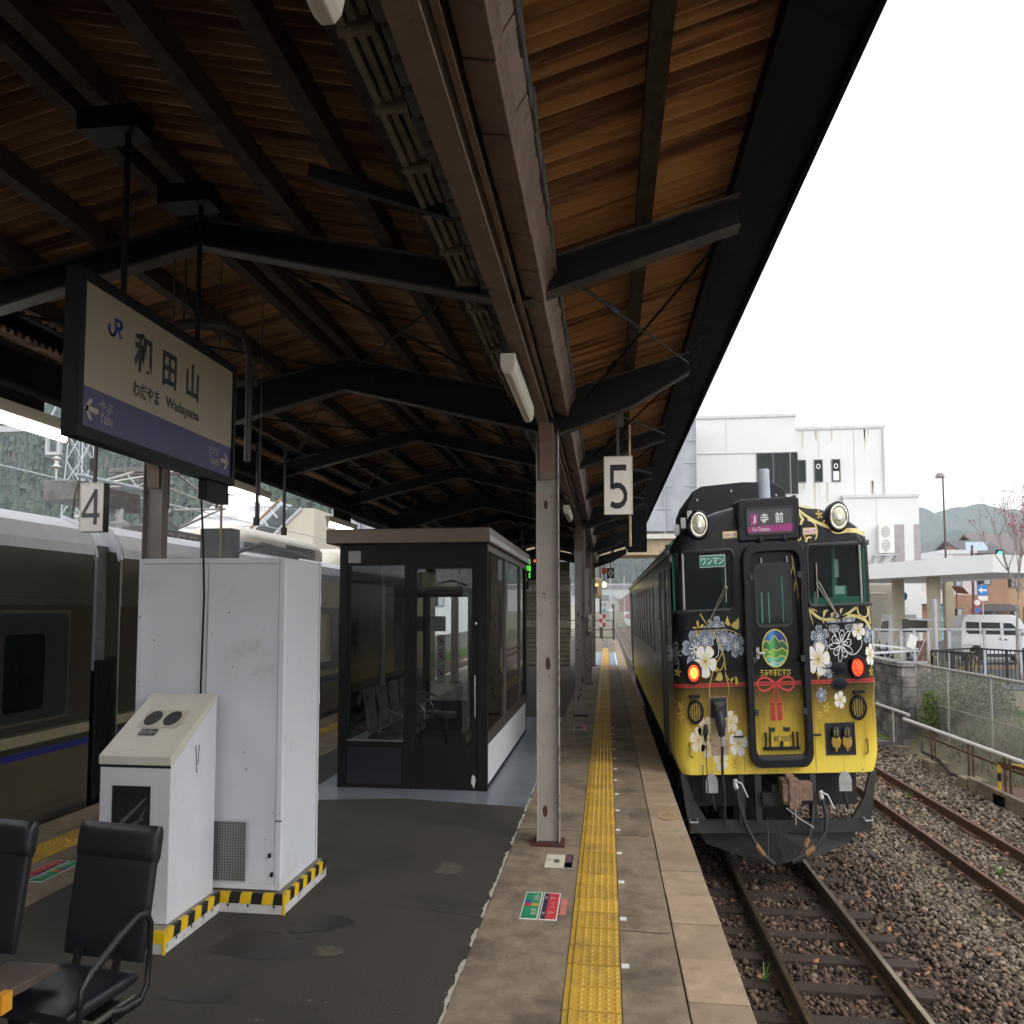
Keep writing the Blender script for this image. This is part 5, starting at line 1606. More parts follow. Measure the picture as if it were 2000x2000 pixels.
for s in (-1, 1):
    b = MB(); b.lathe([(.115, 0), (.115, .06), (.105, .085), (.088, .085), (.086, .03)], (s * 1.148, dsurf(1.148, 1.04), 1.045), NY, 22); h = b.build('tail_lamp', 'train_black', rc, smooth=True, xf=tx)
    b = MB(); b.lathe([(.088, 0), (.080, .025), (.074, .03)], (s * 1.148, -.01, 1.04), NY, 22); b.build('outer_lens', 'tail_red', h, smooth=True, xf=tx)
    b = MB(); b.lathe([(.058 if s < 0 else .05, 0), (.048 if s < 0 else .04, .012), (.004, .018)], (s * 1.148, -.036, 1.04), NY, 18); b.build('inner_lens', 'tail_hot' if s < 0 else 'tail_red', h, smooth=True, xf=tx)
    b = MB(); b.box(s * 1.148 - .07, s * 1.148 + .07, -.09, 0, .80, .825); b.build('step', 'train_black', rc, xf=tx)
    # round whistle grilles
    b = MB(); b.lathe([(.118, 0), (.118, .03), (.108, .045), (.09, .045), (.086, .01)], (s * 1.138, 0, .66), NY, 22); v = b.build('grille', 'train_black', rc, smooth=True, xf=tx)
    b = MB(); b.lathe([(.088, 0), (.088, .006)], (s * 1.138, -.0105, .66), NY, 20); b.build('grille_back', 'gold_paint', v, xf=tx)
    for k in range(-2, 3):
        hh = math.sqrt(.085 ** 2 - (k * .033) ** 2)
        b = MB(); b.box(s * 1.138 + k * .033 - .006, s * 1.138 + k * .033 + .006, -.03, -.017, .66 - hh, .66 + hh); b.build('slat', 'train_black', v, xf=tx)
    b = MB(); b.tube([(s * 1.24, -.005, .36), (s * 1.24, -.03, .36), (s * 1.24, -.03, .24), (s * 1.20, -.04, .225)], .011, 6); b.build('step_hook', mat('hook_gold', (.22, .15, .03), .5), rc, smooth=True, xf=tx)
    b = MB(); b.tube([(s * .60, 0, .415), (s * .60, -.05, .415), (s * .47, -.05, .415)], .010, 6); b.build('grab', 'train_black', rc, smooth=True, xf=tx)
    b = MB(); b.tube([(s * .68, 0, 1.06), (s * .68, -.04, 1.045), (s * .80, -.04, 1.045), (s * .80, 0, 1.06)], .007, 6); b.build('grab', 'train_black', rc, smooth=True, xf=tx)
# oval number plates
for z in (1.04, .888):
    b = MB(); b.lathe([(.112, 0), (.112, .012), (.104, .016), (.004, .016)], (.90, 0, 0), NY, 28)
    b.v = [(p[0], p[1], z + p[2] * .52) for p in b.v]
    ov = b.build('oval_plate', mat('plate_blue_black', (.006, .008, .015), .4, spec=.2, var=.3, vs=30), rc, xf=tx, smooth=True)
    b = MB(); n = 26
    for k in range(n):
        a0, a1 = 2 * pi * k / n, 2 * pi * (k + 1) / n
        b.add([(.90 + r_ * cos(q), -.0175, z + r_ * .52 * sin(q)) for r_, q in ((.10, a0), (.10, a1), (.094, a1), (.094, a0))], [(0, 1, 2, 3)])
    b.build('plate_rim', mat('dull_rim', (.05, .055, .065), .4, .4), ov, xf=tx)
for a in (-.47, .53):
    b = MB(); b.box(a - .002, a + .002, -.004, 0, .07, 1.62); b.build('panel_seam', 'gasket', rc, xf=tx)
for k in range(26):
    rg = random.Random(k); a, z, r_ = rg.uniform(-1.2, 1.25), rg.uniform(.07, .5), rg.uniform(.003, .009)
    if -.42 < a < .5: continue
    b = MB(); n_ = 7; b.add([(a + r_ * cos(2 * pi * j / n_), -.0025, z + 1.5 * r_ * sin(2 * pi * j / n_)) for j in range(n_)], [tuple(range(n_))]); b.build('chip', 'rust_patch', rc, xf=tx)
# gangway frame and door
gw = ringslab(rrect(-.405, .475, .125, 2.275, .15, 7), rrect(-.315, .385, .20, 2.19, .12, 7), -.15, .0, 'gangway_frame', 'train_black', rc, bev=.012)
slab([(-.315, .20), (.385, .20), (.385, .235), (-.315, .235)], -.14, -.02, 'gangway_sill', 'frame_steel', gw)
b = MB(); b.tube([(-.30, -.10, .215), (-.1, -.12, .225), (.12, -.10, .212), (.36, -.12, .225)], .014, 6); b.build('canvas_roll', mat('canvas_tan', (.20, .16, .11), .8), gw, xf=tx)
dr = slab(rrect(-.315, .385, .20, 2.19, .10, 5), -.02, .0, 'gangway_door', 'livery_paint', rc)
ringslab(rrect(-.235, .285, 1.455, 2.085, .08), rrect(-.205, .255, 1.485, 2.055, .06), -.034, -.02, 'door_window_rubber', 'gasket', dr)
slab(rrect(-.207, .257, 1.483, 2.057, .06), -.026, -.0205, 'door_window', 'smoked_glass', dr)
b = MB(); b.box(-.15, -.13, -.029, -.027, 1.5, 1.8); b.box(-.05, -.035, -.029, -.027, 1.5, 1.8); b.box(.15, .16, -.029, -.027, 1.5, 1.95); b.build('window_reflection_bars', 'cab_teal', dr, xf=tx)
b = MB(); b.box(-.245, -.205, -.035, -.02, 1.155, 1.265); b.build('handle_plate', 'metal_grey', dr, xf=tx)
b = MB(); b.tube([(-.225, -.035, 1.21), (-.22, -.07, 1.21), (-.13, -.07, 1.212)], .012, 8); b.build('door_handle', mat('handle_cream', (.6, .56, .48), .3), dr, smooth=True, xf=tx)
for z in (2.12, 2.12):
    pass
for a in (-.14, .22):
    b = MB(); b.tube([(a, -.03, 2.13), (a, -.10, 2.13), (a, -.10, 2.08)], .009, 6); b.build('hook', 'metal_grey', gw, xf=tx)
for a in (-.30, .37):
    for z in (1.95, 1.15, .65):
        b = MB(); b.box(a - .03, a + .03, -.17, -.14, z - .03, z + .03); b.build('clamp', 'gasket', gw, xf=tx, bevel=.006)
    b = MB(); b.tube([(a, -.04, 1.72), (a, -.09, 1.72), (a, -.09, 1.45), (a, -.04, 1.45)], .010, 6); b.build('side_grip', 'train_black', gw, smooth=True, xf=tx)
slab([(-.20, .285), (.30, .285), (.30, .31), (-.20, .31)], -.10, -.02, 'fold_step', 'train_black', dr)
for a in (-.16, -.10, .22, .28):
    b = MB(); b.box(a - .008, a + .008, -.06, -.02, .31, .45); b.build('step_arm', 'train_black', dr, xf=tx)
b = MB(); b.box(.045, .075, -.06, -.02, .29, .36); b.build('latch', 'train_black', dr, xf=tx)
for a0, a1 in ((-.115, -.02), (.085, .19)):
    cx = (a0 + a1) / 2
    slab([(a0, .46), (cx, .445), (a1, .462), (a1 - .01, .495), (cx, .49), (a0, .50)], -.0245, -.0205, 'scorch_mark', 'gasket', dr)
lettering('キハ', (-.115, -.024, .385), X, Z, .06, .045, 'black_print', dr, xf=tx)
lettering('40 2007', (.075, -.024, .385), X, Z, .26, .055, 'black_print', dr, xf=tx)

# ---------------------------------------------------------------- painted decoration
DP = decal_mat()
def on_front(a, b_, l): return (a, dsurf(a, b_) - .003 - .0013 * l, b_)
def on_door(a, b_, l): return (a, -.0235 - .0013 * l, b_)
def smooth_path(pts, k=6):
    out = []
    P = [pts[0]] + list(pts) + [pts[-1]]
    for i in range(1, len(P) - 2):
        p0_, p1_, p2_, p3_ = P[i - 1], P[i], P[i + 1], P[i + 2]
        for j in range(k):
            t_ = j / k
            out.append(tuple(.5 * (2 * p1_[c] + (p2_[c] - p0_[c]) * t_ + (2 * p0_[c] - 5 * p1_[c] + 4 * p2_[c] - p3_[c]) * t_ ** 2 + (3 * p1_[c] - p0_[c] - 3 * p2_[c] + p3_[c]) * t_ ** 3) for c in (0, 1)))
    out.append(tuple(pts[-1][:2]))
    return out
def stroke(mb, pts, w0, w1, col, surf, l=0, sm=True, k=6):
    p = smooth_path(pts, k) if sm else pts
    m_ = len(p)
    vs = []
    for i, q in enumerate(p):
        dx = p[min(i + 1, m_ - 1)][0] - p[max(i - 1, 0)][0]; dz = p[min(i + 1, m_ - 1)][1] - p[max(i - 1, 0)][1]
        dl = math.hypot(dx, dz) or 1
        w = w0 + (w1 - w0) * i / (m_ - 1)
        vs += [surf(q[0] - dz / dl * w, q[1] + dx / dl * w, l), surf(q[0] + dz / dl * w, q[1] - dx / dl * w, l)]
    mb.add(vs, [(2 * i, 2 * i + 1, 2 * i + 3, 2 * i + 2) for i in range(m_ - 1)], col)
PET = [(.10, .05), (.30, .19), (.55, .33), (.76, .36), (.93, .26), (1.0, .13), (.95, .07), (.90, 0), (.95, -.07), (1.0, -.13), (.93, -.26), (.76, -.36), (.55, -.33), (.30, -.19), (.10, -.05)]
JAG = [(.10, .05), (.30, .20), (.55, .34), (.74, .38), (.88, .33), (.93, .24), (.90, .19), (1.0, .10), (.94, .04), (1.0, -.04), (.94, -.10), (.95, -.2), (.88, -.33), (.74, -.38), (.55, -.34), (.30, -.20), (.10, -.05)]
SLIM = [(.08, .03), (.35, .14), (.7, .19), (.92, .12), (1., 0), (.92, -.12), (.7, -.19), (.35, -.14), (.08, -.03)]
KIND = {'blue': (PET, (.05, .065, .10), (.13, .155, .21), (.30, .34, .42), (.55, .58, .64), .022),
        'white': (JAG, (.72, .60, .28), (.82, .80, .78), (.80, .77, .74), (.66, .46, .10), .03),
        'gold': (SLIM, (.45, .28, .03), (.60, .42, .05), (.66, .48, .08), (.60, .42, .05), .0),
        'pale': (JAG, (.85, .72, .40), (.82, .74, .56), (.80, .70, .48), (.70, .56, .28), .02)}
def flower(a, z, r_, kind, rot=90., surf=on_front, l=0, clip=None, sq=1.):
    pet, c0, c1, c2, ce, ew = KIND[kind]
    mb = MB()
    for k in range(5):
        th = R(rot + 72 * k)
        ca, sa = cos(th), sin(th)
        T = lambda u, v: (a + sq * r_ * (u * ca - v * sa), z + r_ * (u * sa + v * ca))
        P = [T(u, v) for u, v in pet]
        B = T(.06, 0)
        n_ = len(P)
        M_ = [T(.06 + .62 * (u - .06), .62 * v) for u, v in pet]
        mb.add([surf(*B, l)] + [surf(*q, l) for q in M_] + [surf(*q, l) for q in P],
               [(0, 1 + i, 2 + i) for i in range(n_ - 1)] + [(1 + i, 1 + n_ + i, 2 + n_ + i, 2 + i) for i in range(n_ - 1)], [c0] + [c1] * n_ + [c2] * n_)
        if ew:
            Q = [T(u * (1 + ew), v * (1 + ew * 2.2)) for u, v in pet]
            mb.add([surf(*q, l + .4) for q in P] + [surf(*q, l + .4) for q in Q], [(i, n_ + i, n_ + i + 1, i + 1) for i in range(n_ - 1)], ce)
        if kind in ('white', 'pale'):
            for s_ in (0,):
                stroke(mb, [T(.14, 0), T(.35, .075), T(.56, 0)], r_ * .014, r_ * .012, (.66, .46, .10), surf, l + .5)
                stroke(mb, [T(.14, 0), T(.35, -.075), T(.56, 0)], r_ * .014, r_ * .012, (.66, .46, .10), surf, l + .5)
        if kind == 'blue':
            th2 = R(rot + 72 * k + 36)
            for (tt, rr) in ((th, .46), (th2, .36)):
                p_ = lambda u: (a + sq * r_ * u * cos(tt), z + r_ * u * sin(tt))
                stroke(mb, [p_(.08), p_(rr)], r_ * .04, r_ * .015, (.74, .76, .80), surf, l + .5, sm=False)
                n8 = 7
                q0 = p_(rr)
                mb.add([surf(q0[0] + r_ * .055 * cos(2 * pi * j / n8), q0[1] + r_ * .055 * sin(2 * pi * j / n8), l + .6) for j in range(n8)], [tuple(range(n8))], (.78, .80, .84))
    n8 = 10
    cc = {'blue': (.03, .035, .05), 'white': (.06, .05, .04), 'gold': (.25, .15, .02), 'pale': (.5, .36, .1)}[kind]
    if kind in ('white', 'pale'):
        mb.add([surf(a + r_ * .15 * cos(2 * pi * j / n8), z + r_ * .15 * sin(2 * pi * j / n8), l + .45) for j in range(n8)], [tuple(range(n8))], (.70, .55, .14))
    mb.add([surf(a + r_ * .07 * cos(2 * pi * j / n8), z + r_ * .07 * sin(2 * pi * j / n8), l + .7) for j in range(n8)], [tuple(range(n8))], cc)
    return mb.build('flower_decal', DP, rc, xf=tx)
GOLD = (.56, .41, .09); PALE = (.62, .50, .18); WLINE = (.72, .73, .77)
# left side
mb = MB()
for pts, w0, w1 in (([(-1.03, 1.622), (-.97, 1.55), (-.905, 1.48), (-.845, 1.42), (-.78, 1.357), (-.735, 1.26), (-.70, 1.164), (-.692, 1.06), (-.685, 1.0), (-.655, .912)], .007, .006),
                    ([(-.725, 1.237), (-.765, 1.18), (-.825, 1.115)], .006, .004), ([(-.71, 1.13), (-.735, 1.08), (-.785, 1.045)], .006, .005),
                    ([(-.872, 1.05), (-.90, .97), (-.925, .91), (-.93, .83), (-.90, .77)], .007, .004), ([(-.845, 1.452), (-.72, 1.452), (-.61, 1.442), (-.53, 1.42), (-.46, 1.39)], .004, .004),
                    ([(-.688, 1.02), (-.65, .97), (-.60, .945)], .005, .004), ([(-.93, .80), (-.87, .752), (-.80, .77)], .006, .003), ([(-.655, .905), (-.648, .86), (-.66, .80)], .005, .002)):
    stroke(mb, pts, w0, w1, GOLD, on_front, 2.2)
mb.build('vine_decal', DP, rc, xf=tx)
def leaf(a0, z0, a1, z1, w, col=GOLD, bend=.25, surf=on_front, l=2):
    mb = MB(); n_ = 9; L_, R_ = [], []
    dx, dz = a1 - a0, z1 - z0
    for i in range(n_ + 1):
        t_ = i / n_
        o = bend * math.sin(pi * t_)
        ww = w * math.sin(pi * t_ ** .8)
        px_, pz_ = a0 + dx * t_ - dz * o, z0 + dz * t_ + dx * o
        dl = math.hypot(dx, dz)
        L_.append(surf(px_ - dz / dl * ww, pz_ + dx / dl * ww, l)); R_.append(surf(px_ + dz / dl * ww, pz_ - dx / dl * ww, l))
    mb.add(L_ + R_, [(i, i + 1, n_ + 2 + i, n_ + 1 + i) for i in range(n_)], col)
    return mb.build('leaf_decal', DP, rc, xf=tx)
leaf(-.60, 1.485, -.63, 1.585, .028); leaf(-.585, 1.485, -.475, 1.565, .045, bend=-.3); leaf(-.765, 1.06, -.845, .965, .045, bend=.3); leaf(-.78, 1.055, -.83, 1.095, .025)
leaf(-.62, .965, -.56, .915, .03, (.55, .47, .03)); leaf(-.60, .945, -.515, .915, .038, (.55, .47, .03))
flower(-1.055, 1.468, .085, 'gold', 100, l=1)
flower(-.795, 1.470, .118, 'blue', 85, l=1); flower(-.92, 1.41, .10, 'blue', 60, l=.3); flower(-1.104, 1.267, .195, 'blue', 100, l=.6); flower(-.684, 1.350, .12, 'blue', 90, l=.2)
flower(-.521, 1.292, .118, 'blue', 105, l=.8); flower(-.962, 1.345, .12, 'blue', 70, l=1.2); flower(-.975, 1.15, .165, 'white', 54, l=3)
flower(-1.372, 1.05, .045, 'gold', 80)
def outline(a, z, r_, rot, surf, lw, col, l=1, arms=5, slim=False, nm='line_flower'):
    mb = MB()
    for k in range(arms):
        th = R(rot + 360 / arms * k)
        T = lambda u, v: (a + r_ * (u * cos(th) - v * sin(th)), z + r_ * (u * sin(th) + v * cos(th)))
        stroke(mb, [T(u, v) for u, v in ([(u, v * .8) for u, v in SLIM] if slim else [(u, v * .62) for u, v in PET])], lw, lw, col, surf, l, k=3)
        if not slim:
            stroke(mb, [T(u, v) for u, v in ((.2, 0), (.42, .08), (.60, .06), (.66, 0), (.60, -.06), (.42, -.08), (.2, 0))], lw * .8, lw * .8, col, surf, l, k=3)
    return mb.build(nm, DP, rc, xf=tx)
outline(-1.41, 1.235, .11, 0, on_front, .0028, (.30, .31, .34))
mb = MB(); stroke(mb, [(-1.40, 1.36), (-1.37, 1.33), (-1.36, 1.28)], .003, .003, (.3, .31, .34), on_front, 1); stroke(mb, [(-1.36, 1.17), (-1.352, 1.12), (-1.365, 1.07)], .003, .003, (.3, .31, .34), on_front, 1); stroke(mb, [(-.80, 1.36), (-.775, 1.27), (-.79, 1.20), (-.83, 1.18)], .0035, .0035, WLINE, on_front, 1.2); mb.build('vine_decal', DP, rc, xf=tx)
# lower left blossoms round the jumper socket
for a, z, r_, k_, rot in ((-1.11, .385, .13, 'pale', 90), (-1.0, .50, .12, 'pale', 60), (-.545, .345, .135, 'white', 80), (-.64, .555, .11, 'pale', 90), (-.98, .30, .10, 'pale', 30), (-.80, .19, .11, 'pale', 100), (-.60, .17, .07, 'gold', 70)):
    flower(a, z, r_, k_, rot, l=.5 if k_ == 'pale' else 1.6)
for a, z, r_ in ((-1.36, .62, .05), (-1.35, .72, .04)):
    flower(a, z, r_, 'gold', 60)
# right side
flower(.656, 1.339, .125, 'blue', 95, l=.6); flower(.62, 1.131, .165, 'white', 75, l=2); flower(1.194, 1.391, .092, 'white', 60, l=1.5); flower(1.318, 1.351, .092, 'blue', 90, l=.8, sq=.8)
flower(1.35, 1.155, .11, 'white', 80, l=1.2, sq=.7); flower(.755, 1.028, .085, 'blue', 70, l=1.2); flower(.86, 1.472, .095, 'blue', 90, l=.3); flower(1.07, 1.482, .09, 'blue', 100, l=.3)
flower(1.35, .995, .05, 'gold', 90, sq=.7); flower(.646, .787, .072, 'blue', 100, l=1); flower(.896, .736, .085, 'white', 75, l=1); flower(.711, .663, .055, 'gold', 80); flower(.61, .60, .045, 'gold', 50)
outline(.948, 1.266, .14, 80, on_front, .0034, (.80, .81, .85), 1.6)
outline(.948, 1.266, .17, 116, on_front, .003, (.80, .81, .85), 1.5, slim=True)
mb = MB()
for pts in ([(1.235, 1.30), (1.225, 1.24), (1.15, 1.175), (1.07, 1.165), (1.0, 1.20)], [(.72, 1.21), (.74, 1.17), (.76, 1.25), (.83, 1.26)], [(1.04, 1.33), (1.10, 1.40), (1.14, 1.385)], [(.83, 1.42), (.86, 1.36), (.90, 1.32)]):
    stroke(mb, pts, .0042, .0035, (.80, .81, .85), on_front, 1.6)
mb.build('vine_decal', DP, rc, xf=tx)
for pts, w0, w1 in (([(.53, 1.63), (.60, 1.56), (.70, 1.515), (.82, 1.505), (.93, 1.515), (1.03, 1.545), (1.12, 1.585), (1.215, 1.635)], .024, .020), ([(.90, 1.512), (1.0, 1.53), (1.12, 1.535), (1.22, 1.515), (1.31, 1.475), (1.372, 1.40)], .018, .030),
                    ([(1.20, 1.63), (1.195, 1.59), (1.215, 1.545), (1.255, 1.52), (1.30, 1.515)], .016, .016), ([(1.30, 1.515), (1.335, 1.54), (1.34, 1.59), (1.325, 1.63)], .014, .012), ([(1.375, 1.63), (1.36, 1.56), (1.38, 1.45)], .014, .02),
                    ([(.53, 1.61), (.545, 1.55), (.575, 1.46)], .018, .003), ([(.54, 1.625), (.59, 1.61), (.64, 1.59)], .018, .003), ([(.70, 1.52), (.72, 1.48), (.77, 1.44)], .014, .003), ([(.80, 1.465), (.785, 1.40), (.79, 1.30), (.80, 1.2)], .003, .002),
                    ([(1.41, .93), (1.385, .82), (1.36, .72), (1.37, .58)], .008, .002), ([(1.40, .90), (1.37, .75), (1.34, .66)], .005, .002)):
    mb = MB(); stroke(mb, pts, w0 * .62, w1 * .62, PALE, on_front, 1.1); mb.build('scroll_decal', DP, rc, xf=tx)
leaf(.72, 1.525, .80, 1.60, .018, PALE); leaf(.83, 1.515, .88, 1.575, .016, PALE); leaf(.96, 1.555, 1.0, 1.61, .014, PALE); leaf(.58, .955 + .05, .61, .93, .014)
# scrolls above the right window and on the dome
for pts, w0, w1 in (([(.47, 2.68), (.52, 2.60), (.62, 2.52), (.78, 2.44), (.95, 2.39), (1.12, 2.365), (1.28, 2.355), (1.38, 2.33)], .012, .026), ([(.47, 2.68), (.60, 2.635), (.72, 2.62), (.80, 2.635), (.83, 2.66)], .01, .004),
                    ([(.46, 2.66), (.50, 2.57), (.54, 2.49)], .022, .016), ([(.48, 2.46), (.46, 2.40), (.43, 2.33), (.42, 2.28)], .012, .008), ([(.54, 2.52), (.49, 2.45), (.47, 2.37), (.445, 2.29)], .016, .010), ([(.60, 2.50), (.68, 2.46), (.70, 2.38), (.68, 2.32), (.66, 2.29)], .012, .006),
                    ([(.90, 2.37), (.95, 2.345), (1.05, 2.345), (1.18, 2.36)], .008, .008), ([(1.20, 2.36), (1.28, 2.33), (1.35, 2.30)], .010, .006), ([(.525, 2.27), (.54, 2.30), (.57, 2.315), (.61, 2.31)], .014, .006), ([(1.02, 2.38), (1.06, 2.42), (1.12, 2.44)], .008, .003)):
    mb = MB(); stroke(mb, pts, w0, w1, PALE, on_front, 1); mb.build('scroll_decal', DP, rc, xf=tx)
for a0, z0, a1, z1 in ((.80, 2.43, .86, 2.475), (.84, 2.40, .92, 2.43), (.93, 2.39, .97, 2.33), (1.08, 2.37, 1.13, 2.42), (1.10, 2.37, 1.16, 2.33), (.49, 2.36, .51, 2.29)):
    leaf(a0, z0, a1, z1, .012, (.50, .30, .06))
flower(.78, 2.545, .05, 'gold', 90)
mb = MB()
for pts, w0, w1 in (([(.31, 2.15), (.325, 2.05), (.35, 1.93), (.37, 1.80), (.375, 1.70)], .007, .005), ([(.325, 2.05), (.30, 2.0), (.285, 1.95)], .006, .003), ([(.355, 1.90), (.335, 1.85), (.325, 1.80)], .006, .003), ([(.37, 1.80), (.38, 1.74), (.37, 1.68)], .006, .003)):
    stroke(mb, pts, w0, w1, GOLD, on_door, 1)
mb.build('vine_decal', DP, dr, xf=tx)
# red cord right across, bow and tassels
RED = (.50, .03, .03); DRED = (.22, .012, .012)
mb = MB()
for z, c in ((.925, RED), (.903, RED)):
    n_ = 40
    A = [-1.425 + (1.02 / n_) * i for i in range(n_ + 1)]
    for seg in (A, [-q for q in A]):
        stroke(mb, [(q, z) for q in seg], .0075, .0075, c, on_front, .6, sm=False)
mb.build('red_cord', DP, rc, xf=tx)
mb = MB()
for z in (.925, .903):
    stroke(mb, [(-.31, z), (.38, z)], .0075, .0075, RED, on_door, .6, sm=False)
for s in (-1, 1):
    lp = [(.01, .912), (.01 + s * .05, .94), (.01 + s * .13, .972), (.01 + s * .21, .965), (.01 + s * .255, .925), (.01 + s * .24, .875), (.01 + s * .18, .845), (.01 + s * .10, .86), (.01 + s * .04, .89), (.01, .905)]
    stroke(mb, lp, .0115, .0115, RED, on_door, 1); stroke(mb, lp, .003, .003, (.62, .10, .08), on_door, 1.4)
    stroke(mb, [(.01, .90), (.01 + s * .02, .86), (.005 + s * .035, .80), (.005 + s * .045, .755)], .008, .008, RED, on_door, 1)
    cx = .003 + s * .047
    stroke(mb, [(cx, .765), (cx, .745), (cx, .715)], .028, .026, RED, on_door, 1.2); stroke(mb, [(cx, .722), (cx, .708)], .030, .030, DRED, on_door, 1.5, sm=False)
    stroke(mb, [(cx, .708), (cx, .65), (cx, .56)], .026, .036, RED, on_door, 1.2)
    for q in (-.014, .002, .016):
        stroke(mb, [(cx + q, .70), (cx + q * 1.2, .565)], .0016, .0016, (.28, .015, .015), on_door, 1.6, sm=False)
for q in (-.02, 0, .02):
    stroke(mb, [(.01 - .028, .90 + q), (.01, .912 + q * .6), (.01 + .028, .90 + q)], .009, .009, RED, on_door, 1.8)
mb.build('bow_decal', DP, dr, xf=tx)
# mountain and sea emblem
ea, ez, ew_, eh = .022, 1.252, .178, .18
def inside(a, z): return ((a - ea) / ew_) ** 2 + ((z - ez) / eh) ** 2 <= 1
def ell(zv):
    q = 1 - ((zv - ez) / eh) ** 2
    return ew_ * math.sqrt(max(0, q))
mb = MB()
def layer(topf, botf, c0, c1, l):
    n_ = 44; vs, cs = [], []
    for i in range(n_ + 1):
        a = ea - ew_ + 2 * ew_ * i / n_
        q = eh * math.sqrt(max(0, 1 - ((a - ea) / ew_) ** 2))
        zt = max(ez - q, min(ez + q, topf(a))); zb = max(ez - q, min(zt, botf(a)))
        sh = math.exp(-((a - ea + .05) / .05) ** 2) * .8
        vs += [on_door(a, zb, l), on_door(a, zt, l)]
        cs += [tuple(x + (y_ - x) * sh for x, y_ in zip(c0, c1))] * 2
    mb.add(vs, [(2 * i, 2 * i + 2, 2 * i + 3, 2 * i + 1) for i in range(n_)], cs)
def zig(pts):
    def f(a):
        for (x0, z0), (x1, z1) in zip(pts[:-1], pts[1:]):
            if x0 <= a <= x1: return z0 + (z1 - z0) * (a - x0) / (x1 - x0)
        return pts[0][1] if a < pts[0][0] else pts[-1][1]
    return f
m1 = zig([(-.16, 1.29), (-.10, 1.335), (-.065, 1.30), (.02, 1.375), (.085, 1.31), (.125, 1.33), (.20, 1.27)])
m2 = zig([(-.16, 1.225), (-.115, 1.25), (-.06, 1.215), (.0, 1.245), (.05, 1.225), (.115, 1.255), (.20, 1.21)])
m3 = lambda a: 1.165 + .012 * sin((a + .1) * 38)
m4 = lambda a: 1.115 + .010 * sin((a + .05) * 42)
lo_ = lambda a: 1.0
hi_ = lambda a: 2.0
layer(hi_, m1, (.008, .03, .22), (.05, .35, .75), 0.2)
layer(m1, m2, (.01, .09, .03), (.10, .45, .10), .4)
layer(m2, m3, (.05, .22, .02), (.25, .60, .12), .6)
layer(m3, m4, (.02, .30, .22), (.20, .65, .50), .8)
layer(m4, lo_, (.08, .35, .50), (.45, .75, .85), 1.)
for f in (m1, m2, m3, m4):
    pts = [(ea - ew_ + 2 * ew_ * i / 50, f(ea - ew_ + 2 * ew_ * i / 50)) for i in range(51)]
    pts = [p for p in pts if inside(*p)]
    stroke(mb, pts, .005, .005, (.60, .50, .08), on_door, 1.4, sm=False)
stroke(mb, [(ea + ew_ * cos(2 * pi * i / 40), ez + eh * sin(2 * pi * i / 40)) for i in range(41)], .007, .007, (.60, .50, .08), on_door, 1.6, sm=False)
mb.build('emblem_decal', DP, dr, xf=tx)
tt = lettering('うみやまむすび', (.013, -.026, 1.017), X, Z, .43, .062, mat('gold_letter', (.58, .46, .05), .4), dr, xf=tx, bold=.008)
mb = MB(); stroke(mb, [(-.20, 1.046), (-.08, 1.040), (.05, 1.047), (.22, 1.040)], .0018, .0018, (.58, .46, .05), on_door, 1.2); mb.build('lettering_flourish', DP, dr, xf=tx)

# ---------------------------------------------------------------- fittings low on the front
js = slab([(-.935, .235), (-.68, .235), (-.68, .80), (-.935, .80)], -.006, .0, 'jumper_panel', mat('panel_beige', (.45, .34, .22), .6, var=.3, vs=6, dirt=(.12, .09, .05), da=.45, ds=6), rc)
slab([(-.925, .60), (-.69, .60), (-.69, .795), (-.925, .795)], -.010, -.006, 'socket_recess', 'gasket', js)
b = MB(); b.loft([[(-.81 + x * w, d, z + q * h) for x, q in ((-1, -1), (1, -1), (1, 1), (-1, 1))] for w, h, d, z in ((.085, .085, -.01, .69), (.08, .08, -.09, .68), (.055, .055, -.13, .665))]); b.build('socket_head', 'gasket', js, xf=tx, bevel=.012)
b = MB(); b.tube([(-.81, -.10, .64), (-.805, -.15, .57), (-.80, -.15, .50), (-.795, -.14, .44)], [.06, .075, .062, .045], 10); b.build('plug', 'gasket', js, xf=tx, smooth=True)
b = MB(); b.tube([(-.795, -.14, .45), (-.79, -.135, .38), (-.79, -.13, .34)], [.036, .028, .022], 10); b.build('plug_sleeve', 'metal_grey', js, xf=tx, smooth=True)
b = MB(); b.tube([(-.79, -.13, .34), (-.80, -.12, .2), (-.80, -.12, .05), (-.785, -.10, -.10), (-.785, -.06, -.42)], .02, 8); b.build('jumper_cable', 'gasket', js, xf=tx, smooth=True)
b = MB(); b.tube([(-1.005, -.03, .54), (-1.005, -.04, .47), (-1.005, -.04, .42)], [.022, .038, .014], 10); b.tube([(-1.005, -.04, .42), (-1.01, -.04, .10), (-1.0, -.05, -.12), (-1.035, -.05, -.17), (-1.07, -.05, -.10), (-1.065, -.03, .15)], .006, 6); b.build('dummy_plug', 'gasket', js, xf=tx, smooth=True)
cb_ = slab([(.69, .225), (1.075, .225), (1.07, .515), (.685, .51)], -.004, .0, 'jumper_recess', 'dark_hole', rc)
ringslab([(.675, .215), (1.085, .215), (1.08, .525), (.672, .52)], [(.695, .232), (1.068, .232), (1.063, .508), (.692, .505)], -.012, .0, 'recess_frame', 'gasket', cb_)
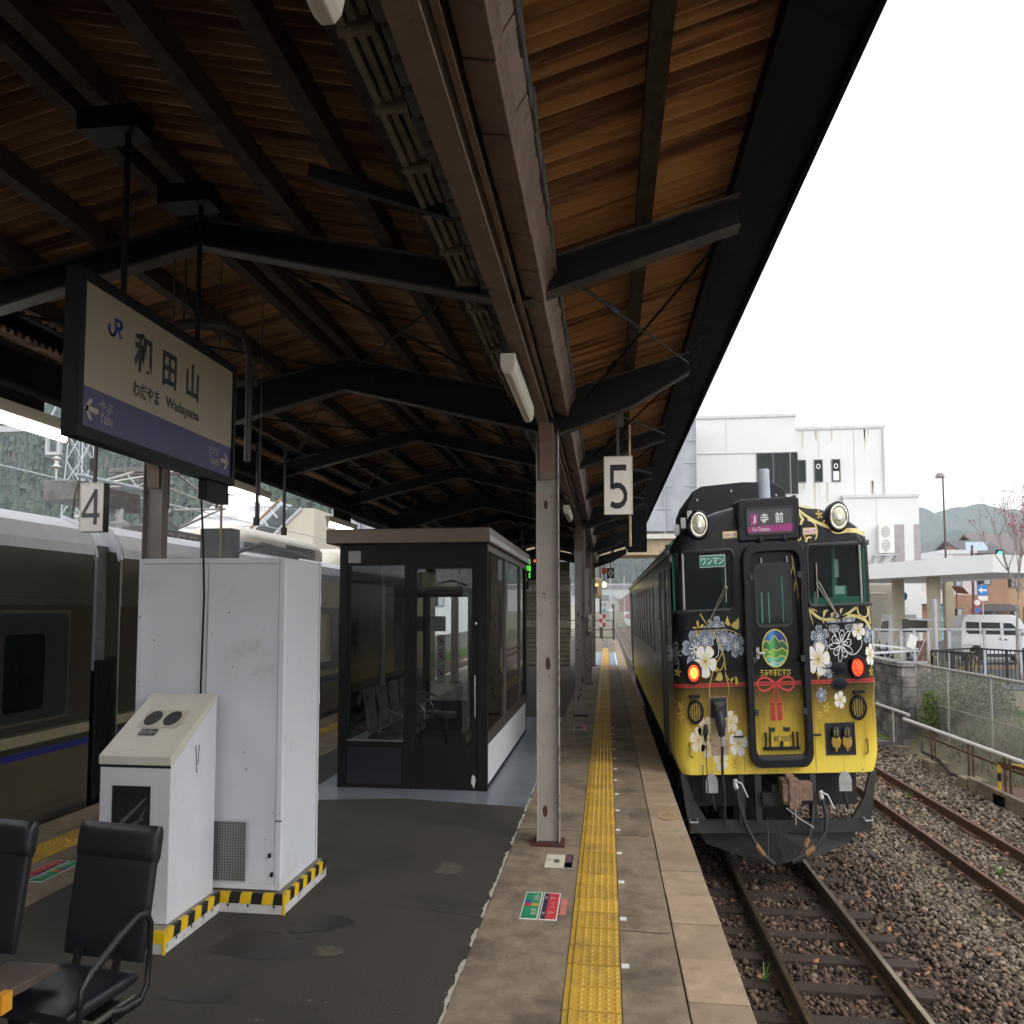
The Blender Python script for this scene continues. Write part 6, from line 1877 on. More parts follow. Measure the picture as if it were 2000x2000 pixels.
for a in (.805, .955):
    b = MB(); b.lathe([(.055, 0), (.055, .06), (.04, .075)], (a, 0, .43), NY, 14); b.build('socket', 'gasket', cb_, xf=tx, smooth=True)
    b = MB(); b.lathe([(.066, 0), (.066, .008), (.055, .014), (.004, .014)], (a, -.05, .345), NY, 18); b.box(a - .012, a + .012, -.06, -.05, .255, .30); b.build('socket_cap', mat('cap_ochre', (.36, .22, .03), .5, var=.2, vs=20), cb_, xf=tx)
    for q in (-.02, .02):
        b = MB(); b.cyl((a + q, -.07, .40), (a + q, -.07, .455), .006, 6); b.build('cap_hinge', 'gold_paint', cb_, xf=tx)
# under the body: side legs, beam, snowplough, coupler, hoses
ud = slab([(-1.38, .05), (-1.30, .05), (-1.20, -.20), (-1.02, -.40), (1.02, -.40), (1.20, -.20), (1.30, .05), (1.38, .05), (1.27, -.51), (-1.27, -.51)], .10, .16, 'guard_frame', 'frame_steel', rc)
slab([(-1.27, -.52), (1.27, -.52), (1.25, -.40), (-1.25, -.40)], .06, .10, 'guard_beam', 'frame_steel', ud)
for a0, a1 in ((-.33, -.24), (-.56, -.48), (.44, .52)):
    b = MB(); b.box(a0, a1, .02, .1, -.42, .08); b.build('guard_post', 'frame_steel', ud, xf=tx)
b = MB(); b.box(-1.2, 1.2, 4.6, 14.6, -.72, -.3); b.build('equipment_case', 'under_black', rc, xf=tx)
b = MB(); b.box(-.45, .45, 1.3, 2.3, -.72, -.3); b.build('brake_gear', 'under_black', rc, xf=tx)
b = MB(); b.add([(-1.15, .30, -.52), (1.15, .30, -.52), (1.02, .25, -.66), (.5, .10, -.755), (.0, .02, -.80), (-.5, .10, -.755), (-1.02, .25, -.66), (-1.15, .5, -.52), (1.15, .5, -.52), (1.02, .45, -.66), (.5, .3, -.755), (0, .22, -.80), (-.5, .3, -.755), (-1.02, .45, -.66), (0, .05, -.52)],
      [(14, 1, 2, 3), (14, 3, 4), (14, 4, 5), (14, 5, 6, 0), (1, 8, 9, 2), (2, 9, 10, 3), (3, 10, 11, 4), (4, 11, 12, 5), (5, 12, 13, 6), (6, 13, 7, 0)])
b.build('snowplough', 'under_black', ud, xf=tx)
b = MB(); b.box(-1.3, 1.3, 1.2, 20.0, -.30, .06); b.box(-1.25, 1.25, .6, 1.2, -.35, .05); b.build('underframe', 'under_black', rc, xf=tx)
for d0 in (2.9, 15.4):
    for dd in (0, 2.1):
        b = MB()
        for s in (-1, 1):
            b.lathe([(.43, -.06), (.45, -.04), (.43, .06), (.10, .07)], (s * .562, d0 + dd, -.52), (s, 0, 0), 24)
        b.cyl((-.6, d0 + dd, -.52), (.6, d0 + dd, -.52), .07, 8); b.build('wheelset', 'under_black', rc, xf=tx)
    b = MB(); b.box(-.95, -.8, d0 - .5, d0 + 2.6, -.6, -.4); b.box(.8, .95, d0 - .5, d0 + 2.6, -.6, -.4); b.box(-.9, .9, d0 + .8, d0 + 1.3, -.55, -.3); b.build('bogie_frame', 'under_black', rc, xf=tx)
cp = thing_part = None
b = MB(); b.box(.0, .24, -.30, .05, -.20, .02); b.box(.06, .18, -.36, -.30, -.235, .055); b.box(-.02, .06, -.34, -.22, -.17, .0); b.box(.22, .40, -.26, -.1, -.17, .0); b.box(.04, .15, -.3, -.2, .02, .08); co_ = b.build('coupler', 'rust_iron', rc, xf=tx, bevel=.015)
b = MB(); b.box(-.25, .0, -.1, .3, -.24, -.12); b.box(-.1, .3, .0, .6, -.25, -.05); b.build('draft_gear', 'under_black', co_, xf=tx)
b = MB(); b.tube([(.02, -.33, -.22), (.20, -.34, -.32), (.38, -.33, -.40)], .006, 6); b.tube([(.14, -.35, -.22), (.13, -.37, -.37)], .008, 6); b.build('uncoupling_lever', 'metal_grey', co_, xf=tx)
for s, a0, hz, pts in ((-1, -.62, -.05, [(-.60, -.10, -.08), (-.585, -.15, -.22), (-.52, -.20, -.40), (-.42, -.24, -.55), (-.28, -.28, -.68), (-.16, -.28, -.75)]),
                       (1, .56, -.17, [(.57, -.10, -.19), (.60, -.16, -.33), (.56, -.22, -.47), (.43, -.26, -.58), (.25, -.28, -.66), (.08, -.30, -.72)]),
                       (1, .42, -.2, [(.44, -.10, -.22), (.41, -.16, -.36), (.34, -.22, -.50), (.26, -.26, -.60), (.18, -.28, -.67)])):
    b = MB(); b.tube(pts, .028, 8); h = b.build('brake_hose', 'gasket', rc, xf=tx, smooth=True)
    b = MB(); p_, q_ = Vector(pts[-3]), Vector(pts[-2]); b.tube([p_.lerp(q_, .2), p_.lerp(q_, .9)], .031, 8); b.build('hose_band', mat('band_brown', (.25, .13, .05), .7), h, xf=tx)
    if hz > -.19:
        b = MB(); b.tube([(a0, -.06, hz + .06), (a0, -.08, hz), (pts[0][0], pts[0][1], pts[0][2])], [.03, .034, .03], 8); b.tube([(a0, -.09, hz + .05), (a0 + .08, -.12, hz + .03), (a0 + .16, -.12, hz - .10)], .010, 6); b.build('hose_cock', mat('cock_white', (.6, .6, .6), .4, .2), h, xf=tx, smooth=True)
for a in (-.945, .91):
    b = MB(); b.box(a - .085, a + .085, -.04, .08, -.12, -.01); b.lathe([(.085, 0), (.085, .05)], (a, .02, -.02), NY, 18); jb = b.build('lamp_housing', 'metal_grey', rc, xf=tx)
    b = MB(); b.tube([(a, .03, -.12), (a, .03, -.17), (a + .02, .04, -.22), (a + .05, .06, -.30)], [.018, .026, .024, .016], 8); b.build('connector', 'frame_steel', jb, xf=tx, smooth=True)
b = MB()
for a0, a1 in ((-.18, -.24), (-.14, .02), (-.05, .2)):
    b.tube([(a0, -.02, -.35), ((a0 + a1) / 2, -.18, -.58), (a1, -.26, -.74)], .007, 5)
b.build('chain', 'frame_steel', rc, xf=tx)
for s in (-1, 1):
    b = MB(); b.tube([(s * 1.27, .05, -.38), (s * 1.27, -.02, -.40), (s * 1.16, -.02, -.40), (s * 1.16, .05, -.38)], .01, 6); b.build('foot_iron', 'metal_grey', ud, xf=tx)

# ---------------------------------------------------------------- roof and sides
b = MB()
hp = [(-.95, 2.60), (-.95, 2.88), (-.86, 3.02), (-.70, 3.08), (0, 3.10), (.50, 3.08), (.68, 3.0), (.74, 2.86), (.74, 2.60)]
b.prism(hp, 'y', 1.9, 4.2); rh = b.build('roof_housing', 'train_black', rc, xf=tx, bevel=.02)
for a, z in ((-.78, 2.92), (-.2, 3.0), (.55, 2.92)):
    b = MB(); b.lathe([(.02, 0), (.012, .02)], (a, 1.9, z), NY, 8); b.build('bolt', 'metal_grey', rh, xf=tx)
b = MB(); b.lathe([(.13, 0), (.13, .025), (.088, .03), (.085, .34), (.07, .345), (.01, .345)], (0.09, .62, 2.735), Z, 18); b.build('exhaust_pipe', mat('pipe_blue_grey', (.38, .42, .48), .5), rc, xf=tx, smooth=True)
b = MB(); b.box(-.10, .30, .45, .85, 2.715, 2.74); b.build('pipe_base', 'train_black', rc, xf=tx)
b = MB(); b.lathe([(.05, 0), (.05, .06), (.03, .10), (.045, .12), (.005, .13)], (.62, 1.0, 2.70), Z, 10); b.build('roof_valve', 'train_black', rc, xf=tx, smooth=True)
for k in range(3):
    b = MB(); b.box(-1.22 + k * .11, -1.14 + k * .11, 1.5, 1.55, 2.50 + k * .075, 2.62 + k * .075); b.build('roof_step', 'metal_grey', rc, xf=tx)
for d0 in (7, 10, 13, 16):
    b = MB(); b.lathe([(.22, 0), (.26, .05), (.25, .16), (.12, .22), (.01, .23)], (0, d0, 2.70), Z, 14); b.build('ventilator', 'train_black', rc, xf=tx, smooth=True)
mat('side_frame', (.12, .115, .11), .35, .6)
mat('silver_side', (.30, .29, .27), .35, .5, var=.2, vs=3, streak=True)
for s in (-1, 1):
    w = s * 1.43
    def sb(d0, d1, z0, z1, o0, o1, nm, m, par):
        b = MB(); b.box(min(w + s * o0, w + s * o1), max(w + s * o0, w + s * o1), d0, d1, z0, z1); return b.build(nm, m, par, xf=tx)
    sb(.2, 20.3, 2.22, 2.27, -.01, .035, 'rain_gutter', 'side_frame', rc)
    for d0 in (1.15, 17.6):
        dd = sb(d0, d0 + 1.05, .12, 2.05, 0, .004, 'side_door', mat('door_recess', (.015, .015, .016), .4), rc)
        sb(d0 - .05, d0, .12, 2.1, 0, .02, 'door_jamb', 'side_frame', dd); sb(d0 + 1.05, d0 + 1.10, .12, 2.1, 0, .02, 'door_jamb', 'side_frame', dd)
        sb(d0 + .25, d0 + .8, 1.25, 1.9, .004, .01, 'door_window', 'side_glass', dd)
    sb(.45, .95, 1.5, 2.1, 0, .008, 'cab_side_window', 'side_glass', rc)
    sb(2.7, 3.2, 1.55, 2.0, 0, .008, 'toilet_window', 'side_glass', rc)
    for k in range(10):
        d0 = 4.5 + k * 1.27
        ww = sb(d0, d0 + 1.05, 1.12, 1.98, 0, .006, 'side_window', 'side_glass', rc)
        sb(d0, d0 + 1.05, 1.52, 1.55, .006, .012, 'window_bar', 'side_frame', ww)
        sb(d0 - .03, d0, 1.10, 2.0, 0, .014, 'window_post', 'side_frame', ww)
        sb(d0 + 1.05, d0 + 1.08, 1.10, 2.0, 0, .014, 'window_post', 'side_frame', ww)
    for k in range(8):
        d0 = 5.0 + k * 1.5
        mb = MB()
        rg = random.Random(k + (9 if s > 0 else 0))
        for q in range(5):
            th = R(72 * q + 20 * k)
            P = [(d0 + .14 * (u * cos(th) - v * sin(th)), 1.05 - .55 * rg.random() * 0 - .25 + .14 * (u * sin(th) + v * cos(th))) for u, v in PET]
            mb.add([(w + s * .003, p[0], p[1]) for p in P], [tuple(range(len(P)))], (.5, .5, .52) if k % 2 else (.5, .36, .07))
        mb.build('flower_decal', DP, rc, xf=tx)

# ================================================================ dark commuter train on the left
mat('stainless', (.19, .18, .145), .3, .8, var=.12, vs=1.5)
mat('roof_silver', (.62, .62, .66), .5, .1, var=.08, vs=3)
mat('body_brown', (.05, .042, .027), .3, .2, var=.1)
mat('lower_tan', (.10, .085, .052), .4, .15, var=.15, vs=2)
mat('stripe_cream', (.30, .26, .165), .45)
mat('stripe_blue', (.012, .025, .17), .4)
mat('bellows', (.14, .145, .155), .6, .2, var=.15, vs=4)
cm = thing('commuter_train', 'long dark commuter train with silver roof along the left platform', 'train', (-7.98, 10, -.95))
TXX = -6.56
def car(ya, yb, seed):
    prof = [(TXX + .08, -.55), (TXX + .02, -.2), (TXX, .15), (TXX, 2.10), (TXX - .03, 2.16)]
    full = prof + [(2 * -7.98 - x, z) for x, z in reversed(prof)]
    b = MB(); b.prism(full, 'y', ya, yb); o = b.build('car_body', 'stainless', cm, bevel=.02)
    rp_ = [(TXX + .012, 2.095), (TXX - .01, 2.18), (TXX - .12, 2.31), (TXX - .45, 2.41), (-7.98, 2.46)]
    full = rp_ + [(2 * -7.98 - x, z) for x, z in reversed(rp_[:-1])]
    b = MB(); b.prism(full, 'y', ya + .03, yb - .0); b.build('car_roof', 'roof_silver', cm, smooth=False)
    x = TXX
    def sd(y0, y1, z0, z1, o0, nm, m, par=o):
        b = MB(); b.box(x, x + o0, y0, y1, z0, z1); return b.build(nm, m, par)
    sd(ya, yb, 1.72, 1.726, .004, 'body_bead', 'lower_tan')
    sd(ya, yb, .60, .68, .004, 'cream_stripe', 'stripe_cream'); sd(ya, yb, .555, .60, .003, 'brown_stripe', 'body_brown'); sd(ya, yb, .50, .552, .004, 'blue_stripe', 'stripe_blue')
    sd(ya, yb, -.15, .50, .002, 'lower_panel', 'lower_tan')
    sd(ya, yb, .70, 1.66, .002, 'window_band', 'body_brown')
    return o, sd
oa, sd = car(-30, 8.92, 0)
d = sd(7.33, 8.52, .76, 1.62, .010, 'door_frame', 'lower_tan')
b = MB(); b.prism(rrect(7.36, 8.49, .78, 1.60, .08), 'x', TXX + .010, TXX + .014); dd = b.build('side_door', mat('door_dark', (.022, .024, .02), .35), d)
b = MB(); b.prism(rrect(7.50, 8.10, .86, 1.44, .05), 'x', TXX + .014, TXX + .016); b.build('door_window', 'smoked_glass', dd)
d = sd(6.55, 7.14, 1.30, 1.53, .012, 'window_frame', 'side_frame')
b = MB(); b.box(TXX + .012, TXX + .014, 6.75, 7.08, 1.33, 1.50); b.build('small_window', mat('teal_glass', (.02, .05, .05), .08, spec=.7), d)
b = MB(); b.box(TXX + .012, TXX + .018, 6.55, 7.16, 1.53, 1.545); b.build('window_rail', 'chrome', d)
for k in range(4):
    sd(1.0 + k * 1.35, 2.15 + k * 1.35, .85, 1.55, .008, 'side_window', 'smoked_glass')
ob, sd = car(9.48, 28.4, 1)
mat('green_glass', (.03, .075, .055), .06, spec=.7)
for k in range(9):
    y0 = 10.1 + k * 1.95
    d = sd(y0, y0 + 1.45, .82, 1.56, .008, 'side_window', 'green_glass' if k in (0, 3, 4) else 'smoked_glass')
    b = MB(); b.box(TXX + .008, TXX + .012, y0 + .70, y0 + .75, .82, 1.56); b.build('window_post', 'side_frame', d)
# between the cars
b = MB(); b.box(-9.1, -6.78, 8.90, 9.50, -.3, 2.2); b.build('gangway_bellows', 'bellows', cm)
b = MB(); b.box(TXX - .32, TXX - .05, 9.0, 9.06, 1.1, 2.15); b.box(TXX - .10, TXX - .04, 9.02, 9.10, 1.40, 1.412); b.build('end_panel', mat('end_grey', (.30, .31, .33), .4, .5), cm)
b = MB(); b.box(TXX - .22, TXX - .02, 9.05, 9.38, -.35, 1.18); b.build('gap_guard', 'frame_black', cm, bevel=.02)
for y in (8.93, 9.43):
    b = MB(); b.prism([(TXX + .02, 2.08), (TXX - .02, 2.2), (TXX - .16, 2.36), (TXX - .50, 2.45), (TXX - .50, 2.42), (TXX - .2, 2.30), (TXX - .06, 2.16), (TXX - .02, 2.06)], 'y', y, y + .05); b.build('roof_end_cap', 'roof_silver', cm)
# bogies hint under the skirts
b = MB(); b.box(-9.0, -6.9, -30, 28, -.85, -.4); b.build('underframe', 'under_black', cm)
# roof gear
mat('porcelain', (.62, .62, .60), .25)
mat('gear_grey', (.16, .155, .145), .6, .2, var=.3, vs=9, dirt=(.26, .24, .20), da=.42, ds=12)
b = MB(); b.box(-8.0, -7.45, 9.75, 11.2, 2.66, 2.86); sw = b.build('switch_box', 'gear_grey', cm, bevel=.02)
for y in (9.95, 10.75):
    b = MB(); b.lathe([(.05, 0), (.05, .06), (.12, .08), (.125, .10), (.05, .12), (.06, .24)], (-7.5, y, 2.43), Z, 14); b.build('insulator', 'porcelain', sw, smooth=True)
b = MB(); b.tube([(-7.45, 9.7, 2.90), (-7.4, 11.4, 2.92)], .02, 8); b.build('bus_bar', mat('bar_blue', (.45, .5, .56), .4), sw)
b = MB(); b.tube([(-7.45, 9.75, 2.84), (-7.42, 9.65, 2.72), (-7.42, 9.6, 2.48)], .014, 6); b.build('lead_cable', 'conduit', sw)
pg = MB(); pg.box(-8.5, -7.5, 11.5, 13.4, 2.48, 2.56); pgo = pg.build('pantograph_base', 'gear_grey', cm, bevel=.02)
for s in (-1, 1):
    xs_ = -7.98 + s * .42
    b = MB()
    b.tube([(xs_, 12.4, 2.60), (xs_ + s * .10, 11.1, 2.94), (-7.98 + s * .30, 12.25, 3.25)], .022, 8)
    b.tube([(xs_, 12.5, 2.60), (xs_ + s * .10, 13.8, 2.94), (-7.98 + s * .30, 12.6, 3.25)], .022, 8)
    b.tube([(xs_ + s * .10, 11.1, 2.94), (xs_ - s * .9, 12.25, 3.25)], .012, 6); b.tube([(xs_ + s * .10, 13.8, 2.94), (xs_ - s * .9, 12.6, 3.25)], .012, 6)
    b.build('pantograph_arm', mat('arm_grey', (.34, .32, .29), .4, .6), pgo, smooth=True)
b = MB(); b.tube([(-7.4, 11.1, 2.94), (-8.56, 11.1, 2.94)], .016, 6); b.tube([(-7.4, 13.8, 2.94), (-8.56, 13.8, 2.94)], .016, 6); b.build('pantograph_brace', 'arm_grey', pgo)
b = MB(); b.box(-8.75, -7.2, 12.2, 12.35, 3.25, 3.30); b.box(-8.75, -7.2, 12.5, 12.65, 3.25, 3.30); b.build('collector_shoe', 'gear_grey', pgo)
for y in (11.7, 13.2):
    for x in (-8.4, -7.56):
        b = MB(); b.lathe([(.05, 0), (.09, .02), (.05, .05), (.09, .07), (.05, .09)], (x, y, 2.40), Z, 10); b.build('insulator', 'porcelain', pgo, smooth=True)
for y in (11.4, 11.75, 12.1):
    b = MB(); b.tube([(-7.12, y, 2.36), (-7.12, y, 2.46), (-7.12, y + .2, 2.46), (-7.12, y + .2, 2.36)], .009, 6); b.build('roof_rung', 'arm_grey', cm)
b = MB(); b.box(-7.5, -6.9, 13.6, 16.2, 2.38, 2.50); b.build('roof_duct', mat('duct_blue', (.26, .28, .31), .5, .3), cm)
ac = [(-8.75, 2.40), (-8.75, 2.62), (-8.62, 2.74), (-8.3, 2.80), (-7.66, 2.80), (-7.34, 2.74), (-7.21, 2.62), (-7.21, 2.40)]
cx_, cz_ = -7.98, 2.42
b = MB(); b.loft([[(cx_ + (p[0] - cx_) * k, y, cz_ + (p[1] - cz_) * k) for p in ac] for k, y in ((.25, 14.1), (.72, 14.25), (.95, 14.6), (1, 15.0), (1, 18.2), (.9, 18.6))]); aco = b.build('roof_air_conditioner', mat('ac_cream', (.60, .56, .48), .45, .2, var=.05), cm, smooth=True)
for k in range(5):
    b = MB(); b.box(-7.212, -7.205, 16.2, 17.9, 2.45 + k * .035, 2.465 + k * .035); b.build('louvre', 'dark_hole', aco)
b = MB(); b.loft([[(cx_ + (p[0] - cx_) * k, y, cz_ + (p[1] - cz_) * k) for p in ac] for k, y in ((.3, 20.1), (.8, 20.3), (1, 20.8), (1, 24), (.9, 24.4))]); b.build('roof_air_conditioner', 'ac_cream', cm, smooth=True)
# overhead wire gear
mat('galv', (.45, .47, .50), .45, .5, var=.1, vs=4)
t = thing('catenary_beam', 'grey overhead line gantry with a white insulator at the left edge', 'gantry', (-17, 20, -1))
b = MB(); b.beam((-26, 20, 5.2), (-12.5, 20, 5.2), .12, .12); b.build('cross_beam', 'galv', t)
b = MB(); b.beam((-17.6, 20, 5.8), (-16.6, 20, 5.2), .05, .05); b.beam((-15.6, 20, 6.2), (-16.4, 20, 5.2), .05, .05); b.build('diagonal', 'galv', t)
b = MB(); b.box(-16.35, -16.28, 19.95, 20.05, 4.72, 5.2); b.box(-15.98, -15.88, 19.95, 20.05, 4.72, 5.2); b.box(-16.35, -15.88, 19.95, 20.05, 4.66, 4.72); b.build('drop_frame', 'galv', t)
b = MB(); b.lathe([(.03, .32), (.05, .30), (.15, .26), (.05, .22), (.06, .14), (.16, .10), (.05, .06), (.03, .0), (.02, -.2)], (-16.0, 20, 4.32), Z, 12); b.build('insulator', 'porcelain', t, smooth=True)
b = MB(); b.tube([(-16.0, 20, 4.2), (-15.9, 20, 3.75)], .012, 6); b.build('dropper', 'galv', t)
b = MB(); b.cyl((-26, 20, -1), (-26, 20, 6), .15, 10); b.build('mast', 'galv', t)
for (p, q, lab) in (((-17, 8, 4.35), (-7.5, 60, 3.6), 'upper overhead wire sagging past the 4 sign'), ((-16, 8, 3.4), (-8, 60, 3.3), 'lower overhead wire close above the silver train roof')):
    P, Q = Vector(p), Vector(q)
    b = MB(); b.tube([P.lerp(Q, k / 8) + Vector((0, 0, -.5 * sin(pi * k / 8) * .5)) for k in range(9)], .014, 5); tag(b.build('overhead_wire', 'galv'), lab, 'wire')
# lattice pylon
t = thing('power_pylon', 'tall grey lattice pylon in front of the wooded hill', 'pylon', (-91.5, 120, -1))
b = MB()
def pyl(z): return 2.6 - 2.0 * (z + 1) / 36
zs = [-1, 4, 8.5, 12.5, 16, 19, 22, 25, 28, 31, 34]
for k in range(len(zs) - 1):
    w0, w1 = pyl(zs[k]), pyl(zs[k + 1])
    for (ax, ay) in ((-1, -1), (1, -1), (1, 1), (-1, 1)):
        b.beam((-91.5 + ax * w0, 120 + ay * w0, zs[k]), (-91.5 + ax * w1, 120 + ay * w1, zs[k + 1]), .16, .16)
    for (a, c) in (((-1, -1), (1, -1)), ((1, -1), (1, 1)), ((-1, -1), (-1, 1)), ((-1, 1), (1, 1))):
        b.beam((-91.5 + a[0] * w0, 120 + a[1] * w0, zs[k]), (-91.5 + c[0] * w1, 120 + c[1] * w1, zs[k + 1]), .1, .1)
        b.beam((-91.5 + c[0] * w0, 120 + c[1] * w0, zs[k]), (-91.5 + a[0] * w1, 120 + a[1] * w1, zs[k + 1]), .1, .1)
b.build('lattice', 'galv', t)
b = MB(); b.beam((-97, 120, 30), (-86, 120, 30), .2, .3); b.beam((-96, 120, 26), (-87, 120, 26), .2, .3); b.build('cross_arm', 'galv', t)

# ================================================================ stair house and footbridge over the tracks
mat('roof_white', (.62, .62, .64), .5, var=.04, vs=1)
mat('wall_cream', (.55, .51, .42), .7, var=.06, vs=1.5)
mat('net_grey', (.36, .37, .41), .75, var=.14, vs=1.4, bump=.5, bs=6)
mat('girder_tan', (.40, .31, .19), .6, var=.15, vs=3, dirt=(.2, .12, .06), da=.4, ds=4)
mat('white_paint', (.70, .70, .695), .6, var=.03, vs=.6, dirt=(.55, .53, .48), da=.36, ds=.5, dw=.3)
glass('pane_grey', (.55, .6, .62), 1.5)
t = thing('stair_house', 'white roofed station stair building beyond the left train', 'building', (-21, 40, -1))
b = MB(); b.add([(-24.5, 40, 4.55), (-20.2, 40, 4.45), (-18.3, 42, 5.75), (-22.4, 42, 6.2), (-24.5, 44, 4.5), (-18.3, 44, 5.6)], [(0, 1, 2, 3), (3, 2, 5, 4), (0, 3, 4)]); b.build('roof', 'roof_white', t)
for k in range(3):
    z = 4.75 + k * .42; f = (z - 4.5) / 1.5
    x0, x1 = -24.3 + f * 1.9, -20.0 + f * 1.7
    if k == 1: x1 -= 1.7
    if k == 2: x0 += 2.3
    b = MB(); yy = 40 + 2 * f - .08; b.beam((x0, yy, z + .05), (x1 - .3, yy, z + .05), .05, .05)
    for q in range(8):
        xq = x0 + (x1 - .3 - x0) * q / 7; b.beam((xq, yy, z - .07), (xq, yy + .05, z + .05), .05, .05)
    b.build('snow_guard', mat('guard_grey', (.5, .51, .53), .5), t)
b = MB(); b.add([(-20.2, 39.95, 4.40), (-18.2, 39.95, 5.72), (-17.0, 39.95, 5.45), (-19.0, 39.95, 4.10)], [(0, 3, 2, 1)]); b.build('stair_window', 'pane_grey', t)
b = MB(); b.add([(-20.2, 40.3, 4.3), (-18.2, 40.3, 5.6), (-17.0, 40.3, 5.4), (-19.0, 40.3, 4.0)], [(0, 3, 2, 1)]); b.build('stair_interior', mat('stair_dim', (.30, .32, .32), .8, var=.3, vs=2), t)
for k in range(5):
    f = k / 4; b = MB(); b.beam((-20.2 + 2 * f, 39.93, 4.40 + 1.32 * f), (-19.95 + 2.2 * f, 39.93, 4.16 + 1.25 * f - .02), .07, .07); b.build('window_mullion', 'roof_white', t)
b = MB(); b.beam((-20.3, 39.92, 4.42), (-18.1, 39.92, 5.80), .10, .08); b.build('window_head', mat('rust_edge', (.32, .17, .07), .6), t)
b = MB(); b.beam((-19.1, 39.92, 4.06), (-16.9, 39.92, 5.42), .08, .12); b.build('window_cill', 'galv', t)
b = MB(); b.add([(-19.0, 39.98, 4.05), (-17.0, 39.98, 5.42), (-16.2, 39.98, 5.42), (-16.2, 39.98, -1), (-24.5, 39.98, -1), (-24.5, 39.98, 4.4), (-20.2, 39.98, 4.3)], [(6, 5, 4, 3, 2, 1, 0)]); b.add([(-16.2, 39.98, -1), (-16.2, 39.98, 5.42), (-16.2, 44, 5.42), (-16.2, 44, -1)], [(0, 1, 2, 3)]); b.build('wall', 'wall_cream', t)
t = thing('footbridge', 'station footbridge wrapped in grey scaffold sheeting across the tracks', 'bridge', (-6, 46, -1))
def drape(x0, x1, z0, z1, y, nx, nz, nm, par, m):
    vs = []
    for j in range(nz + 1):
        for i in range(nx + 1):
            x = x0 + (x1 - x0) * i / nx; z = z0 + (z1 - z0) * j / nz
            w = .10 * abs(sin(pi * (x - x0) / 1.55)) + .03 * mnoise.noise(Vector((x * 2.1, z * 1.3, 3)))
            w += .12 * abs(sin(pi * (x - x0) / 3.1)) * max(0, 1 - (z - z0) / .9)
            vs.append((x, y - w, z))
    b = MB(); b.add(vs, [(j * (nx + 1) + i, j * (nx + 1) + i + 1, (j + 1) * (nx + 1) + i + 1, (j + 1) * (nx + 1) + i) for j in range(nz) for i in range(nx)])
    return b.build(nm, m, par, smooth=True)
for k in range(12):
    x0 = 5.3 - 1.86 * (k + 1)
    drape(x0 + .01, x0 + 1.85, 4.72, 9.4 if x0 > -16 else 6.6, 44.9, 12, 26, 'scaffold_sheet', t, 'net_grey')
    b = MB(); b.cyl((x0 + 1.855, 44.8, 4.6), (x0 + 1.855, 44.8, 9.4 if x0 > -16 else 6.6), .028, 8); b.build('scaffold_pole', 'galv', t)
for z in (5.6, 6.5, 7.4, 8.3, 9.2):
    b = MB(); b.cyl((-17, 44.82, z), (5.3, 44.82, z), .015, 6); b.build('lashing_line', 'galv', t)
b = MB(); b.box(-17, 5.3, 45.0, 48, 4.6, 9.35); b.build('core', mat('net_core', (.25, .25, .27), .8), t)
b = MB(); b.box(-17, 5.32, 44.6, 48.2, 4.42, 4.60); b.build('deck_edge', mat('deck_white', (.6, .58, .54), .6, var=.15, vs=4, dirt=(.3, .22, .14), da=.4, ds=3), t)
b = MB(); b.box(-17, 5.3, 44.9, 48, 3.80, 4.42); b.build('girder', 'girder_tan', t)
for x in (4.6, -4.0, -14):
    b = MB(); b.box(x - .25, x + .25, 45.4, 47, -1.1, 3.8); b.build('pier', 'girder_tan', t)

# ================================================================ white station building
t = thing('station_building', 'large white station building with few dark windows behind the railcar', 'building', (11.5, 52, -.16))
b = MB(); b.box(5.45, 11.72, 48, 58, -.2, 9.66); b.build('tower_block', 'white_paint', t)
b = MB(); b.box(11.72, 17.15, 48.5, 58, -.2, 9.15); b.build('middle_block', 'white_paint', t)
b = MB(); b.box(14.5, 18.85, 48.1, 57, -.2, 6.22); b.build('low_wing', 'white_paint', t)
b = MB(); b.box(5.40, 11.76, 47.95, 48.0, 8.16, 8.20); b.build('joint_line', mat('joint_pale', (.6, .6, .6), .7), t)
mat('rain_stain', (.55, .50, .40), .8, var=.1)
for x0, x1, y, z in ((5.38, 11.79, 47.93, 9.66), (11.79, 17.22, 48.43, 9.15), (14.43, 18.92, 48.03, 6.22)):
    b = MB(); b.box(x0, x1, y, y + 10, z, z + .12); b.build('parapet_cap', 'joint_pale', t)
for x, y, za, zb in ((13.2, 48.49, 6.3, 9.1), (15.3, 48.49, 6.3, 9.1), (16.4, 48.09, 3.2, 6.2), (7.5, 47.99, 8.2, 9.6)):
    b = MB(); b.box(x, x + .03, y - .012, y, za, zb); b.build('wall_joint', 'joint_pale', t)
rg = random.Random(4)
for k in range(12):
    x = rg.uniform(11.8, 17); l = rg.uniform(.3, 1.2); w = rg.uniform(.03, .10); zt = rg.choice((9.1, 6.95, 9.1))
    b = MB(); b.add([(x - w, 48.494, zt), (x + w, 48.494, zt), (x + w * .3, 48.494, zt - l), (x - w * .4, 48.494, zt - l * .8)], [(0, 3, 2, 1)]); b.build('rain_stain', 'rain_stain', t)
b = MB(); b.cyl((17.05, 48.42, -.2), (17.05, 48.42, 9.1), .06, 8); b.build('downpipe', 'joint_pale', t)
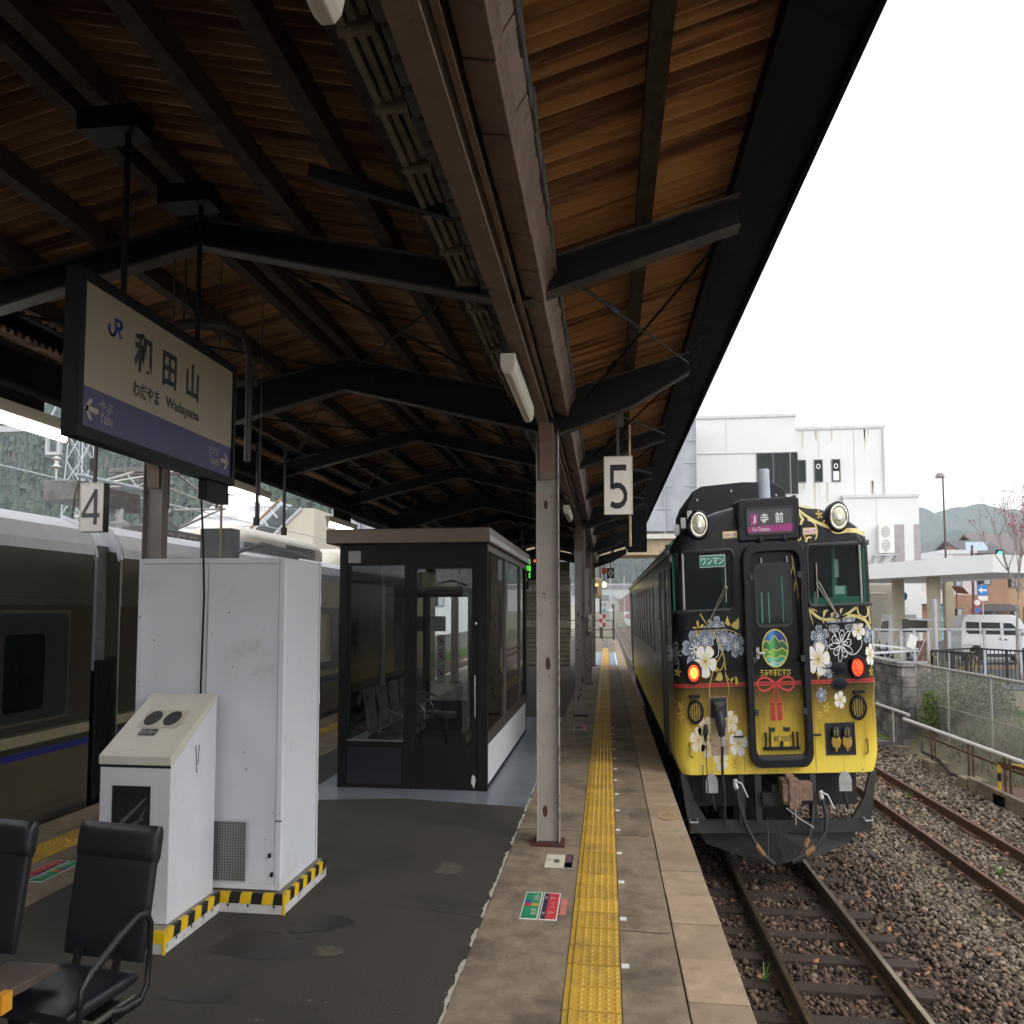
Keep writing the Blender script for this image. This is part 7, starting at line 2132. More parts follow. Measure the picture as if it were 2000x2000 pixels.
def win(x0, x1, z0, z1, y, lit=False, frame='frame_black', split=0):
    b = MB(); b.box(x0, x1, y - .03, y - .002, z0, z1); o = b.build('window', 'smoked_glass', t)
    b = MB()
    fw = .05
    for a0, a1, c0, c1 in ((x0 - fw, x1 + fw, z1, z1 + fw * .7), (x0 - fw, x1 + fw, z0 - fw * .7, z0), (x0 - fw, x0, z0, z1), (x1, x1 + fw, z0, z1)):
        b.box(a0, a1, y - .06, y - .002, c0, c1)
    b.build('frame', mat('win_frame', (.12, .12, .13), .4, .5), o)
    if split:
        b = MB(); b.box((x0 + x1) / 2 - .03, (x0 + x1) / 2 + .03, y - .05, y - .03, z0, z1); b.build('mullion', 'win_frame', o)
    return o
win(9.38, 11.30, 6.45, 8.12, 48, split=1)
b = MB(); b.box(11.40, 11.80, 47.94, 48.5, 6.42, 8.14); b.build('corner_window', 'smoked_glass', t)
for x in (11.95, 12.95, 14.0):
    o = win(x, x + .42, 6.98, 7.85, 48.5)
    if x > 12:
        b = MB(); n = 16
        for k in range(n):
            a0, a1 = 2 * pi * k / n, 2 * pi * (k + 1) / n
            b.add([(x + .21 + r_ * cos(q), 48.46, 7.60 + r_ * .85 * sin(q)) for r_, q in ((.13, a0), (.13, a1), (.08, a1), (.08, a0))], [(0, 1, 2, 3)])
        if x > 13: b.box(x + .04, x + .38, 48.45, 48.465, 7.0, 7.38)
        b.build('vent_ring', 'white_print', o)
b = MB(); b.box(17.35, 17.95, 48.05, 48.09, 3.3, 5.1); b.build('shutter', mat('mauve_shutter', (.36, .32, .33), .6), t)
b = MB(); b.box(18.55, 18.87, 48.05, 48.09, 3.3, 5.1); b.build('shutter', 'mauve_shutter', t)
b = MB(); b.box(14.0, 16.35, 45.6, 48.1, -.2, 2.62); b.build('ground_floor', mat('wall_beige', (.42, .38, .30), .7, var=.08, vs=1.5), t)
b = MB(); b.box(14.9, 15.9, 45.57, 45.6, 2.25, 2.32); b.build('lamp_strip', 'lamp_white', t)
# double fan outdoor unit on a bracket
u = thing('outdoor_unit', 'white twin fan outdoor unit on a wall bracket', 'air conditioner', (16.9, 47.5, 3.85))
b = MB(); b.box(16.35, 17.22, 47.6, 47.95, 3.92, 5.08); b.build('case', 'white_print', u, bevel=.02)
for z in (4.23, 4.78):
    b = MB(); b.lathe([(.25, 0), (.25, .015), (.03, .02)], (16.72, 47.6, 0), NY, 18); b.v = [(p[0], p[1], z + p[2] * .95) for p in b.v]; f_ = b.build('fan_grille', mat('fan_grey', (.42, .42, .40), .6), u)
    for k in range(6):
        zz = z - .18 + k * .07; hw = math.sqrt(max(.01, .23 ** 2 - (zz - z) ** 2)); b = MB(); b.box(16.72 - hw, 16.72 + hw, 47.57, 47.58, zz - .01, zz + .01); b.build('slat', 'white_print', f_)
b = MB(); b.beam((15.9, 47.6, 3.85), (17.4, 47.6, 3.85), .06, .06)
for x in (16.0, 16.55, 17.2):
    b.beam((x, 47.6, 3.85), (x - .15, 48.05, 3.45), .05, .05); b.beam((x + .1, 47.6, 3.85), (x - .05, 47.9, 3.45), .05, .05)
b.build('bracket', 'galv', u)
# aerial on the roof
b = MB(); b.cyl((10.1, 52, 9.66), (10.1, 52, 10.5), .03, 6); b.beam((9.8, 52, 10.3), (10.5, 52, 10.45), .03, .03); b.beam((9.95, 52, 10.15), (10.35, 52, 10.2), .03, .03)
tag(b.build('aerial', 'galv'), 'small aerial on top of the white building', 'aerial')
# forecourt canopy
t = thing('forecourt_canopy', 'flat white forecourt canopy on beige posts beside the station', 'canopy', (16, 38, -.16))
b = MB(); b.prism([(12.2, 39.0), (15.15, 31.8), (20.5, 34.5), (17.5, 44.5), (13, 44.5)], 'z', 2.62, 3.10); b.build('roof_slab', mat('canopy_white', (.84, .84, .83), .6, var=.02), t)
for x, y in ((14.35, 39.4), (14.62, 36.0), (18.2, 43)):
    b = MB(); b.box(x - .22, x + .22, y - .2, y + .2, -.2, 2.62); b.build('post', mat('post_beige', (.48, .42, .30), .65, var=.08), t)

# ================================================================ lineside things on the right
# concrete block wall, block by block
mat('block_grey', (.20, .19, .175), .85, var=.35, vs=2.2, bump=.5, bs=30, dirt=(.055, .052, .05), da=.52, ds=1.3, rand=.35, dw=.15)
mat('block_joint', (.08, .075, .07), .9)
t = thing('block_wall', 'stained grey concrete block wall behind the railcar', 'wall', (8.75, 26, -1.1))
b = MB(); b.box(8.60, 8.94, 23.43, 33, -1.15, .56); b.build('mortar_core', 'block_joint', t)
b = MB(); b.box(8.575, 8.965, .005, .395, .0, .185); k0 = b.build('block', 'block_grey', t, bevel=.008)
k0.location.y = 23.42 - 26; k0.location.z = (0 + .0) * VS
k0.location.y = 23.42
k0.location.z = -1.06 * VS
first = True
for r_ in range(8):
    for c in range(14):
        if first:
            first = False; continue
        o = k0.copy(); COL.objects.link(o)
        o.location = (random.uniform(-.004, .004), 23.42 + c * .40 - (.2 if r_ % 2 else 0) * (c > 0), (-1.06 + r_ * .197) * VS)
b = MB(); b.box(8.52, 9.0, 23.38, 33, .515, .60); b.build('coping', 'block_grey', t, bevel=.01)
b = MB(); b.box(8.3, 9.02, 23.1, 23.4, -1.15, -1.0); b.build('footing', 'concrete', t)
# chain link fence
mat('fence_tube', (.40, .385, .35), .5, .4, var=.12, vs=5, dirt=(.24, .18, .12), da=.38, ds=6)
mat('fence_wire', (.34, .36, .35), .5, .4)
t = thing('chain_link_fence', 'galvanised chain link fence on the bank beside the siding', 'fence', (9.05, 22, -.7))
FX = 9.05
py = [13.0, 15.1, 17.2, 19.3, 21.6, 24.0, 26.4, 28.8, 31.2]
for y in py:
    b = MB(); b.cyl((FX, y, -.9), (FX, y, .55), .03, 10); b.build('post', 'fence_tube', t, smooth=True)
b = MB(); b.cyl((FX, 12, .56), (FX, 32, .56), .028, 10); b.build('top_rail', 'fence_tube', t, smooth=True)
b = MB(); b.cyl((FX, 12, -.12), (FX, 32, -.12), .010, 6); b.build('mid_wire', 'fence_tube', t)
for ya, yb in zip(py[:-1], py[1:]):
    b = MB()
    z0, z1 = -.72, .53
    st = .085 if ya < 24 else .14
    hgt = (z1 - z0) * VS
    q = ya - hgt
    while q < yb:
        for sg in (1, -1):
            # a 45 degree wire clipped to the panel
            y0_, y1_ = max(q, ya), min(q + hgt, yb)
            if y1_ > y0_ + .01:
                za, zb = z0 + (y0_ - q) / VS, z0 + (y1_ - q) / VS
                if sg < 0: za, zb = z1 - (za - z0), z1 - (zb - z0)
                b.tube([(FX + .004 * sg, y0_, za), (FX + .004 * sg, y1_, zb)], .0032, 3, caps=False)
        q += st
    o = b.build('wire_mesh', 'fence_wire', t); o['kind'] = 'stuff'
# white pipe handrail low along the track
mat('pipe_white', (.72, .70, .66), .45, var=.08, vs=6, dirt=(.35, .25, .16), da=.34, ds=9)
t = thing('pipe_run', 'white signal pipe on rusty stands along the siding', 'pipe', (8.2, 20, -1))
b = MB(); b.cyl((8.28, 8.5, -.42), (8.28, 22.6, -.42), .034, 10); b.build('pipe', 'pipe_white', t, smooth=True)
b = MB(); b.cyl((8.36, 8.5, -.60), (8.36, 21.5, -.60), .022, 8); b.build('lower_pipe', 'rail_rust', t, smooth=True)
for y in (14.3, 17.0, 18.6, 20.6):
    b = MB(); b.box(8.22, 8.26, y - .12, y - .09, -.95, -.43); b.box(8.22, 8.26, y + .09, y + .12, -.95, -.43); st_ = b.build('stand', 'rail_rust', t)
    b = MB(); b.box(8.05, 8.50, y - .26, y + .26, -1.1, -.93); b.build('stand_block', 'concrete', st_, bevel=.01)
b = MB(); b.cyl((8.5, 22.8, -.36), (8.5, 33, -.36), .03, 10); b.cyl((8.5, 24, -.36), (8.5, 24, -1.0), .025, 8); b.cyl((8.5, 28, -.36), (8.5, 28, -1.0), .025, 8)
tag(b.build('handrail', 'pipe_white', smooth=True), 'white handrail running along the foot of the block wall', 'handrail')
b = MB(); b.tube([(8.35, 21.6, -.75), (8.2, 21.2, -.85), (8.3, 20.4, -.9), (8.2, 19.6, -1.0), (8.25, 18.4, -.98), (8.3, 17.2, -.95)], .03, 8)
tag(b.build('lineside_cable', 'gasket', smooth=True), 'black cable looping along the foot of the pipe stands', 'cable')
# kerb with rusty plates and the striped hoop
t = thing('cable_trough', 'low concrete trough with rusty cover plates at the right edge', 'trough', (8.5, 15, -1.05))
b = MB(); b.box(8.05, 8.17, 8, 18.4, -1.1, -.88); b.build('kerb', 'concrete', t, bevel=.015)
b = MB(); b.box(8.17, 9.0, 0, 1.18, -.93, -.90); c0 = b.build('cover_plate', mat('plate_rust', (.17, .09, .07), .65, .3, var=.35, vs=3, rand=.2), t)
c0.location.y = 8
for k in range(1, 8): dup(c0, 0, 1.2 * k)
t = thing('striped_hoop', 'yellow and black striped hoop standing on the rusty plates', 'barrier', (8.3, 17.6, -.9))
b = MB()
for k, m_ in enumerate(('tape_yellow', 'tape_black', 'tape_yellow')):
    b = MB(); b.cyl((8.22, 17.3, -.90 + k * .115), (8.22, 17.3, -.90 + (k + 1) * .115), .035, 10); b.build('stripe', m_, t)
b = MB(); b.beam((8.20, 17.3, -.55), (8.9, 16.9, -.55), .05, .04); b.build('bar', 'tape_yellow', t)
b = MB(); b.beam((8.9, 16.9, -.9), (8.9, 16.9, -.55), .04, .04); b.build('leg', 'rail_rust', t)
b = MB(); b.beam((8.2, 17.3, -.53), (9.4, 13.0, -.56), .03, .05); b.build('long_bar', 'rail_rust', t)
# low concrete apron and moss by the wall
b = MB(); b.box(7.6, 8.55, 24.2, 33, -1.1, -1.02); struct(b.build('apron', mat('apron_grey', (.17, .165, .165), .7, var=.15)))
b = MB(); b.box(8.40, 8.56, 24.5, 30, -1.02, -.985); tag(b.build('moss', mat('moss_green', (.13, .19, .02), .9, var=.4, vs=7, bump=.6, bs=25)), 'bright green moss along the foot of the block wall', 'moss', kind='stuff')
# buried old rail beside the track
b = MB(); b.beam((4.35, 13.2, -1.09), (4.15, 17, -1.09), .10, .05); tag(b.build('old_timber', 'sleeper_wood'), 'old half buried timber strip between the two tracks', 'timber')

# ================================================================ shrubs, tree, forecourt
def leaf_cloud(b, c, rad, n, size, rg, flat=.6):
    for i in range(n):
        while True:
            p = Vector((rg.uniform(-1, 1), rg.uniform(-1, 1), rg.uniform(-1, 1)))
            if .15 < p.length < 1: break
        p = Vector((c[0] + p.x * rad[0], c[1] + p.y * rad[1], c[2] + p.z * rad[2]))
        s = size * rg.uniform(.6, 1.3)
        u = Vector((rg.uniform(-1, 1), rg.uniform(-1, 1), rg.uniform(-1, 1) * flat)).normalized() * s
        w = u.cross(Vector((rg.uniform(-1, 1), rg.uniform(-1, 1), rg.uniform(-1, 1)))).normalized() * s * .5
        b.add([p - u, p + w * .9, p + u, p - w * .9], [(0, 1, 2, 3)])
def leaf_mat(nm, c0, c1, c2):
    m = bpy.data.materials.new(nm); m.use_nodes = True
    t = m.node_tree; p = t.nodes['Principled BSDF']; p.inputs['Roughness'].default_value = .55
    g = t.nodes.new('ShaderNodeNewGeometry'); r_ = t.nodes.new('ShaderNodeValToRGB')
    e = r_.color_ramp.elements; e[0].color = (*c0, 1); e[1].color = (*c2, 1); q = e.new(.55); q.color = (*c1, 1)
    t.links.new(g.outputs['Random Per Island'], r_.inputs[0]); t.links.new(r_.outputs[0], p.inputs['Base Color'])
    MATS[nm] = m
leaf_mat('shrub_leaf', (.045, .085, .012), (.11, .18, .02), (.24, .28, .035))
leaf_mat('shrub_red', (.06, .07, .015), (.12, .13, .03), (.22, .13, .05))
leaf_mat('shrub_grey', (.06, .065, .03), (.12, .125, .055), (.20, .19, .10))
leaf_mat('tree_red', (.22, .02, .04), (.35, .05, .08), (.45, .12, .14))
leaf_mat('reed', (.25, .22, .09), (.36, .31, .14), (.5, .45, .28))
mat('bark_grey', (.27, .235, .22), .85, var=.25, vs=6, bump=.4, bs=30)
def shrub(cx, cy, cz, rx, ry, rz, n, m, label, seed, sz=.035):
    rg = random.Random(seed)
    t = thing('shrub', label, 'shrub', (cx, cy, cz - rz))
    b = MB()
    for k in range(9):
        a = rg.uniform(0, 6.28); rr = rg.uniform(.2, .75)
        c = (cx + rx * rr * cos(a), cy + ry * rr * sin(a), cz + rz * rg.uniform(-.5, .6))
        leaf_cloud(b, c, (rx * .5, ry * .5, rz * .5), n // 9, sz, rg)
    b.build('foliage', m, t)
    b = MB()
    for k in range(7):
        a = rg.uniform(0, 6.28)
        b.tube([(cx, cy, cz - rz), (cx + rx * .4 * cos(a), cy + ry * .4 * sin(a), cz), (cx + rx * .7 * cos(a), cy + ry * .7 * sin(a), cz + rz * .7)], [.02, .012, .005], 5)
    b.build('stems', 'bark_grey', t)
shrub(9.30, 22.5, -.32, .52, .8, .50, 6500, 'shrub_leaf', 'rounded bright green bush beside the end of the block wall', 1, .034)
shrub(9.40, 22.5, -.02, .40, .6, .26, 700, 'shrub_red', 'reddish sparse top growth over the green bush', 2, .028)
shrub(10.1, 22.0, -.15, .75, 1.6, .60, 3200, 'shrub_grey', 'dull grey green bush behind the chain link fence', 3, .045)
shrub(10.3, 25.5, .05, .8, 1.8, .45, 1500, 'shrub_grey', 'dry low scrub behind the block wall end', 4, .045)
shrub(10.4, 19.3, -.45, .6, 1.1, .28, 900, 'shrub_leaf', 'small low green bush behind the nearest fence panel', 5, .04)
def reeds(cx, cy, cz, label, seed):
    rg = random.Random(seed); b = MB()
    for k in range(26):
        a = rg.uniform(0, 6.28); h = rg.uniform(.4, .9); q = rg.uniform(0, .3)
        x, y = cx + q * cos(a), cy + q * sin(a)
        b.tube([(x, y, cz), (x + .08 * cos(a), y + .08 * sin(a), cz + h)], [.006, .003], 4)
        leaf_cloud(b, (x + .09 * cos(a), y + .09 * sin(a), cz + h), (.03, .03, .08), 6, .03, rg)
    tag(b.build('reed_clump', 'reed'), label, 'reeds')
reeds(11.1, 27.4, -.2, 'pale dry reed clump left of the black railing end', 1)
reeds(11.9, 26.8, -.2, 'pale dry reed clump against the black railing', 2)
# grass on the bank
rg = random.Random(8); b = MB()
for i in range(5200):
    x = rg.uniform(8.75, 12.6); y = rg.uniform(14, 27)
    if rg.random() < .5: y = rg.uniform(14, 21)
    z = ground_z(x, y); a = rg.uniform(0, 6.28); h = rg.uniform(.04, .13); w = .012
    b.add([(x - w * sin(a), y + w * cos(a), z), (x + w * sin(a), y - w * cos(a), z), (x + h * .5 * cos(a), y + h * .5 * sin(a), z + h)], [(0, 1, 2)])
tag(b.build('bank_grass', 'grass_blade'), 'short patchy grass on the bank behind the fence', 'grass', kind='stuff')
b = MB()
for i in range(1500):
    a = rg.uniform(0, 6.28); x = rg.gauss(.9, .04); y = rg.uniform(30, 55); h = rg.uniform(.04, .14); w = .015
    b.add([(x - w * sin(a), y + w * cos(a), -1.08), (x + w * sin(a), y - w * cos(a), -1.08), (x + h * .5 * cos(a), y + h * .5 * sin(a), -1.08 + h * 2)], [(0, 1, 2)])
tag(b.build('trackside_grass', 'grass_blade'), 'thin grass along the far platform foot', 'grass', kind='stuff')
# grass patch seen through the waiting room, left of the far track
b = MB()
for i in range(3000):
    a = rg.uniform(0, 6.28); x = rg.uniform(-13.6, -12.3); y = rg.uniform(32, 75); h = rg.uniform(.1, .3); w = .03
    b.add([(x - w * sin(a), y + w * cos(a), -1.12), (x + w * sin(a), y - w * cos(a), -1.12), (x + h * .5 * cos(a), y + h * .5 * sin(a), -1.12 + h * 2)], [(0, 1, 2)])
tag(b.build('meadow_grass', 'grass_blade'), 'green grass strip beyond the waiting room', 'grass', kind='stuff')
# black railing
mat('rail_black', (.02, .018, .018), .45)
t = thing('black_railing', 'black bar railing above the bank in front of the van', 'railing', (12.5, 27, -.16))
P0, P1, P2, P3 = (11.25, 28.0), (13.45, 30.0), (15.6, 24.5), (11.95, 26.2)
for (a, c, nm) in ((P0, P1, 1), (P1, P2, 2), (P0, P3, 3)):
    A, C_ = Vector((*a, 0)), Vector((*c, 0))
    n = int((C_ - A).length / .16)
    b = MB(); b.beam((*a, .68), (*c, .68), .05, .04); b.build('top_rail', 'rail_black', t)
    b = MB(); b.beam((*a, -.02), (*c, -.02), .04, .03); b.build('bottom_rail', 'rail_black', t)
    for k in range(n + 1):
        p = A.lerp(C_, k / n)
        big = k % 9 == 0
        w = .035 if big else .011
        b = MB(); b.box(p.x - w, p.x + w, p.y - w, p.y + w, -.16, .67); b.build('post' if big else 'bar', 'rail_black', t)
# galvanised railing with diagonals
t = thing('galvanised_fence', 'pale galvanised railing with diagonal braces before the station', 'fence', (11.5, 30.5, -.16))
pts = [(9.0, 31.0), (10.3, 31.0), (11.35, 31.0), (12.35, 31.0)]
for x, y in pts:
    b = MB(); b.box(x - .05, x + .05, y - .03, y + .03, -.2, 1.12); b.build('post', 'galv', t)
b = MB(); b.beam((8.8, 31, 1.12), (12.4, 31, 1.12), .06, .04); b.beam((8.8, 31, .28), (12.4, 31, .28), .06, .06); b.build('rail', 'galv', t)
for (x0, _), (x1, _) in zip(pts[:-1], pts[1:]):
    b = MB(); m_ = (x0 + x1) / 2
    b.beam((x0, 31.0, 1.05), (m_, 31.0, .3), .03, .02); b.beam((x1, 31.0, 1.05), (m_, 31.0, .3), .03, .02); b.beam((x0, 31.0, .25), (m_, 31.0, -.15), .03, .02); b.beam((x1, 31.0, .25), (m_, 31.0, -.15), .03, .02); b.build('brace', 'galv', t)
b = MB(); b.cyl((12.2, 30, -.2), (12.2, 30, 1.9), .09, 10); b.build('tall_post', 'galv', t)
b = MB(); b.beam((9.2, 28.2, .82), (10.9, 28.2, .70), .05, .05); b.beam((9.2, 28.2, .60), (10.9, 28.2, .68), .05, .05); b.build('gate_bar', mat('galv_pale', (.62, .63, .65), .5), t)
b = MB(); b.add([(10.45, 28.1, .78), (10.72, 28.1, .70), (10.85, 28.1, .98), (10.6, 28.1, 1.08)], [(0, 1, 2, 3)]); b.build('notice', 'white_print', t)
t = thing('galvanised_fence', 'pale galvanised railing running in front of the white van', 'fence', (15, 33, -.16))
for k in range(5):
    x = 12.6 + k * 1.35; b = MB(); b.box(x - .05, x + .05, 32.97, 33.03, -.2, 1.1); b.build('post', 'galv', t)
b = MB(); b.beam((12.4, 33, 1.1), (18.4, 33, 1.1), .06, .05); b.beam((12.4, 33, 1.38), (15.0, 36, 1.32), .05, .05); b.build('rail', 'galv', t)
# bench and clutter under the forecourt canopy
b = MB(); b.box(13.6, 15.2, 36.6, 37.0, .95, 1.35); tag(b.build('counter', mat('counter_dark', (.06, .05, .045), .6)), 'dark counter in the shade under the forecourt canopy', 'counter')
for x, m_, lab in ((13.2, 'plate_rust', 'rust brown board leaning behind the pale railing'), (13.9, 'box_grey', 'grey bin standing behind the pale railing')):
    b = MB(); b.box(x, x + .35, 34.2, 34.5, -.16, .75); tag(b.build('board' if m_ == 'plate_rust' else 'bin', m_, bevel=.02), lab, 'board' if m_ == 'plate_rust' else 'bin')
# bare tree with the last red leaves
t = thing('tree', 'nearly bare tree with sparse red leaves at the right edge', 'tree', (15.9, 31.5, -.16))
rg = random.Random(14)
bt = MB(); tips = []
def limb(p, d, l, r_, lv):
    pts = [p]; q = Vector(p); dd = Vector(d).normalized()
    for k in range(4):
        dd = (dd + Vector((rg.uniform(-.2, .2), rg.uniform(-.2, .2), rg.uniform(-.05, .16)))).normalized()
        q = q + dd * (l / 4); pts.append(q.copy())
    bt.tube(pts, [r_, r_ * .85, r_ * .7, r_ * .58, r_ * .45], 6, caps=False)
    if lv == 0:
        tips.extend(pts[2:]); return
    for k in range(4 if lv > 1 else 3):
        o = pts[rg.choice((2, 3, 4))]
        nd = (dd + Vector((rg.uniform(-.9, .9), rg.uniform(-.9, .9), rg.uniform(-.1, .7)))).normalized()
        limb(o, nd, l * rg.uniform(.55, .8), r_ * .5, lv - 1)
limb(Vector((15.9, 31.5, -.16)), (-.02, 0, 1), 2.4, .07, 0); tips.clear()
for d in ((-.55, -.1, .8), (.5, .1, .8), (.1, .4, 1), (-.2, -.4, .9), (.8, -.2, .5)):
    limb(Vector((15.9, 31.5, 2.1)), d, 1.35, .04, 3)
limb(Vector((15.9, 31.5, 1.0)), (.7, -.4, -.05), 1.6, .035, 2)
bt.build('trunk', 'bark_grey', t)
b = MB()
for p in tips:
    if p.z > 1.8 and rg.random() < (.95 if p.x > 15.4 else .35):
        leaf_cloud(b, p, (.07, .07, .05), 3, .034, rg)
b.build('crown', 'tree_red', t)

# ================================================================ small white van
mat('van_white', (.80, .81, .83), .28, var=.02, coat=.3)
mat('tyre', (.02, .02, .02), .8)
def van(loc, rz, label):
    t = thing('van', label, 'van', loc, rz, local=True)
    # local x forward, length 3.5, side towards -y
    L_, Wd = 3.6, .74
    side = [(-1.75, .25), (-1.78, .7), (-1.72, 1.30), (-1.62, 1.52), (-1.45, 1.60), (.55, 1.60), (.85, 1.50), (1.22, 1.05), (1.62, .90), (1.76, .72), (1.80, .25)]
    b = MB(); n = len(side)
    rings = []
    for y, k, dz in ((-Wd, .0, 0), (-Wd + .05, .03, .0), (Wd - .05, .03, 0), (Wd, 0, 0)):
        rings.append([(x * (1 - (0.01 if k == 0 else 0)), y + (0.10 * max(0, z - .85) * (1 if y < 0 else -1)), z) for x, z in side])
    b.loft(rings); bd = b.build('body', 'van_white', t, bevel=.03)
    yy = lambda z: -Wd + .10 * max(0, z - .85) - .006
    for pts in ([(-1.52, 1.38), (-.93, 1.36), (-.93, .98), (-1.42, .98), (-1.52, 1.05)], [(-.84, 1.36), (-.02, 1.35), (-.02, .96), (-.84, .97)], [(.12, 1.34), (.48, 1.33), (.95, .98), (.90, .94), (.12, .95)]):
        for sgn in (1, -1):
            b = MB(); b.add([(x, sgn * yy(z), z) for x, z in pts], [tuple(range(len(pts)))]); b.build('side_window', 'smoked_glass', t)
    b = MB(); b.add([(.90, -.55, 1.46), (.90, .55, 1.46), (1.235, .62, 1.06), (1.235, -.62, 1.06)], [(0, 1, 2, 3)]); b.v = [(p[0] + .02, p[1], p[2] + .01) for p in b.v]; b.build('windscreen', 'smoked_glass', t)
    for x in (-1.1, 1.15):
        for sgn in (-1, 1):
            b = MB(); b.lathe([(.10, -.09), (.27, -.09), (.285, -.05), (.285, .05), (.27, .07), (.17, .07), (.16, .03), (.03, .03)], (x, sgn * (Wd - .07), .285), (0, sgn, 0), 20); b.v = [(p[0], p[1], .285 + (p[2] - .285) * .95) for p in b.v]; w = b.build('wheel', 'tyre', t, smooth=True)
            b = MB(); b.lathe([(.165, 0), (.15, .02), (.04, .03), (.01, .035)], (x, sgn * (Wd - .035), .285), (0, sgn, 0), 16); b.build('hubcap', 'metal_grey', w, smooth=True)
            b = MB(); n_ = 12; b.add([(x + .36 * cos(pi * k / n_), sgn * (Wd + .002), .27 + .34 * sin(pi * k / n_)) for k in range(n_ + 1)], [tuple(range(n_ + 1))]); b.build('wheel_arch', 'tyre', t)
    for x in (-.05, .20):
        b = MB(); b.box(x - .05 if x > 0 else x - .02, x + .06 if x > 0 else x + .02, -Wd - .02, -Wd, .78, .82 if x > 0 else .86); b.build('door_handle', 'gasket', t)
    b = MB(); b.box(-1.7, -.9, -Wd - .012, -Wd, .60, .615); b.build('door_rail', 'gasket', t)
    b = MB(); b.box(.02, .026, -Wd - .004, -Wd, .3, 1.4); b.box(-.9, -.894, -Wd - .004, -Wd, .3, 1.4); b.build('door_gap', 'block_joint', t)
    b = MB(); b.box(.88, .98, -Wd - .16, -Wd - .01, .93, 1.08); b.build('door_mirror', 'van_white', t, bevel=.03)
    b = MB(); b.box(1.66, 1.80, -.66, -.40, .62, .78); b.box(1.66, 1.80, .40, .66, .62, .78); b.build('headlight', 'lamp_glass', t, bevel=.02)
    b = MB(); b.box(-1.78, 1.81, -Wd - .012, Wd + .012, .24, .34); b.build('sill', 'frame_steel', t)
    return t
van((19.15, 40.2, -.13), R(-6), 'small white van parked side on behind the railings')
van((15.8, 43.6, -.13), R(80), 'white vehicle mostly hidden behind a canopy post')

# ================================================================ street furniture
t = thing('street_lamp', 'tall slim brown street lamp with a domed head', 'street lamp', (21.1, 50, -.16))
b = MB(); b.cyl((21.12, 50, -.16), (21.08, 50, 7.25), .075, 10, .05); b.build('pole', mat('pole_brown', (.10, .055, .05), .5), t, smooth=True)
b = MB(); b.loft([[(20.62 + .58 * (.5 + .5 * cos(2 * pi * k / 14)) * w + .29 * (1 - w), 50 + .22 * w * sin(2 * pi * k / 14), z + .10 * (.5 - .5 * cos(2 * pi * k / 14)) * 0) for k in range(14)] for w, z in ((1, 7.18), (1, 7.24), (.75, 7.34), (.3, 7.40))]); b.build('head', mat('lamp_mauve', (.22, .19, .20), .5), t, smooth=True)
t = thing('road_sign', 'blue one way road sign with a white arrow on a grey pole', 'sign', (20.8, 45, -.13))
b = MB(); b.cyl((20.85, 45, -.13), (20.85, 45, 2.6), .04, 8); b.build('pole', 'galv', t)
b = MB(); b.box(20.55, 21.10, 44.9, 44.93, 2.18, 2.55); b.build('panel', mat('sign_blue', (.02, .18, .50), .4), t)
b = MB(); b.add([(20.60, 44.89, 2.365), (20.78, 44.89, 2.48), (20.78, 44.89, 2.40), (21.03, 44.89, 2.40), (21.03, 44.89, 2.33), (20.78, 44.89, 2.33), (20.78, 44.89, 2.25)], [(0, 6, 5, 4, 3, 2, 1)]); b.build('arrow', 'white_print', t)
b = MB(); b.box(20.58, 21.08, 44.9, 44.93, 1.98, 2.15); b.build('sub_plate', 'white_print', t)
t = thing('road_sign', 'pair of round road signs, white above blue, on one pole', 'sign', (20.05, 44, -.13))
b = MB(); b.cyl((20.05, 44, -.13), (20.05, 44, 2.05), .035, 8); b.build('pole', 'galv', t)
for z, m_ in ((1.90, 'white_print'), (1.62, 'sign_blue')):
    b = MB(); b.lathe([(.20, 0), (.20, .02)], (20.05, 43.9, z), NY, 18); b.v = [(p[0], p[1], z + (p[2] - z) * .68) for p in b.v]; o = b.build('disc_rim', 'red_print', t)
    b = MB(); b.lathe([(.15, 0), (.15, .01)], (20.05, 43.88, z), NY, 18); b.v = [(p[0], p[1], z + (p[2] - z) * .68) for p in b.v]; b.build('disc', m_, o)
t = thing('round_sign', 'small blue round sign on a thin bent pole left of the canopy post', 'sign', (15.6, 41, -.13))
b = MB(); b.tube([(14.9, 41, -.13), (14.95, 41, 1.5), (15.15, 41, 2.1)], .035, 8); b.build('pole', 'galv', t)
b = MB(); b.lathe([(.14, 0), (.14, .02)], (15.2, 40.9, 2.1), NY, 16); b.build('disc', 'sign_blue', t)
t = thing('traffic_light', 'traffic light arm with one lit green lamp over the road', 'traffic light', (26, 55, -.13))
b = MB(); b.cyl((24.9, 55, -.13), (24.9, 55, 4.6), .09, 8); b.cyl((24.9, 55, 4.20), (26.6, 55, 4.22), .035, 6); b.cyl((24.9, 55, 4.08), (26.6, 55, 4.08), .03, 6); b.build('mast', 'pole_brown', t)
b = MB(); b.box(26.45, 26.85, 54.9, 55.05, 3.95, 4.38); b.build('case', 'frame_black', t)
b = MB(); b.lathe([(.15, 0), (.12, .03), (.01, .05)], (26.65, 54.9, 4.16), NY, 14); b.build('green_lamp', mat('lamp_green', (.05, 1., .65), emit=2.2), t, smooth=True)
b = MB(); b.box(24.5, 25.9, 54.95, 55.0, 4.35, 4.75)
o = tag(b.build('direction_board', mat('board_pale', (.55, .65, .75), .5)), 'pale blue direction board above the forecourt canopy', 'sign')
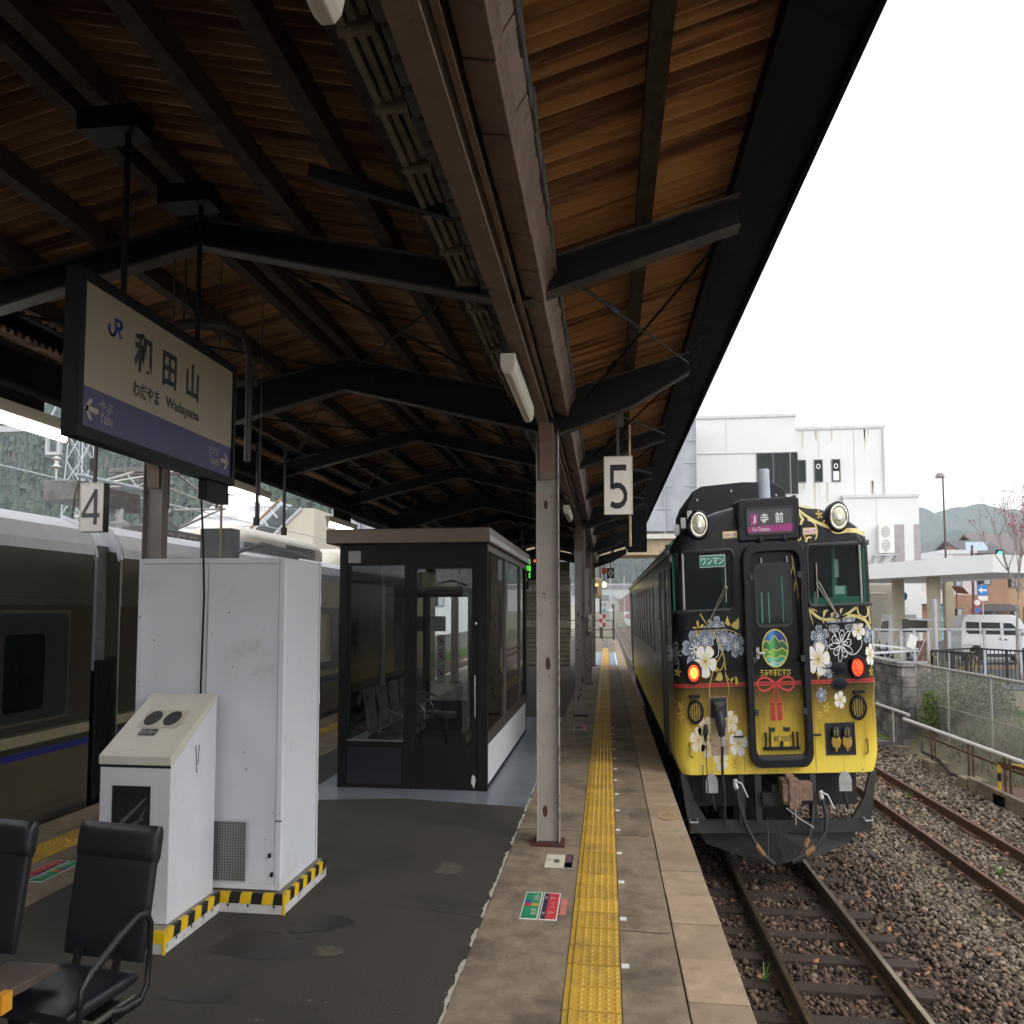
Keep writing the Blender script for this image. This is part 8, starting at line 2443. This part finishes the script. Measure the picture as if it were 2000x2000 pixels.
b = MB(); b.cyl((18.2, 42, -.13), (18.2, 42, 2.45), .03, 8); b.add([(18.0, 42.1, 2.45), (18.45, 41.8, 2.40), (18.72, 41.8, 2.18), (18.25, 42.1, 2.22)], [(0, 1, 2, 3)]); b.add([(18.0, 42.12, 2.47), (18.45, 41.82, 2.42), (18.72, 41.82, 2.20), (18.25, 42.12, 2.24)], [(3, 2, 1, 0)])
tag(b.build('rusty_panel_sign', mat('panel_rust', (.30, .11, .06), .6)), 'rust brown tilted panel on a thin pole', 'sign')

# ================================================================ houses
mat('wall_pink', (.62, .54, .54), .7, var=.05, vs=.6)
mat('wall_brick', (.34, .19, .12), .75, var=.15, vs=1.5)
mat('wall_tan', (.46, .30, .16), .75, var=.12, vs=.8, bump=.2, bs=4)
mat('wall_pale', (.60, .60, .58), .7, var=.08, vs=.6)
mat('wall_rose', (.27, .12, .10), .75, var=.12, vs=.5)
mat('tile_dark', (.075, .07, .078), .6, var=.25, vs=3, bump=.4, bs=8)
mat('tile_mauve', (.16, .13, .13), .65, var=.25, vs=3, bump=.4, bs=8)
mat('curtain', (.40, .42, .43), .7)
def house(x0, x1, y0, y1, z0, zw, zr_, wall, roof, label, wins=(), flat=False, ridge='x', ov=.4, lower=None):
    t = thing('house', label, 'house', ((x0 + x1) / 2, (y0 + y1) / 2, z0))
    if lower:
        b = MB(); b.box(x0 - .02, x1 + .02, y0 - .02, y1, z0, lower[0]); b.build('lower_wall', lower[1], t)
        b = MB(); b.box(x0, x1, y0, y1, lower[0], zw); b.build('wall', wall, t)
    else:
        b = MB(); b.box(x0, x1, y0, y1, z0, zw); b.build('wall', wall, t)
    if flat:
        b = MB(); b.box(x0 - .1, x1 + .1, y0 - .1, y1 + .1, zw, zw + .25); b.build('roof', roof, t)
    elif ridge == 'x':
        ym = (y0 + y1) / 2
        b = MB(); b.prism([(y0 - ov, zw - .12), (ym, zr_), (y1 + ov, zw - .12), (y1 + ov, zw), (ym, zr_ + .14), (y0 - ov, zw)], 'x', x0 - ov, x1 + ov); b.build('roof', roof, t)
        b = MB(); b.prism([(y0, zw - .05), (y1, zw - .05), (ym, zr_ - .02)], 'x', x0 + .01, x1 - .01); b.build('gable', wall, t)
    else:
        xm = (x0 + x1) / 2
        b = MB(); b.prism([(x0 - ov, zw - .12), (xm, zr_), (x1 + ov, zw - .12), (x1 + ov, zw), (xm, zr_ + .14), (x0 - ov, zw)], 'y', y0 - ov, y1 + ov); b.build('roof', roof, t)
        b = MB(); b.prism([(x0, zw - .05), (x1, zw - .05), (xm, zr_ - .02)], 'y', y0 + .01, y1 - .01); b.build('gable', wall, t)
    for (a0, a1, c0, c1) in wins:
        b = MB(); b.box(a0, a1, y0 - .06, y0 - .03, c0, c1); w = b.build('window', 'smoked_glass', t)
        b = MB()
        for q in ((a0 - .06, a1 + .06, c1, c1 + .05), (a0 - .06, a1 + .06, c0 - .05, c0), (a0 - .06, a0, c0, c1), (a1, a1 + .06, c0, c1), ((a0 + a1) / 2 - .03, (a0 + a1) / 2 + .03, c0, c1)):
            b.box(q[0], q[1], y0 - .10, y0 - .03, q[2], q[3])
        b.build('frame', 'win_frame', w)
        b = MB(); b.box((a0 + a1) / 2 + .03, a1, y0 - .065, y0 - .06, c0, c1); b.build('curtain', 'curtain', w)
    return t
h = house(25.5, 30.0, 70, 78, -.15, 4.6, 6, 'wall_pink', 'roof_white', 'pink walled shop house with a white band and blue awning', [(28.2, 28.4, 2.9, 3.6), (28.9, 29.1, 2.9, 3.6)], flat=True, lower=(2.2, 'wall_brick'))
b = MB(); b.box(25.5, 29.8, 69.4, 70, 2.0, 2.45); b.build('shop_band', 'white_paint', h)
b = MB(); b.prism([(69.3, 1.75), (70, 2.02), (70, 1.98), (69.3, 1.70)], 'x', 28.4, 29.5); b.build('awning', mat('awning_blue', (.02, .32, .62), .6), h)
b = MB(); b.box(28.5, 29.2, 69.9, 69.95, -.1, 1.7); b.build('blue_door', mat('door_sky', (.18, .50, .65), .5), h)
b = MB(); b.box(26.2, 27.3, 69.9, 69.96, .5, 1.9); b.build('shop_window', 'smoked_glass', h)
house(30.1, 32.9, 72, 80, -.15, 5.0, 6, 'wall_pink', 'roof_white', 'narrow pink and brown house with a pair of upstairs windows', [(30.6, 31.6, 3.1, 4.2), (30.7, 31.6, .9, 1.7)], flat=True, lower=(2.55, 'wall_brick'))
h = house(33.0, 36.0, 73, 82, -.15, 5.0, 6, 'wall_brick', 'tile_dark', 'brown house with a dark porch roof behind the road signs', [(33.4, 34.5, 3.2, 4.3), (34.1, 34.9, .6, 1.6)], lower=(2.6, 'wall_brick'))
b = MB(); b.prism([(71.6, 1.65), (73, 2.0), (73, 1.9), (71.6, 1.55)], 'x', 32.4, 36.2); b.build('porch_roof', 'tile_dark', h)
b = MB(); b.box(32.7, 33.4, 72.9, 72.96, .9, 1.6); b.build('notice', 'white_print', h)
house(36.4, 46, 75, 86, -.15, 4.75, 6.6, 'wall_tan', 'tile_mauve', 'tan two storey house with a mauve tiled roof at the right edge', [(36.9, 37.6, 3.1, 4.2), (41, 42.2, 3.1, 4.1), (37.0, 37.8, .9, 1.9), (38.3, 38.7, .9, 1.8)], ov=.7)
house(38.2, 42.2, 86, 94, -.15, 5.6, 6.7, 'tile_dark', 'tile_dark', 'dark gabled house peeping over the mauve roof', ridge='y')
h = house(21.5, 26.5, 80, 88, -.15, 5.2, 6, 'wall_pale', 'roof_white', 'pale low building just right of the station wing', flat=True)
b = MB(); b.box(27.2, 29.0, 82, 82.4, 5.2, 6.9); o = tag(b.build('roof_billboard', 'wall_pale'), 'pale rooftop billboard with one dark character', 'billboard')
lettering('み', (28.2 - o.location.x, 81.98 - o.location.y, 6.0 - o.location.z / VS), X, Z, .7, .55, 'digit_grey', o)
# houses seen past the far end of the platform
house(-7.8, -4.3, 150, 158, -1.1, 2.3, 3.0, 'wall_cream', 'roof_white', 'cream lineside hut left of the far pole', [(-5.3, -4.8, -.2, 1.4)], flat=True)
house(-18, -4, 395, 410, .9, 7.0, 10.5, 'wall_pale', 'tile_dark', 'pale house with grey roof left of the far rails', ridge='x')
house(.6, 6.8, 430, 440, 1.2, 4.6, 6.9, 'wall_cream', 'tile_dark', 'cream gabled house straight beyond the far rails', [(2.7, 4.9, 2.6, 3.9)], ridge='y')
house(-5, 1, 450, 460, 1.2, 5.6, 7.6, 'wall_pale', 'tile_dark', 'grey roofed house row behind the cream gable', [(-3.6, -2.4, 3.2, 4.4), (-1.6, -.4, 3.2, 4.4)])
house(7.4, 20, 400, 416, .9, 5.4, 8.6, 'wall_rose', 'tile_dark', 'red brown barn with dark roof right of the far rails', ridge='y')
house(-70, 60, 480, 500, 1.2, 12.6, 14, 'wall_pale', 'roof_white', 'long pale factory with a mauve band behind the far houses', flat=True)
b = MB(); b.box(-70, 60, 479.5, 479.9, 10.6, 12.3); tag(b.build('factory_band', mat('band_mauve', (.25, .20, .24), .6)), 'mauve band along the long pale factory', 'facade band')
for x, y, c_, lab in ((7.6, 300, 'van_white', 'white car parked beside the pale fence far down the line'), (7.2, 270, 'wall_rose', 'red car parked beside the pale fence far down the line'), (1.8, 380, 'van_white', 'white car parked before the cream gabled house'), (-1.4, 385, 'sign_blue', 'blue car parked before the cream gabled house')):
    t = thing('parked_car', lab, 'car', (x, y, ground_z(x, y)), local=True)
    b = MB(); b.loft([[(-.8, -1.9, .25), (.8, -1.9, .25), (.8, 1.9, .25), (-.8, 1.9, .25)], [(-.82, -1.95, .6), (.82, -1.95, .6), (.82, 1.95, .6), (-.82, 1.95, .6)], [(-.78, -1.8, .85), (.78, -1.8, .85), (.78, 1.7, .85), (-.78, 1.7, .85)], [(-.62, -1.0, 1.4), (.62, -1.0, 1.4), (.62, 1.2, 1.4), (-.62, 1.2, 1.4)]]); b.build('body', c_, t, bevel=.05)
    b = MB(); b.add([(-.66, -1.59, .95), (.66, -1.59, .95), (.58, -1.18, 1.33), (-.58, -1.18, 1.33)], [(0, 1, 2, 3)]); b.build('windscreen', 'smoked_glass', t)
    for sx_ in (-.78, .78):
        for yy in (-1.2, 1.2):
            b = MB(); b.lathe([(.28, -.08), (.3, 0), (.28, .08), (.05, .08)], (sx_, yy, .3), (1, 0, 0), 12); b.build('wheel', 'tyre', t)
b = MB(); b.box(5.6, 5.75, 90, 240, -1.1, .0); tag(b.build('lineside_fence', 'wall_pale'), 'long pale panel fence right of the far rails', 'fence')
for x, y, h_, lab in ((.8, 170, 6.5, 'thin far pole beyond the rails, nearest of three'), (-3.6, 190, 7, 'thin far pole beyond the rails, left of three'), (5.0, 220, 8.2, 'thin far pole beyond the rails, right of three')):
    b = MB(); b.cyl((x, y, -1), (x, y, h_), .12, 8); tag(b.build('pole', 'galv'), lab, 'pole', group='thin far poles')
# round trees far off
leaf_mat('far_leaf', (.03, .06, .02), (.06, .10, .035), (.10, .14, .05))
leaf_mat('far_bare', (.10, .085, .07), (.15, .125, .10), (.20, .17, .14))
for x, y, r_, lab in ((5.5, 440, 4.6, 'round green tree before the pale factory, left of two'), (13.5, 440, 4.0, 'round green tree before the pale factory, right of two'), (34, 95, 2.4, 'dark green tree behind the station street')):
    rg = random.Random(int(x * 10)); t = thing('tree', lab, 'tree', (x, y, -1.1))
    b = MB()
    for k in range(10):
        leaf_cloud(b, (x + rg.uniform(-.6, .6) * r_, y + rg.uniform(-.6, .6) * r_, 4 + rg.uniform(-.4, .5) * r_), (r_ * .5, r_ * .5, r_ * .4), 90, .32, rg)
    b.build('crown', 'far_leaf', t)
    b = MB(); b.cyl((x, y, -1.1), (x, y, 4), .25, 8, .12); b.build('trunk', 'bark_grey', t)

track(-11.4, -.95, 20, 160, 'rail_rust', 30, 40, '')
b = MB(); b.box(-13.2, -9.6, 20, 110, -1.3, -1.12); struct(b.build('ballast_bed', mat('ballast_pale', (.26, .20, .15), .95, var=.35, vs=9, bump=.6, bs=20)))
b = MB(); b.box(-15.2, -14.8, 20, 110, -1.2, .1); tag(b.build('retaining_wall', 'block_grey'), 'pale stone retaining wall across the far tracks behind the waiting room', 'wall')
house(-27, -18.6, 92, 102, -.8, 4.2, 6.4, 'roof_white', 'tile_dark', 'white house with dark roof seen through the waiting room', [(-24.5, -23.2, 2, 3.2), (-21.6, -20.2, 2, 3.2)])
house(-41, -31, 98, 108, -.8, 3.6, 5.6, 'wall_pale', 'tile_dark', 'grey roofed house left of the white one behind the waiting room', [(-36, -34.6, 1.6, 2.8)])
# ================================================================ hills
def hill_mat(nm, c0, c1, sc):
    return mat(nm, c0, .95, var=.35, vs=sc, dirt=c1, da=.5, ds=sc * .5, dw=.2, bump=.0)
hill_mat('hill_green', (.035, .06, .03), (.06, .07, .035), .09)
def hill(nm, x0, x1, y0, y1, zf, m, nx=60, ny=14):
    vs = []
    for j in range(ny + 1):
        for i in range(nx + 1):
            x = x0 + (x1 - x0) * i / nx; y = y0 + (y1 - y0) * j / ny
            vs.append((x, y, zf(x, y, i / nx, j / ny)))
    b = MB(); b.add(vs, [(j * (nx + 1) + i, j * (nx + 1) + i + 1, (j + 1) * (nx + 1) + i + 1, (j + 1) * (nx + 1) + i) for j in range(ny) for i in range(nx)])
    return struct(b.build(nm, m, smooth=True))
def fb(x, y, s): return mnoise.noise(Vector((x / s, y / s, .3))) + .5 * mnoise.noise(Vector((x / s * 2.1, y / s * 2.1, 1.3))) + .25 * mnoise.noise(Vector((x / s * 4.3, y / s * 4.3, 2.3)))
def zl(x, y, u, v): return -2 + 128 * min(1, v * 1.15) * (1 - .2 * u) + 9 * fb(x, y, 60) * min(1, v * 3)
hill('hill', -480, -75, 200, 420, zl, 'hill_green')
def zc(x, y, u, v): return -2 + 78 * min(1, v * 1.2) * (.55 + .45 * math.sin(pi * min(1, .25 + u * .75))) + 9 * fb(x, y, 80) * min(1, v * 3)
hill('hill', -160, 330, 520, 800, zc, 'hill_green')
# forest: cones of leaf clumps by the thousand, one mass
def conifers(n, area, zf, ext, seed, label, h0=7, h1=12, mname='conifer'):
    rg = random.Random(seed)
    b = MB()
    (x0, x1, y0, y1) = area
    for i in range(n):
        x = rg.uniform(x0, x1); y = rg.uniform(y0, y1)
        u, v = (x - ext[0]) / (ext[1] - ext[0]), (y - ext[2]) / (ext[3] - ext[2])
        z = zf(x, y, u, v)
        h = rg.uniform(h0, h1) / VS; r_ = h * VS * rg.uniform(.20, .30)
        vs = []; fs = []
        k_ = 6; tiers = 3
        for q in range(tiers):
            zb = z + h * (.10 + .27 * q); zt = z + h * (.48 + .27 * q * .98)
            rr = r_ * (1 - .27 * q)
            o = len(vs)
            vs.append((x, y, zt))
            for k in range(k_):
                a = 2 * pi * (k + rg.random() * .7) / k_
                s = rr * rg.uniform(.65, 1.15)
                vs.append((x + s * cos(a), y + s * sin(a), zb + rg.uniform(-.06, .06) * h))
            fs += [(o, o + 1 + k, o + 1 + (k + 1) % k_) for k in range(k_)]
        b.add(vs, fs)
    o = b.build('forest', mname)
    tag(o, label, 'forest', kind='stuff')
leaf_mat('conifer', (.012, .034, .018), (.025, .055, .026), (.05, .075, .028))
leaf_mat('broadleaf', (.09, .075, .055), (.12, .09, .06), (.10, .12, .045))
conifers(6800, (-360, -78, 203, 405), zl, (-480, -75, 200, 420), 3, 'dark green cedar forest covering the left hillside')
conifers(520, (-330, -78, 200, 290), zl, (-480, -75, 200, 420), 4, 'patches of bare greyish trees on the left hillside', 4, 7, 'broadleaf')
conifers(3800, (-60, 140, 524, 740), zc, (-160, 330, 520, 800), 5, 'hazy mixed forest on the hill beyond the railcar', 10, 18)
conifers(1300, (-60, 140, 520, 720), zc, (-160, 330, 520, 800), 6, 'lighter autumn trees on the hill beyond the railcar', 8, 13, 'broadleaf')
# far ridges on the right
hill_mat('hill_far', (.045, .07, .05), (.06, .08, .05), .03)
def zm(x, y, u, v): return -2 + (93 + 12 * fb(x, 7, 70) + 5 * fb(x, 3, 16) + 26 * u) * math.sin(pi * min(.5, v * .62 + .02)) * (1 if v < .8 else 1)
hill('mountain', 330, 1080, 920, 1150, zm, 'hill_far', 220, 10)
def zm2(x, y, u, v): return -2 + (56 + 12 * fb(x, 2, 60) + 4 * fb(x, 9, 14)) * math.sin(pi * min(.5, v * .62 + .02)) * min(1, .45 + u * 3)
hill('mountain', 240, 850, 660, 780, zm2, 'hill_far', 200, 10)

# ================================================================ haze between here and the hills
b = MB(); b.box(-500, 1100, -60, 1170, -4, 160)
hz = b.build('haze', mat('haze_dummy', (1, 1, 1)))
hm = bpy.data.materials.new('haze_air'); hm.use_nodes = True
ht = hm.node_tree; ht.nodes.clear()
ho = ht.nodes.new('ShaderNodeOutputMaterial'); hv = ht.nodes.new('ShaderNodeVolumePrincipled')
hv.inputs['Color'].default_value = (.84, .93, 1, 1); hv.inputs['Density'].default_value = .0006; hv.inputs['Anisotropy'].default_value = .2
ht.links.new(hv.outputs[0], ho.inputs['Volume'])
hz.data.materials.clear(); hz.data.materials.append(hm)
tag(hz, 'pale blue air haze over the whole valley', 'haze', kind='stuff')
